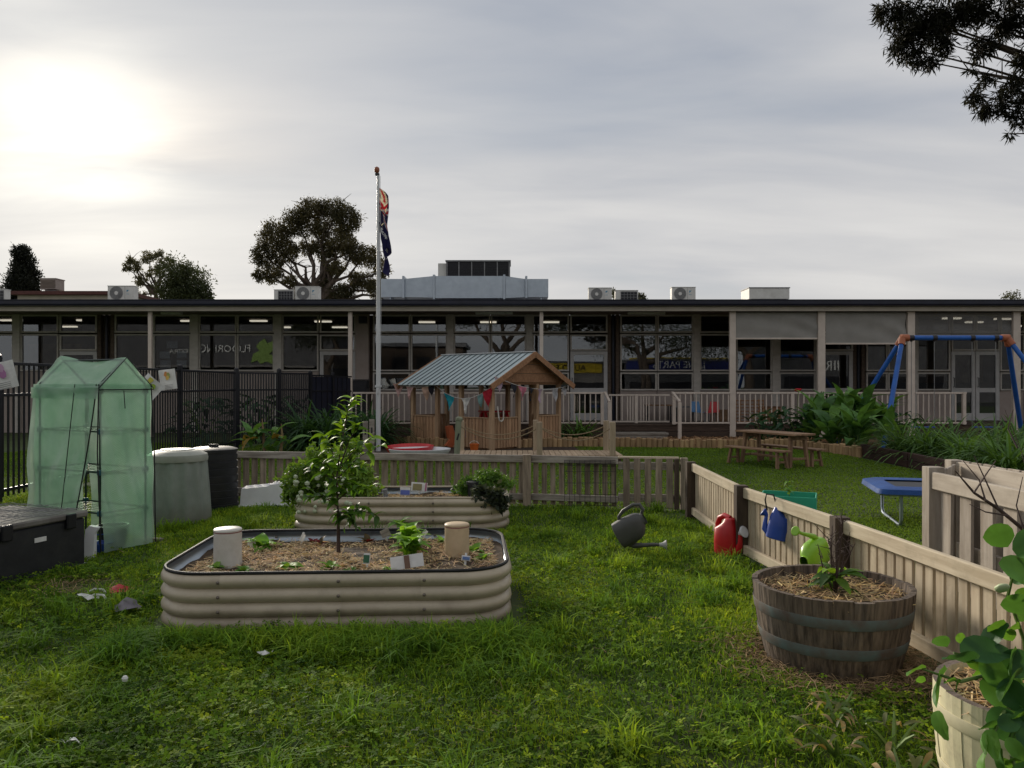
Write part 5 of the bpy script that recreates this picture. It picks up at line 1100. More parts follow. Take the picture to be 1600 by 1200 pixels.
# ================================================================ WATERING CANS
def can(label, mat, rosemat, loc, rot, s, jerry=False):
    t = thing('watering_can', label, 'watering can', loc); t.rotation_euler = rot; t.scale = (s, s, s); WM[t.name] = Matrix.LocRotScale(Vector(loc), Euler(rot), Vector((s, s, s)))
    m = MB(); vs = []; n = 24; secs = [(0, .085, .06, 0), (.006, .10, .068, 0), (.08, .105, .07, 0), (.15, .098, .066, -.002), (.19, .085, .058, -.008), (.215, .06, .042, -.02), (.225, .045, .034, -.025), (.245, .043, .033, -.025)]
    if jerry: secs = [(0, .072, .06, 0), (.006, .084, .068, 0), (.10, .088, .07, 0), (.19, .084, .067, .0), (.215, .06, .055, .018), (.235, .042, .048, .03), (.258, .036, .04, .032), (.268, .02, .026, .032)]
    for z, a, b, cx in secs:
        for k in range(n): q = 2 * math.pi * k / n; c_, s_ = math.cos(q), math.sin(q); vs.append((cx + a * math.copysign(abs(c_) ** .75, c_), b * math.copysign(abs(s_) ** .75, s_), z))
    fs = [tuple(range(n))[::-1], tuple((len(secs) - 1) * n + k for k in range(n))][:2 if jerry else 1] + [(j * n + k, j * n + (k + 1) % n, (j + 1) * n + (k + 1) % n, (j + 1) * n + k) for j in range(len(secs) - 1) for k in range(n)]
    m.add(vs, fs); m.put('body', mat, t, smooth=True)
    if jerry:
        m = MB(); m.tube([(.07, 0, .04), (.105, 0, .06), (.115, 0, .12), (.118, 0, .175)], [.03, .026, .018, .014], 10); sp_ = m.put('spout', mat, t, smooth=True)
        m = MB(); m.tube([(.03, 0, .262), (-.02, 0, .275), (-.062, 0, .255), (-.08, 0, .21), (-.082, 0, .16)], [.02, .02, .02, .02, .016], 10); m.put('handle', mat, t, smooth=True)
        m = MB(); m.tube([(.112, 0, .17), (.125, 0, .18), (.15, 0, .192), (.155, 0, .194)], [.014, .02, .04, .032], 16); m.put('rose', rosemat, sp_, smooth=True); return t
    m = MB(); m.tube([(.085, 0, .05), (.12, 0, .075), (.15, 0, .14), (.175, 0, .20), (.20, 0, .245)], [.026, .022, .016, .013, .012], 10); sp_ = m.put('spout', mat, t, smooth=True)
    m = MB(); m.tube([(-.06, 0, .235), (-.085, 0, .265), (-.13, 0, .262), (-.15, 0, .22), (-.145, 0, .13), (-.12, 0, .08), (-.095, 0, .07)], [.012, .014, .014, .014, .014, .013, .012], 10); m.put('handle', mat, t, smooth=True)
    d = Vector((.45, 0, .89)); q = Vector((.20, 0, .245)); m = MB(); m.tube([q - d * .005, q + d * .015, q + d * .045, q + d * .05], [.014, .016, .036, .03], 16); m.put('rose', rosemat, sp_, smooth=True)
    return t
M['rosegrey'] = plain('rose_grey', (.42, .42, .42)); M['rosewhite'] = plain('rose_white', (.62, .63, .66))
can('red plastic watering can with white rose standing at the bleached fence', M['red'], M['rosewhite'], (1.87, 6.86, 0), (0, 0, R(-58)), 1.28, True)
can('dark grey watering can lying tipped on the grass', M['greycan'], M['rosegrey'], (PX(965, 6.95), 6.95, .16), (R(6), R(60), R(-8)), 1.18)
t = can('blue watering can hung by a cord over the bleached fence', M['bluecan'], M['bluecan'], (PX(1212, 6.1), 6.1, .30), (R(6), R(-12), R(150)), .92, True)
m = MB(); m.tube([(1.98, 6.12, .52), (1.965, 6.12, .60), (1.975, 6.12, .645), (2.03, 6.12, .64), (2.05, 6.12, .57)], .006, 5); tag(m.put('hook_cord', M['black']), 'black cord loop holding the blue watering can on the fence', 'cord')
can('lime green watering can tilted in front of the brown fence post', M['lime'], M['lime'], (PX(1284, 5.0), 5.0, .45), (R(25), R(-100), R(12)), .85)
st_ = MB(); st_.tube([(0, 0, 0), (.02, .01, .46)], .008, 6); tag(st_.put('support_stick', M['twig'], None, loc=(PX(1288, 5.02), 5.02, 0)), 'thin stick propping up the lime green watering can', 'stick')

# ================================================================ LITTER ON THE GRASS
def scrap(u, v, s, mat, seed, label, cat, name, flat=.5):
    rr = random.Random(seed); x, y = G(u, v); m = MB(); n = 10; vs = [(0, 0, .035 * flat * 2)]; fs = []
    for j in (1, 2):
        for i in range(n): a = 2 * math.pi * i / n; r_ = s * j / 2 * rr.uniform(.6, 1.2); vs.append((r_ * math.cos(a) * 1.5, r_ * math.sin(a), (.04 * flat if j == 1 else 0.02) + rr.uniform(-.012, .02)))
    for i in range(n): fs.append((0, 1 + i, 1 + (i + 1) % n)); fs.append((1 + i, 1 + n + i, 1 + n + (i + 1) % n, 1 + (i + 1) % n))
    m.add(vs, fs); o = m.put(name, mat, None, smooth=True, ang=60, loc=(x, y, .035)); tag(o, label, cat); return o
scrap(186, 934, .07, M['red'], 1, 'crumpled red cloth scrap lying on the grass', 'cloth', 'red_scrap', .9); scrap(198, 963, .075, plain('glove_grey', (.20, .18, .21)), 2, 'dirty grey and purple glove lying on the grass', 'glove', 'old_glove', 1.3)
scrap(1000 - 862, 945, .05, M['paper'], 3, 'pale paper scrap on the grass beside the red cloth', 'paper', 'paper_scrap'); scrap(415, 1037, .03, M['paper'], 4, 'small pale dry leaf on the grass before the large bed', 'leaf', 'dry_leaf'); scrap(110, 1182, .025, M['paper'], 5, 'tiny pale scrap among the clover', 'paper', 'paper_scrap')
for k, (u, v) in enumerate(((150, 937), (150, 946))):
    x, y = G(u, v); m = MB(); m.tube([(-.06, 0, .03), (-.02, .02, .05), (.04, .02, .045), (.07, -.01, .03)], .008, 5); tag(m.put('pale_strip', M['paper'], None, smooth=True, loc=(x, y, .02)), ['curled pale strip farther up beside the red cloth', 'curled pale strip nearer the paper scrap'][k], 'strip')
x, y = G(232, 848); tag(B('timber_offcut', M['greyrail'], None, (x, y, .03), (.26, .08, .03), (0, .03, .15)), 'short timber offcut lying beside the greenhouse', 'offcut')
# ================================================================ PLANTS
def leaf_shape(name, L_, W_, mat, droop=.4, fold=.25, n=6, base=.15, wave=0.0, blunt=1.0):
    """leaf along +x, curving down, folded on the midrib"""
    m = MB(); vs = []; fs = []
    for i in range(n + 1):
        q = i / n; w = W_ * .5 * (math.sin(math.pi * (base + (1 - base) * q) ** blunt) if q < 1 else .02); w = max(w, W_ * .02)
        a = droop * q; x = L_ * q * math.cos(a * .6); z = -L_ * q * q * math.sin(a) * .8
        wv = wave * math.sin(q * 14)
        for s in (-1, 0, 1): vs.append((x, s * w, z + abs(s) * w * fold + s * wv))
    for i in range(n):
        for s in (0, 1): k = i * 3 + s; fs.append((k, k + 3, k + 4, k + 1))
    m.add(vs, fs); return m.mesh(name, mat, True, 180)
def orient(pos, d, roll=0.0, s=1.0):
    d = Vector(d).normalized(); return Matrix.Translation(pos) @ align(d).to_4x4() @ Matrix.Rotation(roll, 4, 'X') @ Matrix.Diagonal((s, s, s, 1))
rl = random.Random(42)
def LM(name, c, **k): return leaf_mat(name, attr=False, c=c, **k)
# ---- quick foliage clumps as one crown mesh
def leaves_np(P, size, asp, cols, nrm=None, droop=0.0, mat=None, name='crown'):
    n = len(P); d = RNG.normal(0, 1, (n, 3)); d[:, 2] -= droop
    d /= np.linalg.norm(d, axis=1, keepdims=True); s = np.cross(d, RNG.normal(0, 1, (n, 3))); s /= np.linalg.norm(s, axis=1, keepdims=True) + 1e-9
    l = (size * RNG.uniform(.6, 1.3, n))[:, None]; w = l * asp
    V = np.stack([P, P + d * l * .5 + s * w * .5, P + d * l, P + d * l * .5 - s * w * .5], 1).reshape(-1, 3)
    return quads_mesh(name, V, np.repeat(cols, 4, 0), mat or M['leaf'])
def cloud_pts(clumps, n, shell=.55, spray=26):
    """points in uneven ellipsoid clumps, gathered in small sprays"""
    vol = np.array([c[3] * c[4] * c[5] for c in clumps]) ** .75; vol /= vol.sum(); out = []; ids = []
    for ci, c in enumerate(clumps):
        k = max(8, int(n * vol[ci])); ns = max(3, k // spray)
        u = RNG.normal(0, 1, (ns, 3)); u /= np.linalg.norm(u, axis=1, keepdims=True); r_ = RNG.uniform(shell ** 3, 1, ns) ** (1 / 3); r_ *= 1 + .22 * np.sin(u[:, 0] * 5 + ci) * np.cos(u[:, 2] * 4 + ci * 2)
        cen = np.array(c[:3]) + u * r_[:, None] * np.array(c[3:6]); which = RNG.integers(0, ns, k)
        sp = np.array(c[3:6]).mean() * .17
        out.append(cen[which] + RNG.normal(0, sp, (k, 3))); ids.append(np.full(k, ci))
    return np.concatenate(out), np.concatenate(ids)
def limb_tubes(m, base, targets, r0, seed, mid=.45, kink=.12, tw=.22, tl=9.0):
    rr = random.Random(seed); base = Vector(base)
    for tg in targets:
        tg = Vector(tg); pts = [base]; d = tg - base; n = 5
        for i in range(1, n + 1):
            q = i / n; p = base + d * q + Vector((rr.uniform(-1, 1), rr.uniform(-1, 1), rr.uniform(-.4, .8))) * d.length * kink * (1 - q * .6); pts.append(p)
        m.tube(pts, [max(r0 * (1 - .85 * i / n), r0 * .08) for i in range(n + 1)], 6)
        for k in range(5):
            i = rr.randint(2, n); p = pts[i]; e = p + Vector((rr.uniform(-1, 1), rr.uniform(-1, 1), rr.uniform(-.3, 1))) * min(d.length * .26, tl)
            m.tube([p, (p + e) / 2 + Vector((0, 0, .03 * d.length)), e], [r0 * tw, r0 * tw * .6, r0 * tw * .22], 5)
def tree(name, label, base, fork, clumps, n, leaf, asp, c0, c1, r0, seed, cat='tree', group=None, droop=.4, shell=.5, mat=None, lr=.5, kink=.12, tl=9.0):
    t = thing(name, label, cat, base, 0, group); bz = Vector(base)
    m = MB(); fk = Vector(fork); mid = bz.lerp(fk, .5) + Vector((.06, .03, 0)) * (fk.z - bz.z)
    m.tube([bz, mid, fk], [r0, r0 * .75, r0 * .6], 10); m.put('trunk', M['trunk'], t, smooth=True, world=True, ang=60)
    m = MB(); limb_tubes(m, fork, [c[:3] for c in clumps], r0 * lr, seed, kink=kink, tl=tl); m.put('limbs', M['trunk'], t, smooth=True, world=True, ang=60)
    P, ids = cloud_pts(clumps, n, shell); k = len(P)
    tone = RNG.uniform(0, 1, len(clumps))[ids] * .5 + RNG.uniform(0, 1, k) * .5
    C = np.array(c0) * (1 - tone[:, None]) + np.array(c1) * tone[:, None]
    me = leaves_np(P - np.array(base), leaf, asp, C, droop=droop, mat=mat); put('crown', me, t); return t
def pc(u, v, y, ru, rv=None, ry=None):
    """clump from pixel centre and pixel radii at depth y"""
    s = y / FPX; rv = rv or ru; return (PX(u, y), y + (random.uniform(-.5, .5) * ru * s), PZ(v, y), ru * s, (ry or ru) * s, rv * s)
Yt = 46
tree('gum_tree', 'large rounded gum tree rising behind the school roof beside the flagpole', (PX(500, Yt), Yt, 0), (PX(500, Yt), Yt, PZ(470, Yt)),
     [pc(u, v, Yt, a, b) for u, v, a, b in ((430, 372, 22, 24), (412, 400, 17, 18), (425, 425, 17, 14), (405, 430, 10, 10), (452, 392, 16, 16), (462, 350, 20, 22), (490, 332, 22, 16), (520, 328, 22, 16), (545, 345, 20, 20), (500, 358, 20, 16), (535, 378, 22, 20), (555, 395, 16, 16), (508, 392, 18, 15), (480, 385, 13, 14), (525, 418, 16, 12), (575, 402, 18, 16), (595, 420, 12, 16), (562, 438, 20, 14), (590, 450, 18, 16), (535, 456, 20, 12), (505, 440, 14, 9), (455, 440, 12, 9), (478, 456, 12, 10), (606, 464, 18, 9), (440, 408, 10, 8))], 46000, .19, .28, (.016, .017, .009), (.062, .054, .026), .32, 1, group='trees behind the school')
Yt = 52
tree('loose_tree', 'pale loose crowned tree behind the school roof beside the lone air conditioner', (PX(243, Yt), Yt, 0), (PX(243, Yt), Yt, PZ(460, Yt)),
     [pc(u, v, Yt, a, b) for u, v, a, b in ((212, 415, 11, 11), (230, 402, 10, 9), (250, 400, 10, 9), (220, 440, 8, 10), (243, 422, 9, 8), (204, 408, 7, 6), (222, 460, 7, 6), (260, 412, 9, 8), (200, 422, 6, 6), (232, 432, 6, 6))], 4200, .19, .3, (.05, .05, .026), (.10, .095, .05), .2, 2, group='trees behind the school', shell=.3)
tree('dense_tree', 'dense round green tree behind the school roof beside the pale loose tree', (PX(285, 50), 50, 0), (PX(285, 50), 50, PZ(470, 50)),
     [pc(u, v, 50, a, b) for u, v, a, b in ((275, 430, 26, 26), (295, 440, 28, 26), (310, 455, 20, 20), (268, 455, 24, 20), (290, 462, 34, 14), (320, 464, 12, 10))], 12000, .2, .35, (.018, .025, .011), (.042, .052, .022), .25, 3, group='trees behind the school')
Yt = 44
tree('cypress_tree', 'dark columnar cypress behind the far end of the school roof', (PX(36, Yt), Yt, 0), (PX(36, Yt), Yt, PZ(440, Yt)),
     [pc(u, v, Yt, a, b) for u, v, a, b in ((34, 395, 13, 12), (34, 412, 17, 18), (36, 432, 21, 18), (37, 452, 25, 20), (36, 470, 27, 18), (18, 460, 9, 14), (34, 500, 28, 26))], 30000, .17, .34, (.008, .011, .006), (.018, .020, .011), .3, 4, droop=-.8, shell=.05, mat=M['leaf_dark'], group='trees behind the school')
for k, (u, v, a, y, lab) in enumerate(((961, 458, 6, 60, 'small treetop peeking over the roof between two air conditioners'), (1001, 464, 6, 60, 'tiny round treetop peeking over the roof beside the coil unit'), (1580, 466, 14, 60, 'faint distant treetop above the roof beyond the blue swing'), (2, 462, 7, 50, 'small treetop beside the cypress at the end of the roof'), (775, 466, 14, 60, 'low treetop seen under the galvanised duct'))):
    tree('distant_tree', lab, (PX(u, y), y, 0), (PX(u, y), y, PZ(v + 10, y)), [pc(u, v, y, a, a), pc(u + a * .5, v + 6, y, a, a * .8)], 700, .2, .35, (.03, .035, .02), (.06, .06, .035), .15, 10 + k, group='trees behind the school')
# overhanging tree, trunk out of frame to the right
Yo = 6.6
cl = [pc(u, v, Yo, a, b, a) for u, v, a, b in ((1395, 15, 22, 14), (1425, 30, 34, 26), (1420, 70, 26, 24), (1445, 95, 18, 14), (1455, 45, 30, 26), (1490, 20, 34, 22), (1480, 70, 16, 14), (1535, 15, 34, 16), (1545, 65, 20, 14), (1530, 80, 12, 8), (1570, 40, 18, 14), (1590, 25, 24, 26), (1515, 112, 8, 6), (1545, 125, 14, 10), (1530, 150, 16, 12), (1560, 165, 22, 16), (1585, 140, 22, 22), (1600, 100, 16, 18), (1590, 185, 14, 12), (1580, 208, 6, 8), (1620, 160, 26, 30), (1640, 60, 40, 40), (1560, -40, 70, 30), (1450, -40, 60, 26), (1680, -30, 70, 60), (1700, 120, 60, 60), (1800, 20, 90, 80), (1650, -120, 110, 60))]
tree('overhanging_tree', 'narrow leaved tree whose dark branches hang in over the garden', (6.9, 6.9, 0), (6.6, 6.8, 3.6), cl, 70000, .075, .15, (.008, .010, .006), (.022, .022, .012), .16, 21, droop=.7, shell=.05, lr=.17, kink=.03, tl=.16, mat=M['leaf_dark'])

# ---- tall broad leaved cannas (each big leaf its own part)
canna_l = [leaf_shape('canna_leaf', .62, .20, LM('canna_green%d' % i, c, trans=.35, rough=.45), .35 + .3 * i, .3, 7, .08) for i, c in enumerate(((.060, .135, .030), (.085, .175, .035), (.045, .105, .030)))]
def canna(loc, h, n, label, seed, mat=None, s=1.0, lean=.25, grp='broad leaved cannas in the bed'):
    rr = random.Random(seed); t = thing('canna_plant', label, 'plant', loc, 0, grp); ms = MB()
    for k in range(n):
        a = rr.uniform(0, 6.283); r_ = rr.uniform(0, .32); hh = h * rr.uniform(.65, 1.05); b = Vector((r_ * math.cos(a), r_ * math.sin(a), 0)); top = b + Vector((math.cos(a) * lean * rr.random(), math.sin(a) * lean * rr.random(), hh * .72)); ms.tube([b, top], [.014, .008], 5)
        for j in range(6):
            q = .25 + .75 * j / 5; p = b.lerp(top, q); az = a + j * 2.4 + rr.uniform(-.5, .5); el = rr.uniform(.55, 1.05) + .4 * q
            put('leaf', rr.choice(canna_l), t, M=orient(p, (math.cos(az) * math.cos(el), math.sin(az) * math.cos(el), math.sin(el)), rr.uniform(-.5, .5), s * rr.uniform(.85, 1.3)))
    ms.put('stems', M['stem_green'], t, smooth=True)
for k, (u, y, h, n, lab) in enumerate([(1275, 19.3, 1.15, 7, 'tall canna clump behind the log edging, next to a veranda post'), (1308, 19.0, 1.35, 8, 'tallest bright canna clump behind the picnic table'), (1345, 18.6, 1.35, 8, 'tall canna clump between the blue swing legs'), (1385, 18.9, 1.15, 6, 'canna clump right behind the blue swing leg'), (1320, 17.6, .85, 6, 'lower canna clump at the log edging by the sleepers'), (1362, 17.3, .7, 5, 'low canna clump at the foot of the blue swing leg')]):
    canna((PX(u, y), y, 0), h, n, lab, 60 + k)
dark_l = [leaf_shape('broad_leaf', .40, .14, LM('dark_green%d' % i, c, trans=.2, rough=.35), .9, .2, 6, .12) for i, c in enumerate(((.014, .040, .016), (.022, .055, .02)))]
def shrub_leafy(loc, h, r_, n, label, seed, leaves, s=1.0, cat='shrub', name='leafy_shrub', grp=None, flat=.3):
    rr = random.Random(seed); t = thing(name, label, cat, loc, 0, grp); ms = MB()
    for k in range(max(4, n // 12)):
        a = rr.uniform(0, 6.283); ms.tube([(0, 0, 0), (r_ * .5 * math.cos(a), r_ * .5 * math.sin(a), h * .6), (r_ * .8 * math.cos(a), r_ * .8 * math.sin(a), h * .85)], [.012, .008, .004], 5)
    ms.put('stems', M['stem_green'], t, smooth=True)
    for k in range(n):
        a = rr.uniform(0, 6.283); q = rr.random(); z = h * (.12 + .88 * q); rr_ = r_ * math.sqrt(rr.random()) * (1.05 - .6 * q * q); el = rr.uniform(-.2, .9)
        put('leaf', rr.choice(leaves), t, M=orient((rr_ * math.cos(a), rr_ * math.sin(a), z * .85), (math.cos(a + rr.uniform(-.7, .7)) * math.cos(el), math.sin(a + rr.uniform(-.7, .7)) * math.cos(el), math.sin(el)), rr.uniform(-.6, .6), s * rr.uniform(.6, 1.1)))
    return t
for k, (u, y, h, r_, lab) in enumerate([(1195, 20.3, .9, .55, 'dark glossy shrub in front of the lattice crate'), (1225, 20.0, 1.0, .6, 'dark leafy shrub below the red flower'), (1252, 19.6, 1.05, .6, 'dark leafy shrub between the red flower and the cannas'), (1410, 19.6, .9, .6, 'dark shrub behind the strappy leaves beside the swing')]): shrub_leafy((PX(u, y), y, 0), h, r_, 70, lab, 80 + k, dark_l, .8, grp='dark shrubs in front of the veranda')
for k, (x_, y_, lab) in enumerate(((-7.6, 19.6, 'added dark shrub behind the black fence near the grey compost bin'), (-6.6, 20.6, 'added dark shrub behind the turning black fence panel'), (-5.6, 21.4, 'added dark shrub behind the dense black fence panel'))): shrub_leafy((x_, y_, 0), 1.35, .75, 90, lab, 90 + k, dark_l, 1.0, grp='dark shrubs added to darken the gaps of the black fence')  # shrubs added to darken what shows between the fence bars
t = thing('red_flower', 'single red geranium bloom on a stalk above the dark shrub', 'flower', (PX(1246, 20.2), 20.2, .9)); m = MB(); m.tube([(0, 0, -.4), (.02, 0, .40)], .008, 5); m.put('stalk', M['stem_green'], t)
for k in range(9): m = MB(); a = k * .7; m.lathe([(0, -.02), (.045, 0), (.05, .015), (0, .03)], 7, (.02 + .05 * math.cos(a) * (k > 0), .05 * math.sin(a) * (k > 0), .42 + .02 * (k % 3))); m.put('petal', plain('geranium_red', (.55, .02, .03)) if k == 0 else bpy.data.materials['geranium_red'], t)
# ---- strappy agapanthus clumps: one foliage mesh per clump
def strap_clump(loc, h, n, label, seed, c0=(.026, .062, .015), c1=(.085, .165, .035), w=.030, grp='strappy leaved clumps', spread=1.0, cat='plant', name='strappy_plant', mat=None):
    rg = np.random.default_rng(seed); a = rg.uniform(0, 6.283, n); el0 = rg.uniform(.75, 1.5, n); L_ = h * rg.uniform(.75, 1.35, n); b = rg.normal(0, .07 * spread, (n, 2)); K = 6; V = np.zeros((n, K, 4, 3))
    d = np.column_stack([np.cos(a), np.sin(a)]); s = np.column_stack([-np.sin(a), np.cos(a), np.zeros(n)]); pos = np.column_stack([b, np.zeros(n)]); curl = rg.uniform(1.0, 2.3, n)
    pl = pos; wl = w * .5 * rg.uniform(.7, 1.2, n)
    for k in range(K):
        e = el0 - curl * ((k + .5) / K) ** 1.3; pn = pl + np.column_stack([d * np.cos(e)[:, None] * spread, np.sin(e)]) * (L_ / K)[:, None]; wn = (w * .5) * (1.0 if k < K - 2 else (.7 if k == K - 2 else .08)) * np.ones(n)
        V[:, k, 0] = pl - s * wl[:, None]; V[:, k, 1] = pl + s * wl[:, None]; V[:, k, 2] = pn + s * wn[:, None]; V[:, k, 3] = pn - s * wn[:, None]; pl = pn; wl = wn
    tn = rg.uniform(0, 1, n)[:, None]; C = np.array(c0) * (1 - tn) + np.array(c1) * tn
    V[..., 2] = np.maximum(V[..., 2], .01)
    me = quads_mesh('foliage', V.reshape(-1, 3), np.repeat(C, K * 4, 0), mat or M['leaf']); t = thing(name, label, cat, loc, 0, grp); o = put('foliage', me, t); o['kind'] = 'stuff'; return t
right = [(7.75, 15.6, 'at the swing leg end of the sleeper bed'), (8.5, 15.2, 'second from the swing leg in the sleeper bed'), (7.7, 14.6, 'at the sleeper corner, with pale drooping tips'), (8.6, 14.0, 'in the middle of the sleeper bed'), (9.4, 14.8, 'towards the back of the sleeper bed'), (7.75, 13.4, 'hanging over the dark sleepers'), (8.5, 12.8, 'right behind the tall picket planter'), (9.3, 13.4, 'behind the others near the bed end'), (7.7, 12.2, 'at the bed end beside the trampoline'), (10.2, 15.8, 'near the far swing legs')]
for k, (x, y, lab) in enumerate(right): strap_clump((x, y, 0), .95, 210, 'strappy green clump ' + lab, 100 + k)
left = [(-4.15, 17.6, 'behind the citrus sapling'), (-3.75, 18.2, 'beside the flagpole'), (-4.75, 17.9, 'in front of the black fence'), (-3.3, 19.0, 'in front of the cream balustrade'), (-4.2, 18.9, 'at the back near the navy panels')]
for k, (x, y, lab) in enumerate(left): strap_clump((x, y, 0), 1.15, 190, 'dark strappy clump ' + lab, 120 + k, (.014, .036, .014), (.035, .08, .024), .045)
for k, (u, y, h, lab) in enumerate([(897, 20.8, .55, 'beside the cubby gable'), (912, 20.9, .5, 'in front of the glazed door'), (870, 21.0, .5, 'behind the cubby gable')]): strap_clump((PX(u, y), y, 0), h + .2, 40, 'small palm like strappy plant ' + lab, 130 + k, w=.05)
# withered canna with two dry stalks
t = thing('withered_plant', 'half withered plant with two dry upright stalks before the black fence', 'plant', (PX(425, 16.2), 16.2, 0)); dry = LM('dry_stalk', (.25, .17, .08), trans=.1)
for u, v in ((411, 654), (441, 662)): x = PX(u, 16.2) - PX(425, 16.2); m = MB(); m.tube([(x * .8, 0, 0), (x, 0, PZ(v + 20, 16.2)), (x - .02, 0, PZ(v, 16.2))], [.035, .03, .008], 6); m.put('dry_stalk', pm('stalk_%d' % u, (.30, .21, .11), (.17, .11, .06), (8, 8, 2)), t, smooth=True)
dl = [leaf_shape('dry_leaf', .5, .2, LM('canna_dry', (.20, .13, .03)), 1.2, .3, 6, .1), canna_l[1], canna_l[0], canna_l[2]]
for k in range(26): a = rl.uniform(0, 6.28); el = rl.uniform(.2, 1.1); put('leaf', dl[0] if k % 7 == 0 else rl.choice(dl[1:]), t, M=orient((rl.uniform(-.5, .4), rl.uniform(-.2, .2), rl.uniform(.05, .5)), (math.cos(a) * math.cos(el), math.sin(a) * math.cos(el), math.sin(el)), rl.uniform(-.5, .5), rl.uniform(.55, .95)))

# ---- citrus sapling in the front bed
lem = [leaf_shape('citrus_leaf', .115, .050, LM('citrus%d' % i, c, trans=.4, rough=.5, spec=.3), .6, .25, 5, .12) for i, c in enumerate(((.045, .105, .012), (.085, .165, .015), (.135, .24, .020), (.026, .062, .012)))]
p0 = on_bed1(528, 868); CT = thing('citrus_sapling', 'young citrus sapling with bright upper leaves in the front garden bed', 'sapling', p0); ms = MB()
def br(pts, r0): ms.tube(pts, [r0 * (1 - .7 * i / (len(pts) - 1)) for i in range(len(pts))], 6)
br([(0, 0, -.05), (0, 0, .3), (-.01, 0, .55), (.03, 0, .85)], .012); br([(.012, .01, -.05), (.01, 0, .28)], .008)
rlm = random.Random(12)
twigs = [((.03, 0, .82), (.10, .0, 1.12), 16, 2), ((.03, 0, .75), (.02, .05, 1.0), 12, 2), ((0, 0, .6), (.24, .05, .84), 20, 1), ((0, 0, .55), (.30, 0, .78), 16, 1), ((.02, 0, .65), (.16, -.1, .92), 14, 2), ((0, 0, .45), (-.18, .05, .62), 22, 3), ((0, 0, .40), (.22, .02, .48), 22, 0), ((0, 0, .3), (.28, .0, .28), 20, 3), ((0, 0, .28), (.14, -.1, .22), 16, 3), ((0, 0, .5), (-.10, -.12, .70), 18, 0), ((0, 0, .42), (.1, .15, .62), 18, 0), ((0, 0, .6), (-.12, .1, .85), 16, 1), ((0, 0, .35), (-.22, 0, .42), 18, 3)]
for a, b, n, tone in twigs:
    a, b = Vector(a), Vector(b); mid = (a + b) / 2 + Vector((0, 0, .04)); br([a, mid, b], .006)
    for k in range(n):
        q = (k + 1) / n; p = a.lerp(b, q) + Vector((0, 0, .04 * math.sin(math.pi * q))); az = rlm.uniform(0, 6.28); el = rlm.uniform(-.5, .9) + (.35 if tone == 2 else 0); g_ = min(3, max(0, tone + rlm.choice((-1, 0, 0, 1)))) if tone != 3 else rlm.choice((3, 3, 0))
        put('leaf', lem[g_], CT, M=orient(p, ((b - a).x * .8 + math.cos(az) * math.cos(el), (b - a).y + math.sin(az) * math.cos(el), math.sin(el)), rlm.uniform(-.7, .7), rlm.uniform(.7, 1.15)))
ms.put('trunk', M['twig'], CT, smooth=True)
# ---- rear bed plants
def bush(name, label, base, clumps, n, leaf, asp, c0, c1, cat='shrub', droop=0.0, stem=True):
    t = thing(name, label, cat, base); b = Vector(base)
    if stem:
        m = MB(); limb_tubes(m, (0, 0, 0), [Vector(c[:3]) - b for c in clumps], .012, len(label)); m.put('stems', M['stem_green'], t)
    P, ids = cloud_pts(clumps, n, .25); k = len(P); tn = (RNG.uniform(0, 1, len(clumps))[ids] * .5 + RNG.uniform(0, 1, k) * .5)[:, None]; C = np.array(c0) * (1 - tn) + np.array(c1) * tn
    o = put('foliage', leaves_np(P - np.array(base), leaf, asp, C, droop=droop), t); o['kind'] = 'stuff'; return t
yb_ = 8.25
AB = bush('flowering_bush', 'leafy bush with white flower balls spilling over the rear bed', tuple(on_bed2(520, 783)), [pc(u, v, yb_, a, b, a) for u, v, a, b in ((480, 750, 32, 26), (455, 775, 18, 20), (500, 720, 28, 22), (530, 740, 34, 30), (560, 755, 30, 28), (510, 780, 36, 24), (560, 785, 24, 16), (540, 705, 22, 18), (475, 790, 16, 14))], 8000, .062, .45, (.028, .070, .014), (.12, .20, .03))
m = MB(); m.lathe([(0, -.018), (.016, -.008), (.018, .006), (0, .018)], 8); fme = m.mesh('flower', plain('flower_white', (.50, .56, .40)), True)
rf = random.Random(8)
for k in range(44): u, v = rf.uniform(470, 560), rf.uniform(735, 800); put('flower', fme, AB, (PX(u, yb_), yb_ - .24 - rf.uniform(-.06, .08), PZ(v, yb_ - .2)), scale=rf.uniform(1.0, 1.6), world=True)
bush('parsley_plant', 'feathery light green herb at the end of the rear bed', tuple(on_bed2(750, 780)), [pc(u, v, 8.6, a, b, a) for u, v, a, b in ((735, 760, 20, 12), (760, 748, 24, 12), (785, 755, 18, 9), (720, 768, 12, 8))], 3000, .045, .38, (.03, .075, .015), (.09, .17, .03), 'herb')
bush('dark_herb', 'dark purplish leafed herb spilling over the rear bed end', tuple(on_bed2(765, 785)), [pc(u, v, 8.15, a, b, a) for u, v, a, b in ((762, 775, 22, 12), (778, 785, 14, 14), (750, 768, 14, 9))], 1300, .07, .5, (.012, .017, .012), (.035, .045, .028), 'herb', .5)
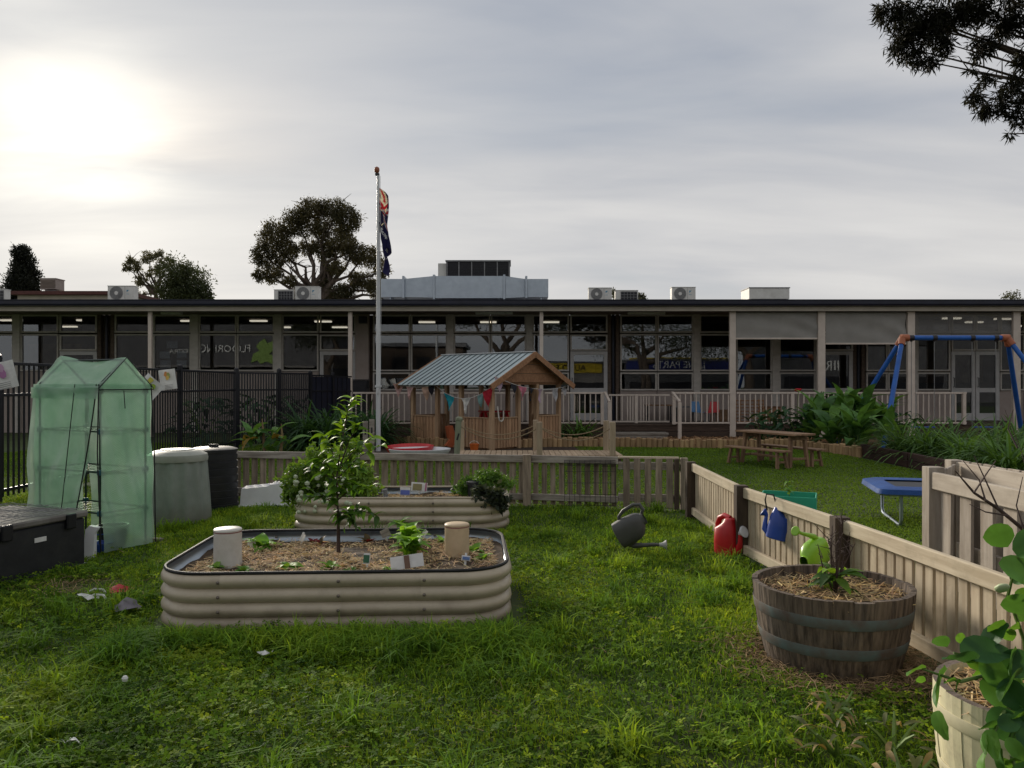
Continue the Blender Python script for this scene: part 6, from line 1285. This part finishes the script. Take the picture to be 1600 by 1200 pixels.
# ---- seedlings in the front bed
let = [leaf_shape('lettuce_leaf', .10, .075, LM('lettuce%d' % i, c, trans=.4), .8, .35, 6, .2, .006, .8) for i, c in enumerate(((.16, .30, .03), (.09, .20, .025), (.12, .25, .03)))]; dk = [leaf_shape('seedling_leaf', .07, .04, LM('seedling%d' % i, c), .7, .3, 5, .15) for i, c in enumerate(((.08, .17, .025), (.12, .23, .03)))]; bt = [leaf_shape('beet_leaf', .075, .035, LM('beet', (.07, .05, .02)), .6, .3, 5, .15), leaf_shape('beet_leaf', .07, .03, LM('beet_red', (.13, .02, .02)), .6, .3, 5, .15)]
def rosette(p, n, s_, leaves, label, seed, cat='seedling', name='seedling', el=(.3, 1.2), up=.0):
    s = s_ * 1.45; rr = random.Random(seed); t = thing(name, label, cat, p, rr.uniform(0, 6), 'seedlings in the front bed')
    for k in range(n): a = k * 2.4 + rr.uniform(-.3, .3); e = rr.uniform(*el); put('leaf', rr.choice(leaves), t, M=orient((0, 0, up * k / n), (math.cos(a) * math.cos(e), math.sin(a) * math.cos(e), math.sin(e)), rr.uniform(-.3, .3), s * rr.uniform(.75, 1.15)))
    m = MB(); m.tube([(0, 0, -.03), (0, 0, up + .02)], .006, 5); m.put('stem', M['stem_green'], t)
rosette(on_bed1(641, 868), 16, 1.15, let, 'tall bright lettuce next to the white card', 1, 'lettuce', 'lettuce', (.5, 1.3), .10); rosette(on_bed1(638, 850), 12, 1.1, let, 'bright lettuce just behind the tallest lettuce', 2, 'lettuce', 'lettuce', (.5, 1.3), .07)
rosette(on_bed1(407, 858), 12, 1.0, let, 'bright lettuce beside the white pipe', 3, 'lettuce', 'lettuce')
for k, (u, v, n, s, lv, lab) in enumerate([(450, 890, 12, 1.0, dk, 'leafy seedling at the bed front between two soil patches'), (338, 886, 8, .8, dk, 'small seedling in front of the white pipe'), (380, 892, 8, .7, dk, 'small seedling at the bed rim between the white pipe and leafy seedling'), (515, 890, 9, .9, dk, 'low seedling in front of the citrus trunk'), (608, 892, 8, .8, dk, 'seedling half hidden behind the white card'), (575, 846, 10, .9, bt, 'reddish beet seedling near the grey wooden tag'), (500, 850, 7, .8, bt, 'larger beet seedling beside the citrus trunk'), (489, 848, 6, .7, bt, 'smaller beet seedling beside the citrus trunk'), (625, 820, 10, 1.2, dk, 'leafy seedling at the back rim behind the lettuces'), (740, 862, 12, 1.0, dk, 'seedling right beside the cream pipe'), (690, 850, 7, .8, dk, 'seedling between the lettuces and the cream pipe'), (546, 892, 6, .7, dk, 'tiny seedling before the seed packet'), (755, 872, 9, .8, dk, 'seedling in the bed corner by the blue seed tag')]): rosette(on_bed1(u, v), n, s, lv, lab, 30 + k)
# ---- plants in the dark barrel
t = thing('bare_shrub', 'bare budding shrub with green base leaves in the dark barrel', 'shrub', (1.74, 4.25, .38)); ms = MB(); rb = random.Random(4)
for k in range(9):
    a = rb.uniform(0, 6.28); r_ = rb.uniform(.03, .14); h = rb.uniform(.25, .5); tip = Vector((r_ * math.cos(a), r_ * math.sin(a), h)); midp = tip * .5 + Vector((rb.uniform(-.02, .02), 0, 0)); ms.tube([(0, 0, -.02), midp, tip], [.006, .004, .0015], 5)
    for j in range(5): q = rb.uniform(.35, .98); p = tip * q; e = p + Vector((rb.uniform(-.06, .06), rb.uniform(-.06, .06), rb.uniform(.0, .07))); ms.tube([p, e], [.003, .0012], 4)
ms.put('twigs', M['twig'], t)
for k in range(26): a = rb.uniform(0, 6.28); e = rb.uniform(-.2, .8); put('leaf', rb.choice(lem), t, M=orient((.02 * math.cos(a), .02 * math.sin(a), rb.uniform(.0, .12)), (math.cos(a) * math.cos(e), math.sin(a) * math.cos(e), math.sin(e)), rb.uniform(-.4, .4), rb.uniform(.8, 1.25)))
# bare branch over the tall planter
t = thing('bare_branch_shrub', 'leafless dark branched shrub growing before the tall picket planter', 'shrub', (2.30, 3.15, .3)); ms = MB(); y = 3.15
def P3(u, v, yy=3.15): return Vector((PX(u, yy) - 2.30, yy - 3.15, PZ(v, yy) - .3))
ms.tube([P3(1700, 980), P3(1640, 880), P3(1600, 828), P3(1560, 795), P3(1522, 770), P3(1492, 735)], [.012, .010, .008, .007, .005, .002], 6)
for pts in ([(1540, 783), (1530, 750), (1505, 720)], [(1560, 795), (1535, 740), (1522, 712)], [(1522, 770), (1545, 735), (1556, 720)], [(1600, 828), (1588, 790), (1598, 745)], [(1575, 806), (1540, 800), (1515, 788)], [(1600, 828), (1610, 760), (1596, 705), (1570, 640)], [(1590, 700), (1575, 670), (1583, 640)]):
    ms.tube([P3(u, v, 3.12 + .05 * i) for i, (u, v) in enumerate(pts)], [.004, .0028, .0015] + [.001] * (len(pts) - 3), 5)
ms.put('branches', M['twig'], t, smooth=True)
# ---- pea vine in the cream barrel: big leaves, each a part
def pea_leaf(name, L_, W_, c):
    m = MB(); vs = [(0, 0, 0)]; n = 14; rr = random.Random(int(L_ * 1000))
    for j in (1, 2):
        for i in range(n):
            a = math.pi * 2 * i / n; x = L_ * (.5 + .5 * math.cos(a) * j / 2) ; yv = W_ * .5 * math.sin(a) * j / 2 * (1 + .10 * math.sin(i * 3.1)) * (1 - .45 * max(0, math.cos(a))); vs.append((x, yv, .12 * W_ * (abs(yv) / (W_ * .5)) - .25 * L_ * (x / L_) ** 2 + rr.uniform(-.004, .004)))
    vs[0] = (L_ * .5, 0, -.06 * L_); fs = [(0, 1 + i, 1 + (i + 1) % n) for i in range(n)] + [(1 + i, 1 + n + i, 1 + n + (i + 1) % n, 1 + (i + 1) % n) for i in range(n)]
    m.add(vs, fs); return m.mesh(name, LM('pea_%d' % int(L_ * 1000), c, trans=.35, rough=.45), True, 180)
pl_ = [pea_leaf('pea_leaf', .115, .085, (.045, .115, .025)), pea_leaf('pea_leaf', .10, .078, (.028, .08, .025)), pea_leaf('pea_leaf', .085, .065, (.075, .17, .025)), pea_leaf('pea_leaf', .075, .05, (.085, .19, .03))]
PV = thing('pea_vine', 'sprawling pea vine with large green leaves in the cream barrel', 'pea plant', (1.80, 2.75, .38)); ms = MB(); rp_ = random.Random(3)
def Q(u, v, y=2.62): return Vector((PX(u, y) - 1.80, y - 2.75, PZ(v, y) - .38))
vines = [[(1610, 1100, 2.75), (1600, 1000, 2.65), (1575, 930, 2.6), (1590, 870, 2.55)], [(1600, 1080, 2.7), (1560, 1050, 2.55), (1500, 1065, 2.45), (1440, 1045, 2.5)], [(1610, 1090, 2.7), (1570, 1110, 2.4), (1550, 1150, 2.35), (1575, 1220, 2.35)], [(1620, 1100, 2.7), (1615, 980, 2.6), (1620, 880, 2.6)], [(1600, 1090, 2.65), (1540, 1030, 2.55), (1490, 1020, 2.55)], [(1600, 1120, 2.5), (1580, 1180, 2.3), (1600, 1240, 2.2)]]
for vn in vines: ms.tube([Q(*p) for p in vn], [.006] * (len(vn) - 1) + [.003], 6)
big = [(1500, 1020, 2.52, .3, 1, 1.5), (1480, 1045, 2.5, -2.4, 0, 1.25), (1530, 1065, 2.5, -.6, 0, 1.25), (1550, 1105, 2.42, -1.2, 1, 1.2), (1445, 1045, 2.5, 3.0, 3, 1.1), (1465, 1110, 2.45, -1.7, 2, 1.0), (1560, 1040, 2.5, .3, 1, 1.2), (1520, 1035, 2.48, 2.6, 1, 1.3), (1580, 1085, 2.45, -.2, 0, 1.3), (1540, 1175, 2.35, -2.2, 3, 1.3), (1580, 1120, 2.35, -.4, 1, 1.2), (1560, 880, 2.55, -.4, 0, 1.3), (1590, 870, 2.55, 1.0, 0, 1.3), (1600, 900, 2.5, -1.0, 2, 1.0), (1570, 985, 2.55, 2.6, 2, 1.0), (1590, 1015, 2.5, -2.4, 0, 1.2), (1600, 960, 2.5, 2.2, 0, 1.0), (1598, 1050, 2.45, -2.8, 0, 1.3), (1590, 1160, 2.3, .6, 1, 1.2), (1620, 1000, 2.5, 1.0, 0, 1.3), (1610, 1120, 2.35, 2.8, 2, 1.0), (1540, 1010, 2.55, 1.2, 1, 1.0), (1575, 855, 2.55, 2.2, 0, 1.1), (1585, 930, 2.5, .2, 3, .9), (1600, 1190, 2.25, -2.0, 0, 1.2), (1570, 1060, 2.45, -1.4, 1, 1.1), (1625, 870, 2.55, .3, 0, 1.4), (1630, 930, 2.5, -.4, 1, 1.3), (1630, 1060, 2.45, .2, 1, 1.4)]
for vn in vines:
    for k in range(7):
        i = rp_.randint(0, len(vn) - 2); q = rp_.random(); a_, b_ = vn[i], vn[i + 1]; big.append((a_[0] + (b_[0] - a_[0]) * q + rp_.uniform(-22, 22), a_[1] + (b_[1] - a_[1]) * q + rp_.uniform(-20, 20), a_[2] + (b_[2] - a_[2]) * q + rp_.uniform(-.06, .04), rp_.uniform(-3, 3), rp_.choice((0, 1, 2, 2, 3)), rp_.uniform(.55, 1.05)))
for u, v, y, az, li, s in big: put('leaf', pl_[li], PV, M=orient(Q(u, v, y), (math.cos(az), -.35 + .2 * math.sin(az), math.sin(az) * .8), rp_.uniform(.6, 1.3), s))
ms.put('vine', M['stem_green'], PV, smooth=True)
m = MB(); m.lathe([(0, -.02), (.02, -.01), (.025, .012), (.012, .03), (0, .032)], 9); put('pea_flower', m.mesh('pea_flower', plain('pea_flower', (.42, .50, .28)), True, 180), PV, tuple(Q(1563, 920, 2.5)), (.9, .5, 0), (.7, .45, 1.0))
# sapling in the green planter
t = thing('spindly_sapling', 'spindly yellowish sapling in the green planter', 'sapling', (2.72, 7.75, .34)); m = MB(); m.tube([(0, 0, 0), (.01, 0, .12), (-.02, 0, .2)], .004, 5); m.put('stem', M['stem_green'], t)
for k in range(16): a = rl.uniform(0, 6.28); e = rl.uniform(-.2, .7); put('leaf', dk[k % 2], t, M=orient((0, 0, rl.uniform(.08, .2)), (math.cos(a) * math.cos(e), math.sin(a) * math.cos(e), math.sin(e)), 0, .9))
# narrow dry leaved weeds between the two barrels
ndl = [leaf_shape('weed_leaf', .13, .028, LM('weed%d' % i, c, trans=.25), .9, .2, 5, .12) for i, c in enumerate(((.16, .12, .05), (.09, .10, .04), (.22, .16, .07), (.06, .10, .03)))]
for k, (x, y, lab) in enumerate(((1.42, 3.45, 'narrow dry leaved weed between the two barrels'), (1.55, 3.2, 'brown leaved weed against the cream barrel'), (1.30, 3.15, 'fading weed on the grass side of the cream barrel'), (1.42, 2.85, 'fading weed at the foot of the cream barrel'))): shrub_leafy((x, y, 0), .15, .15, 20, lab, 140 + k, ndl, .8, 'weed', 'dry_weed', 'dry weeds at the barrels')
# ================================================================ ACROSS THE STREET, behind the camera (mirrored in the windows)
def text_mesh(s, size, mat, depth=.03):
    c = bpy.data.curves.new('lettering', 'FONT'); c.body = s; c.size = size; c.extrude = depth; c.align_x = 'CENTER'; o = bpy.data.objects.new('tmp', c); me = bpy.data.meshes.new_from_object(o); me.materials.clear(); me.materials.append(mat); bpy.data.objects.remove(o); return me
YS = -16.0; DS = 2 * YF - YS; ps = FPX / DS     # mirrored pixel scale
def sx_(u): return (u - 800) / ps
def sz_(v): return CAM_H - (v - 600) / ps
M['shopdark'] = pm('shop_render', (.10, .10, .105), (.075, .075, .08), (2, 2, 2), .8, .1); M['shopgrey'] = pm('shop_grey', (.20, .19, .18), (.15, .14, .135), (2, 2, 2), .8, .1)
sh = thing('flooring_shop', 'dark shop front with white flooring lettering across the street', 'shop', (sx_(330), YS, 0))
B('wall', M['shopdark'], sh, (-2, -3, 3.4), (24, 6, 6.8)); B('parapet', M['shopgrey'], sh, (-2, .05, 6.75), (24.2, .3, .25)); B('awning', M['shopgrey'], sh, (-2, 1.0, 2.9), (22, 2.0, .15)); B('window_band', M['dark'], sh, (-2, .02, 1.5), (20, .06, 2.2))
me = text_mesh('FLOORING', .85, M['paper']); put('lettering', me, sh, (sx_(352) - sx_(330), .08, sz_(550)), (R(90), 0, R(180)))
me = text_mesh('EXTRA', .5, M['paper']); put('lettering', me, sh, (sx_(280) - sx_(330), .08, sz_(552)), (R(90), 0, R(180)))
gr_ = MB(); gr_.prism([(-1.0, -1.0), (-.5, -.8), (-.3, -1.1), (.3, -.9), (.8, -1.1), (1.0, -.5), (.5, -.3), (.9, .1), (.8, .8), (.3, .6), (.1, 1.0), (-.3, .7), (-.6, .3), (-.3, 0), (-.8, -.3)], .04, .12, lambda a, b, d: (sx_(412) - sx_(330) + a, d, sz_(548) + b)); gr_.put('emblem', plain('emblem_green', (.16, .28, .03)), sh)
s2 = thing('hire_shop', 'low grey shop with yellow sign board across the street', 'shop', (sx_(880), YS, 0)); B('wall', M['shopgrey'], s2, (0, -3, 1.6), (10, 6, 3.2)); B('roof', M['roof'], s2, (0, -3, 3.28), (10.4, 6.4, .15)); B('window_band', M['dark'], s2, (0, .02, .9), (8, .06, 1.5))
yl = plain('sign_yellow', (.55, .40, .02)); B('sign_board', yl, s2, (0, .08, sz_(575)), (sx_(945) - sx_(825), .1, .85)); put('lettering', text_mesh('AUTO ELEC', .7, M['black']), s2, (0, .15, sz_(575) - .25), (R(90), 0, R(180)))
s3 = thing('parts_shop', 'low dark shop with blue sign board and yellow stripe across the street', 'shop', (sx_(1060), YS, 0)); B('wall', M['shopdark'], s3, (0, -3, 1.7), (9.5, 6, 3.4)); B('roof', M['roof'], s3, (0, -3, 3.48), (9.8, 6.4, .15)); B('window_band', M['dark'], s3, (0, .02, .9), (8, .06, 1.5))
B('sign_board', plain('sign_blue', (.02, .03, .16)), s3, (0, .08, sz_(570)), (sx_(1145) - sx_(980), .1, .9)); B('sign_stripe', yl, s3, (0, .09, sz_(561)), (sx_(1145) - sx_(990), .1, .22)); put('lettering', text_mesh('JANE PARTS', .8, M['paper']), s3, (0, .15, sz_(570) - .28), (R(90), 0, R(180)))
s4 = thing('hire_depot', 'dark depot wall, widened to dim the door reflections, with white hire lettering across the street', 'shop', (sx_(1330), YS, 0)); B('wall', M['shopdark'], s4, (8, -3, 3.4), (30, 6, 6.8)); B('parapet', M['shopgrey'], s4, (8, .05, 6.8), (30.2, .3, .2)); B('window_band', M['dark'], s4, (1, .02, 1.2), (13, .06, 1.8)); put('lettering', text_mesh('HIRE', 1.1, M['paper']), s4, (sx_(1300) - sx_(1330), .08, sz_(578)), (R(90), 0, R(180)))  # wall lengthened and raised, out of view, to darken the door reflections
s5 = thing('brick_flats', 'two storey dark brick flats beside the flooring shop across the street', 'building', (sx_(640), YS - 1, 0)); B('wall', M['brickwall'], s5, (0, -3, 2.3), (8.6, 6, 4.6)); B('roof', M['roof'], s5, (0, -3, 4.75), (9.2, 6.8, .3))
for kx in range(4): B('window', M['dark'], s5, (-3 + kx * 2, .02, 3.2), (1.1, .06, 1.1))
rd = MB(); rd.add([(-60, -14, .004), (60, -14, .004), (60, -6, .004), (-60, -6, .004)], [(0, 1, 2, 3)]); struct(rd.put('road', pm('asphalt', (.055, .055, .058), (.04, .04, .042), (30, 30, 30), .9, .2)))
for x, y, h, lab, cl in ((-.6, -7.5, 8.5, 'spreading street tree with forked dark limbs behind the garden', ((-2.5, 0, 6.6, 1.8, 1.6, 1.0), (1.8, 0, 6.9, 2.0, 1.6, 1.1), (0, 0, 7.8, 2.2, 1.8, 1.1), (3.6, .3, 6.0, 1.4, 1.2, .8))), (9.5, -8, 8, 'dense dark street tree beside the spreading one', ((-2, 0, 5.0, 2.2, 1.8, 1.6), (1.6, 0, 5.4, 2.4, 1.8, 1.7), (0, 0, 7, 2.4, 2, 1.4), (3.2, 0, 4.2, 1.6, 1.4, 1.1))), (17, -8.5, 9, 'tall dense dark street tree by the hire depot', ((-2, 0, 5.0, 2.6, 2, 1.9), (2, 0, 5.2, 2.6, 2, 1.9), (0, 0, 7.5, 3, 2, 1.6))), (-13.5, -9, 7, 'rounded street tree before the flooring shop', ((-1, 0, 5.6, 1.6, 1.6, 1.3), (1.2, 0, 6.0, 1.6, 1.6, 1.2)))):
    tree('street_tree', lab, (x, y, 0), (x, y, h * .38), [(x + c[0], y + c[1], c[2], c[3], c[4], c[5]) for c in cl], 9000, .20, .35, (.015, .018, .010), (.035, .04, .02), .46, int(h * 3), group='street trees behind the garden')
# ================================================================ GRASS
def vnoise(x, y, s, seed):
    rg = np.random.default_rng(seed); out = np.zeros_like(x)
    for k in range(7): a = rg.uniform(0, 6.28); f = s * (1.0 + .45 * k); out += np.sin((x * math.cos(a) + y * math.sin(a)) * f + rg.uniform(0, 6.28)) / (1 + .3 * k)
    return out / 3.0
bedM1, bedM2 = WM[BED1.name].inverted(), WM[BED2.name].inverted(); boxM = WM[bxx.name].inverted()
def lm(Mx, x, y): return Mx[0][0] * x + Mx[0][1] * y + Mx[0][3], Mx[1][0] * x + Mx[1][1] * y + Mx[1][3]
def blocked(x, y):
    b = np.zeros(len(x), bool); a_, c_ = lm(bedM1, x, y); b |= (np.abs(a_) < 1.10) & (np.abs(c_) < .72); a_, c_ = lm(bedM2, x, y); b |= (np.abs(a_) < 1.11) & (np.abs(c_) < .44)
    a_, c_ = lm(boxM, x, y); b |= (a_ > -.02) & (a_ < 2.1) & (c_ < .02) & (c_ > -.87)
    for cx, cy, r_ in ((1.725, 4.26, .36), (1.80, 2.82, .30), (PX(277, 8.62), 8.62, .34), (PX(334, 9.55), 9.55, .24)): b |= (x - cx) ** 2 + (y - cy) ** 2 < r_ ** 2
    b |= (np.abs(x - PX(418, 9.78)) < .33) & (np.abs(y - 9.78) < .18)
    return b
def thin(x, y):
    """bare or strawy ground: chance that grass grows"""
    p = np.ones(len(x)); d1 = np.hypot(x - 1.725, y - 4.26); p *= np.clip((d1 - .38 + .10 * vnoise(x, y, 6, 1)) / .22, 0.02, 1)
    a_, c_ = lm(bedM1, x, y); d = np.maximum(np.abs(a_) - 1.10, np.abs(c_) - .72); p *= np.clip((d + .02 + .05 * vnoise(x, y, 7, 2)) / .10, .0, 1)
    p *= np.clip(1 - 1.2 * np.exp(-((x - .0) ** 2 / .012 + (y - 5.3) ** 2 / .25)), 0, 1); p *= np.clip(1 - np.exp(-((x - 1.5) ** 2 / .5 + (y - 9.0) ** 2 / .06)) * .8, 0, 1)
    p *= np.clip(1 - .9 * np.exp(-((x + 3.2) ** 2 / .12 + (y - 5.75) ** 2 / .10)), 0, 1); p *= np.where((x > 1.95) & (y < 5.5), .12, 1); p *= np.clip(.25 + (2.0 - x) * 2.5, .25, 1) * (y < 4.9) + (y >= 4.9)
    return p
def blade_mesh(name, x, y, z, L_, W_, lean, C, mat):
    n = len(x); a = RNG.uniform(0, 6.283, n); d = np.column_stack([np.cos(a), np.sin(a), np.zeros(n)]); s = np.column_stack([-np.sin(a), np.cos(a), np.zeros(n)]); P = np.column_stack([x, y, z]); up = np.array([0, 0, 1.0])
    m1 = P + up * (L_ * .55)[:, None] + d * (L_ * lean * .30)[:, None]; tip = P + up * (L_ * (1 - .42 * lean))[:, None] + d * (L_ * lean)[:, None]; w = (W_ * .5)[:, None]
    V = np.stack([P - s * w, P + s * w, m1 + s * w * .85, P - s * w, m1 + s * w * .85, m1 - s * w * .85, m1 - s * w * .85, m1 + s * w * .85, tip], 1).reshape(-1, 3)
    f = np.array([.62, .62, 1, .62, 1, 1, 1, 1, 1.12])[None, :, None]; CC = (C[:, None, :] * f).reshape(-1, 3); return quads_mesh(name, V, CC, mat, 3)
def clover_mesh(name, x, y, z, s, C, mat):
    n = len(x); a0 = RNG.uniform(0, 6.283, n); Vs = []; tl = RNG.normal(0, .35, (n, 2))
    for k in range(3):
        a = a0 + k * 2.094; d = np.column_stack([np.cos(a), np.sin(a)]); q = np.column_stack([-np.sin(a), np.cos(a)])
        def pt(r_, w_): xy = d * (r_ * s)[:, None] + q * (w_ * s)[:, None]; zz = z + (xy * tl).sum(1) + .25 * s * (abs(w_) - .1); return np.column_stack([x + xy[:, 0], y + xy[:, 1], zz])
        Vs += [pt(0, 0), pt(.62, .42), pt(1.0, 0), pt(.62, -.42)]
    V = np.stack(Vs, 1).reshape(-1, 3); return quads_mesh(name, V, np.repeat(C, 12, 0), mat)
def scatter(n, x0, x1, y0, y1, pw=1.0): y = y0 + (y1 - y0) * RNG.uniform(0, 1, n) ** pw; return RNG.uniform(x0, x1, n), y
def keep(x, y, ymax=None):
    k = (np.abs(x) < .70 * y + .7) & ~blocked(x, y); fy = 10.3 + (9.36 - 10.3) * (x + 3.72) / 5.75 - .05
    k &= y < np.minimum(fy, 10.6); k &= x < 2.02 + .0 * x + np.clip((5.2 - y) * .17, -.0, .35); k &= RNG.uniform(0, 1, len(x)) < thin(x, y); return k
GD, GM, GY = np.array((.024, .056, .008)), np.array((.085, .155, .012)), np.array((.22, .275, .020))
def tone(x, y, seed):
    a = vnoise(x, y, 1.6, seed); b = vnoise(x, y, 5.5, seed + 1); t_ = np.clip(.46 + .30 * a + .28 * b + RNG.normal(0, .24, len(x)), 0, 1)[:, None]
    return np.where(t_ < .5, GD + (GM - GD) * t_ * 2, GM + (GY - GM) * (t_ - .5) * 1.7)
# short turf everywhere in the garden
x, y = scatter(330000, -7.2, 2.5, 2.2, 10.6, 1.25); k = keep(x, y); x, y = x[k], y[k]; pat = vnoise(x, y, 2.4, 5)
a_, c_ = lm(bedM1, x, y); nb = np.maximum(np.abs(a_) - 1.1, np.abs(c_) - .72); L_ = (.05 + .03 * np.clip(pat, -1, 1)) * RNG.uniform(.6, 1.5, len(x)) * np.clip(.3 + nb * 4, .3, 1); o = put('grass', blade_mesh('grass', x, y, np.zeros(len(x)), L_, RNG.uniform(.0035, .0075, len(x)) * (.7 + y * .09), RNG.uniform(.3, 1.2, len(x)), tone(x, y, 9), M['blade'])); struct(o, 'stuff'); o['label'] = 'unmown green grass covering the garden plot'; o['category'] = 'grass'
# long tufts, thickest before the large bed
tx, ty = scatter(1500, -5.5, 2.0, 2.3, 9.8, 1.3)
def dens(x, y):
    a_, c_ = lm(bedM1, x, y); front = np.exp(-((c_ + 1.06) / .16) ** 2) * (np.abs(a_) < 1.2); return np.clip(.10 + .55 * front + .45 * np.clip(vnoise(x, y, 1.7, 21), 0, 1) + .35 * np.exp(-((x - 1.7) ** 2 / .08)) * (y > 5.2), 0, 1)
kk = RNG.uniform(0, 1, len(tx)) < dens(tx, ty); tx, ty = tx[kk], ty[kk]
ex = np.column_stack([-1.1 + 1.05 * np.sin(RNG.normal(0, 1.1, 130) + .6 * np.round(RNG.uniform(-2, 2, 130))), 4.58 - np.abs(RNG.normal(0, .16, 130))]); tx = np.r_[tx, ex[:, 0]]; ty = np.r_[ty, ex[:, 1]]
per = 55; X = np.repeat(tx, per) + RNG.normal(0, .045, len(tx) * per); Y_ = np.repeat(ty, per) + RNG.normal(0, .045, len(tx) * per); hs = np.repeat(RNG.uniform(.09, .20, len(tx)), per); ct = np.repeat(tone(tx, ty, 31), per, 0); a_, c_ = lm(bedM1, X, Y_); nb = np.maximum(np.abs(a_) - 1.1, np.abs(c_) - .72); hs = hs * np.clip(.12 + nb * 3.0, .12, 1); k = keep(X, Y_); X, Y_, hs, ct = X[k], Y_[k], hs[k], ct[k]
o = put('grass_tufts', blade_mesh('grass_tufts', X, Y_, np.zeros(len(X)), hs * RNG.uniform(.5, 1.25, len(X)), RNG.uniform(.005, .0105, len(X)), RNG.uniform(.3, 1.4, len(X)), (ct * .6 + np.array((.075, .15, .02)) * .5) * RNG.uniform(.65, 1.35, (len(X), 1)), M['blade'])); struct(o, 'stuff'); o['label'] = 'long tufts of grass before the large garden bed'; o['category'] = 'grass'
# clover and broad weeds in the foreground
x, y = scatter(95000, -5.2, 2.3, 2.2, 7.6, 1.45); k = keep(x, y) & (RNG.uniform(0, 1, len(x)) < np.clip(.45 + .9 * vnoise(x, y, 1.5, 41), .08, 1)); x, y = x[k], y[k]
C = tone(x, y, 51) * RNG.uniform(.6, 1.5, (len(x), 1)); yel = np.clip(vnoise(x, y, 2.2, 61) - .55, 0, .5)[:, None] * 1.4; C = C * (1 - yel) + np.array((.20, .23, .02)) * yel
o = put('clover', clover_mesh('clover', x, y, RNG.uniform(.03, .075, len(x)) + .02 * vnoise(x, y, 3, 71), RNG.uniform(.010, .024, len(x)), C, M['blade'])); struct(o, 'stuff'); o['label'] = 'low clover carpet in the foreground of the garden'; o['category'] = 'clover'
# straw litter round the barrel and at bare edges
n = 3800; a = RNG.uniform(0, 6.283, n); r_ = .34 + np.abs(RNG.normal(0, .17, n)); x = 1.725 + r_ * np.cos(a); y = 4.26 + r_ * np.sin(a)
x2 = RNG.uniform(1.95, 2.3, 1600); y2 = RNG.uniform(2.6, 5.2, 1600); x3 = -3.2 + RNG.normal(0, .22, 350); y3 = 5.75 + RNG.normal(0, .16, 350); x4 = RNG.uniform(-5, 2, 900); y4 = RNG.uniform(2.5, 8, 900); x = np.r_[x, x2, x3, x4]; y = np.r_[y, y2, y3, y4]; k = ~blocked(x, y) & (x < 2.25); x, y = x[k], y[k]; n = len(x)
a = RNG.uniform(0, 6.283, n); D = np.column_stack([np.cos(a), np.sin(a), RNG.normal(0, .2, n)]); D /= np.linalg.norm(D, axis=1, keepdims=True); P = np.column_stack([x, y, RNG.uniform(.008, .05, n)])
o = put('straw_litter', strip_mesh('straw_litter', P, D, RNG.uniform(.03, .13, n), RNG.uniform(.002, .006, n), np.clip(np.array((.27, .19, .11)) * RNG.uniform(.35, 1.2, (n, 1)), 0, 1), M['straw'])); struct(o, 'stuff'); o['label'] = 'loose dry straw scattered round the dark barrel'; o['category'] = 'straw'
# mown lawn beyond the fences
x, y = scatter(190000, -6.2, 9, 8.5, 19.5, 1.0); fy = 10.3 + (9.36 - 10.3) * (x + 3.72) / 5.75 + .06
from_edge = np.interp(x, [p[0] for p in edge_w], [p[1] for p in edge_w]); k = (y < from_edge - .05) & (x < 7.0) & (np.abs(x) < .72 * y + .5) & np.where(x < 2.02, y > fy, y > 4)
k &= ~((x > bxa - .05) & (x < bxb) & (y > yb0) & (y < yb1)); k &= ~((x > -3.2) & (x < 1.5) & (y > 16.7)); x, y = x[k], y[k]
xb, yb3 = scatter(60000, 2.15, 7.0, 4.6, 8.8, 1.0); kb = (xb < .72 * yb3 + .6) & ~((xb > 2.85) & (xb < 3.6) & (yb3 < 6.2)) & (xb > 2.42); x = np.r_[x, xb[kb]]; y = np.r_[y, yb3[kb]]
xc, yc3 = scatter(60000, -11, -6.45, 6.5, 20, 1.0); kb = np.abs(xc) < .72 * yc3 + .6; x = np.r_[x, xc[kb]]; y = np.r_[y, yc3[kb]]
L0, L1 = np.array((.050, .098, .012)), np.array((.12, .19, .024)); tn = np.clip(.5 + .3 * vnoise(x, y, 1.1, 81) + .2 * vnoise(x, y, 4, 82) + RNG.normal(0, .22, len(x)), 0, 1)[:, None]
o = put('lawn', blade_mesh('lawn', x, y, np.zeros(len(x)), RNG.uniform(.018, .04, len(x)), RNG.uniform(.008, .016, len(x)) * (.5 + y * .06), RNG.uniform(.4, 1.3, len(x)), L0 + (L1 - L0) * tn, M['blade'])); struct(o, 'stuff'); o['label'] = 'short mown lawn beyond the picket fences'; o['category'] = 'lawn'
# bark chips on the mulched bed
x, y = scatter(16000, 1.2, 9, 15.5, 21.9); fe = np.interp(x, [p[0] for p in edge_w], [p[1] for p in edge_w]); k = (y > fe + .08) & ((x < 7.2) | (y > 16.5)); x, y = x[k], y[k]; n = len(x); a = RNG.uniform(0, 6.283, n); D = np.column_stack([np.cos(a), np.sin(a), RNG.normal(0, .25, n)]); D /= np.linalg.norm(D, axis=1, keepdims=True)
o = put('bark_chips', strip_mesh('bark_chips', np.column_stack([x, y, RNG.uniform(.01, .05, n)]), D, RNG.uniform(.04, .10, n), RNG.uniform(.02, .04, n), np.clip(np.array((.30, .18, .10)) * RNG.uniform(.35, 1.2, (n, 1)), 0, 1), M['straw'])); struct(o, 'stuff'); o['label'] = 'brown bark chips covering the bed before the veranda'; o['category'] = 'bark chips'
# dandelion
x, y = G(190, 1120); t = thing('dandelion', 'seeding dandelion on a tall stalk among the clover', 'flower', (x, y, 0)); m = MB(); m.tube([(0, 0, 0), (.005, 0, .09), (.015, 0, .16)], .0025, 5); m.put('stalk', M['stem_green'], t); m = MB(); m.lathe([(0, -.012), (.011, -.008), (.014, .004), (.008, .014), (0, .016)], 9, (.015, 0, .17)); m.put('seed_head', M['paper'], t, smooth=True)
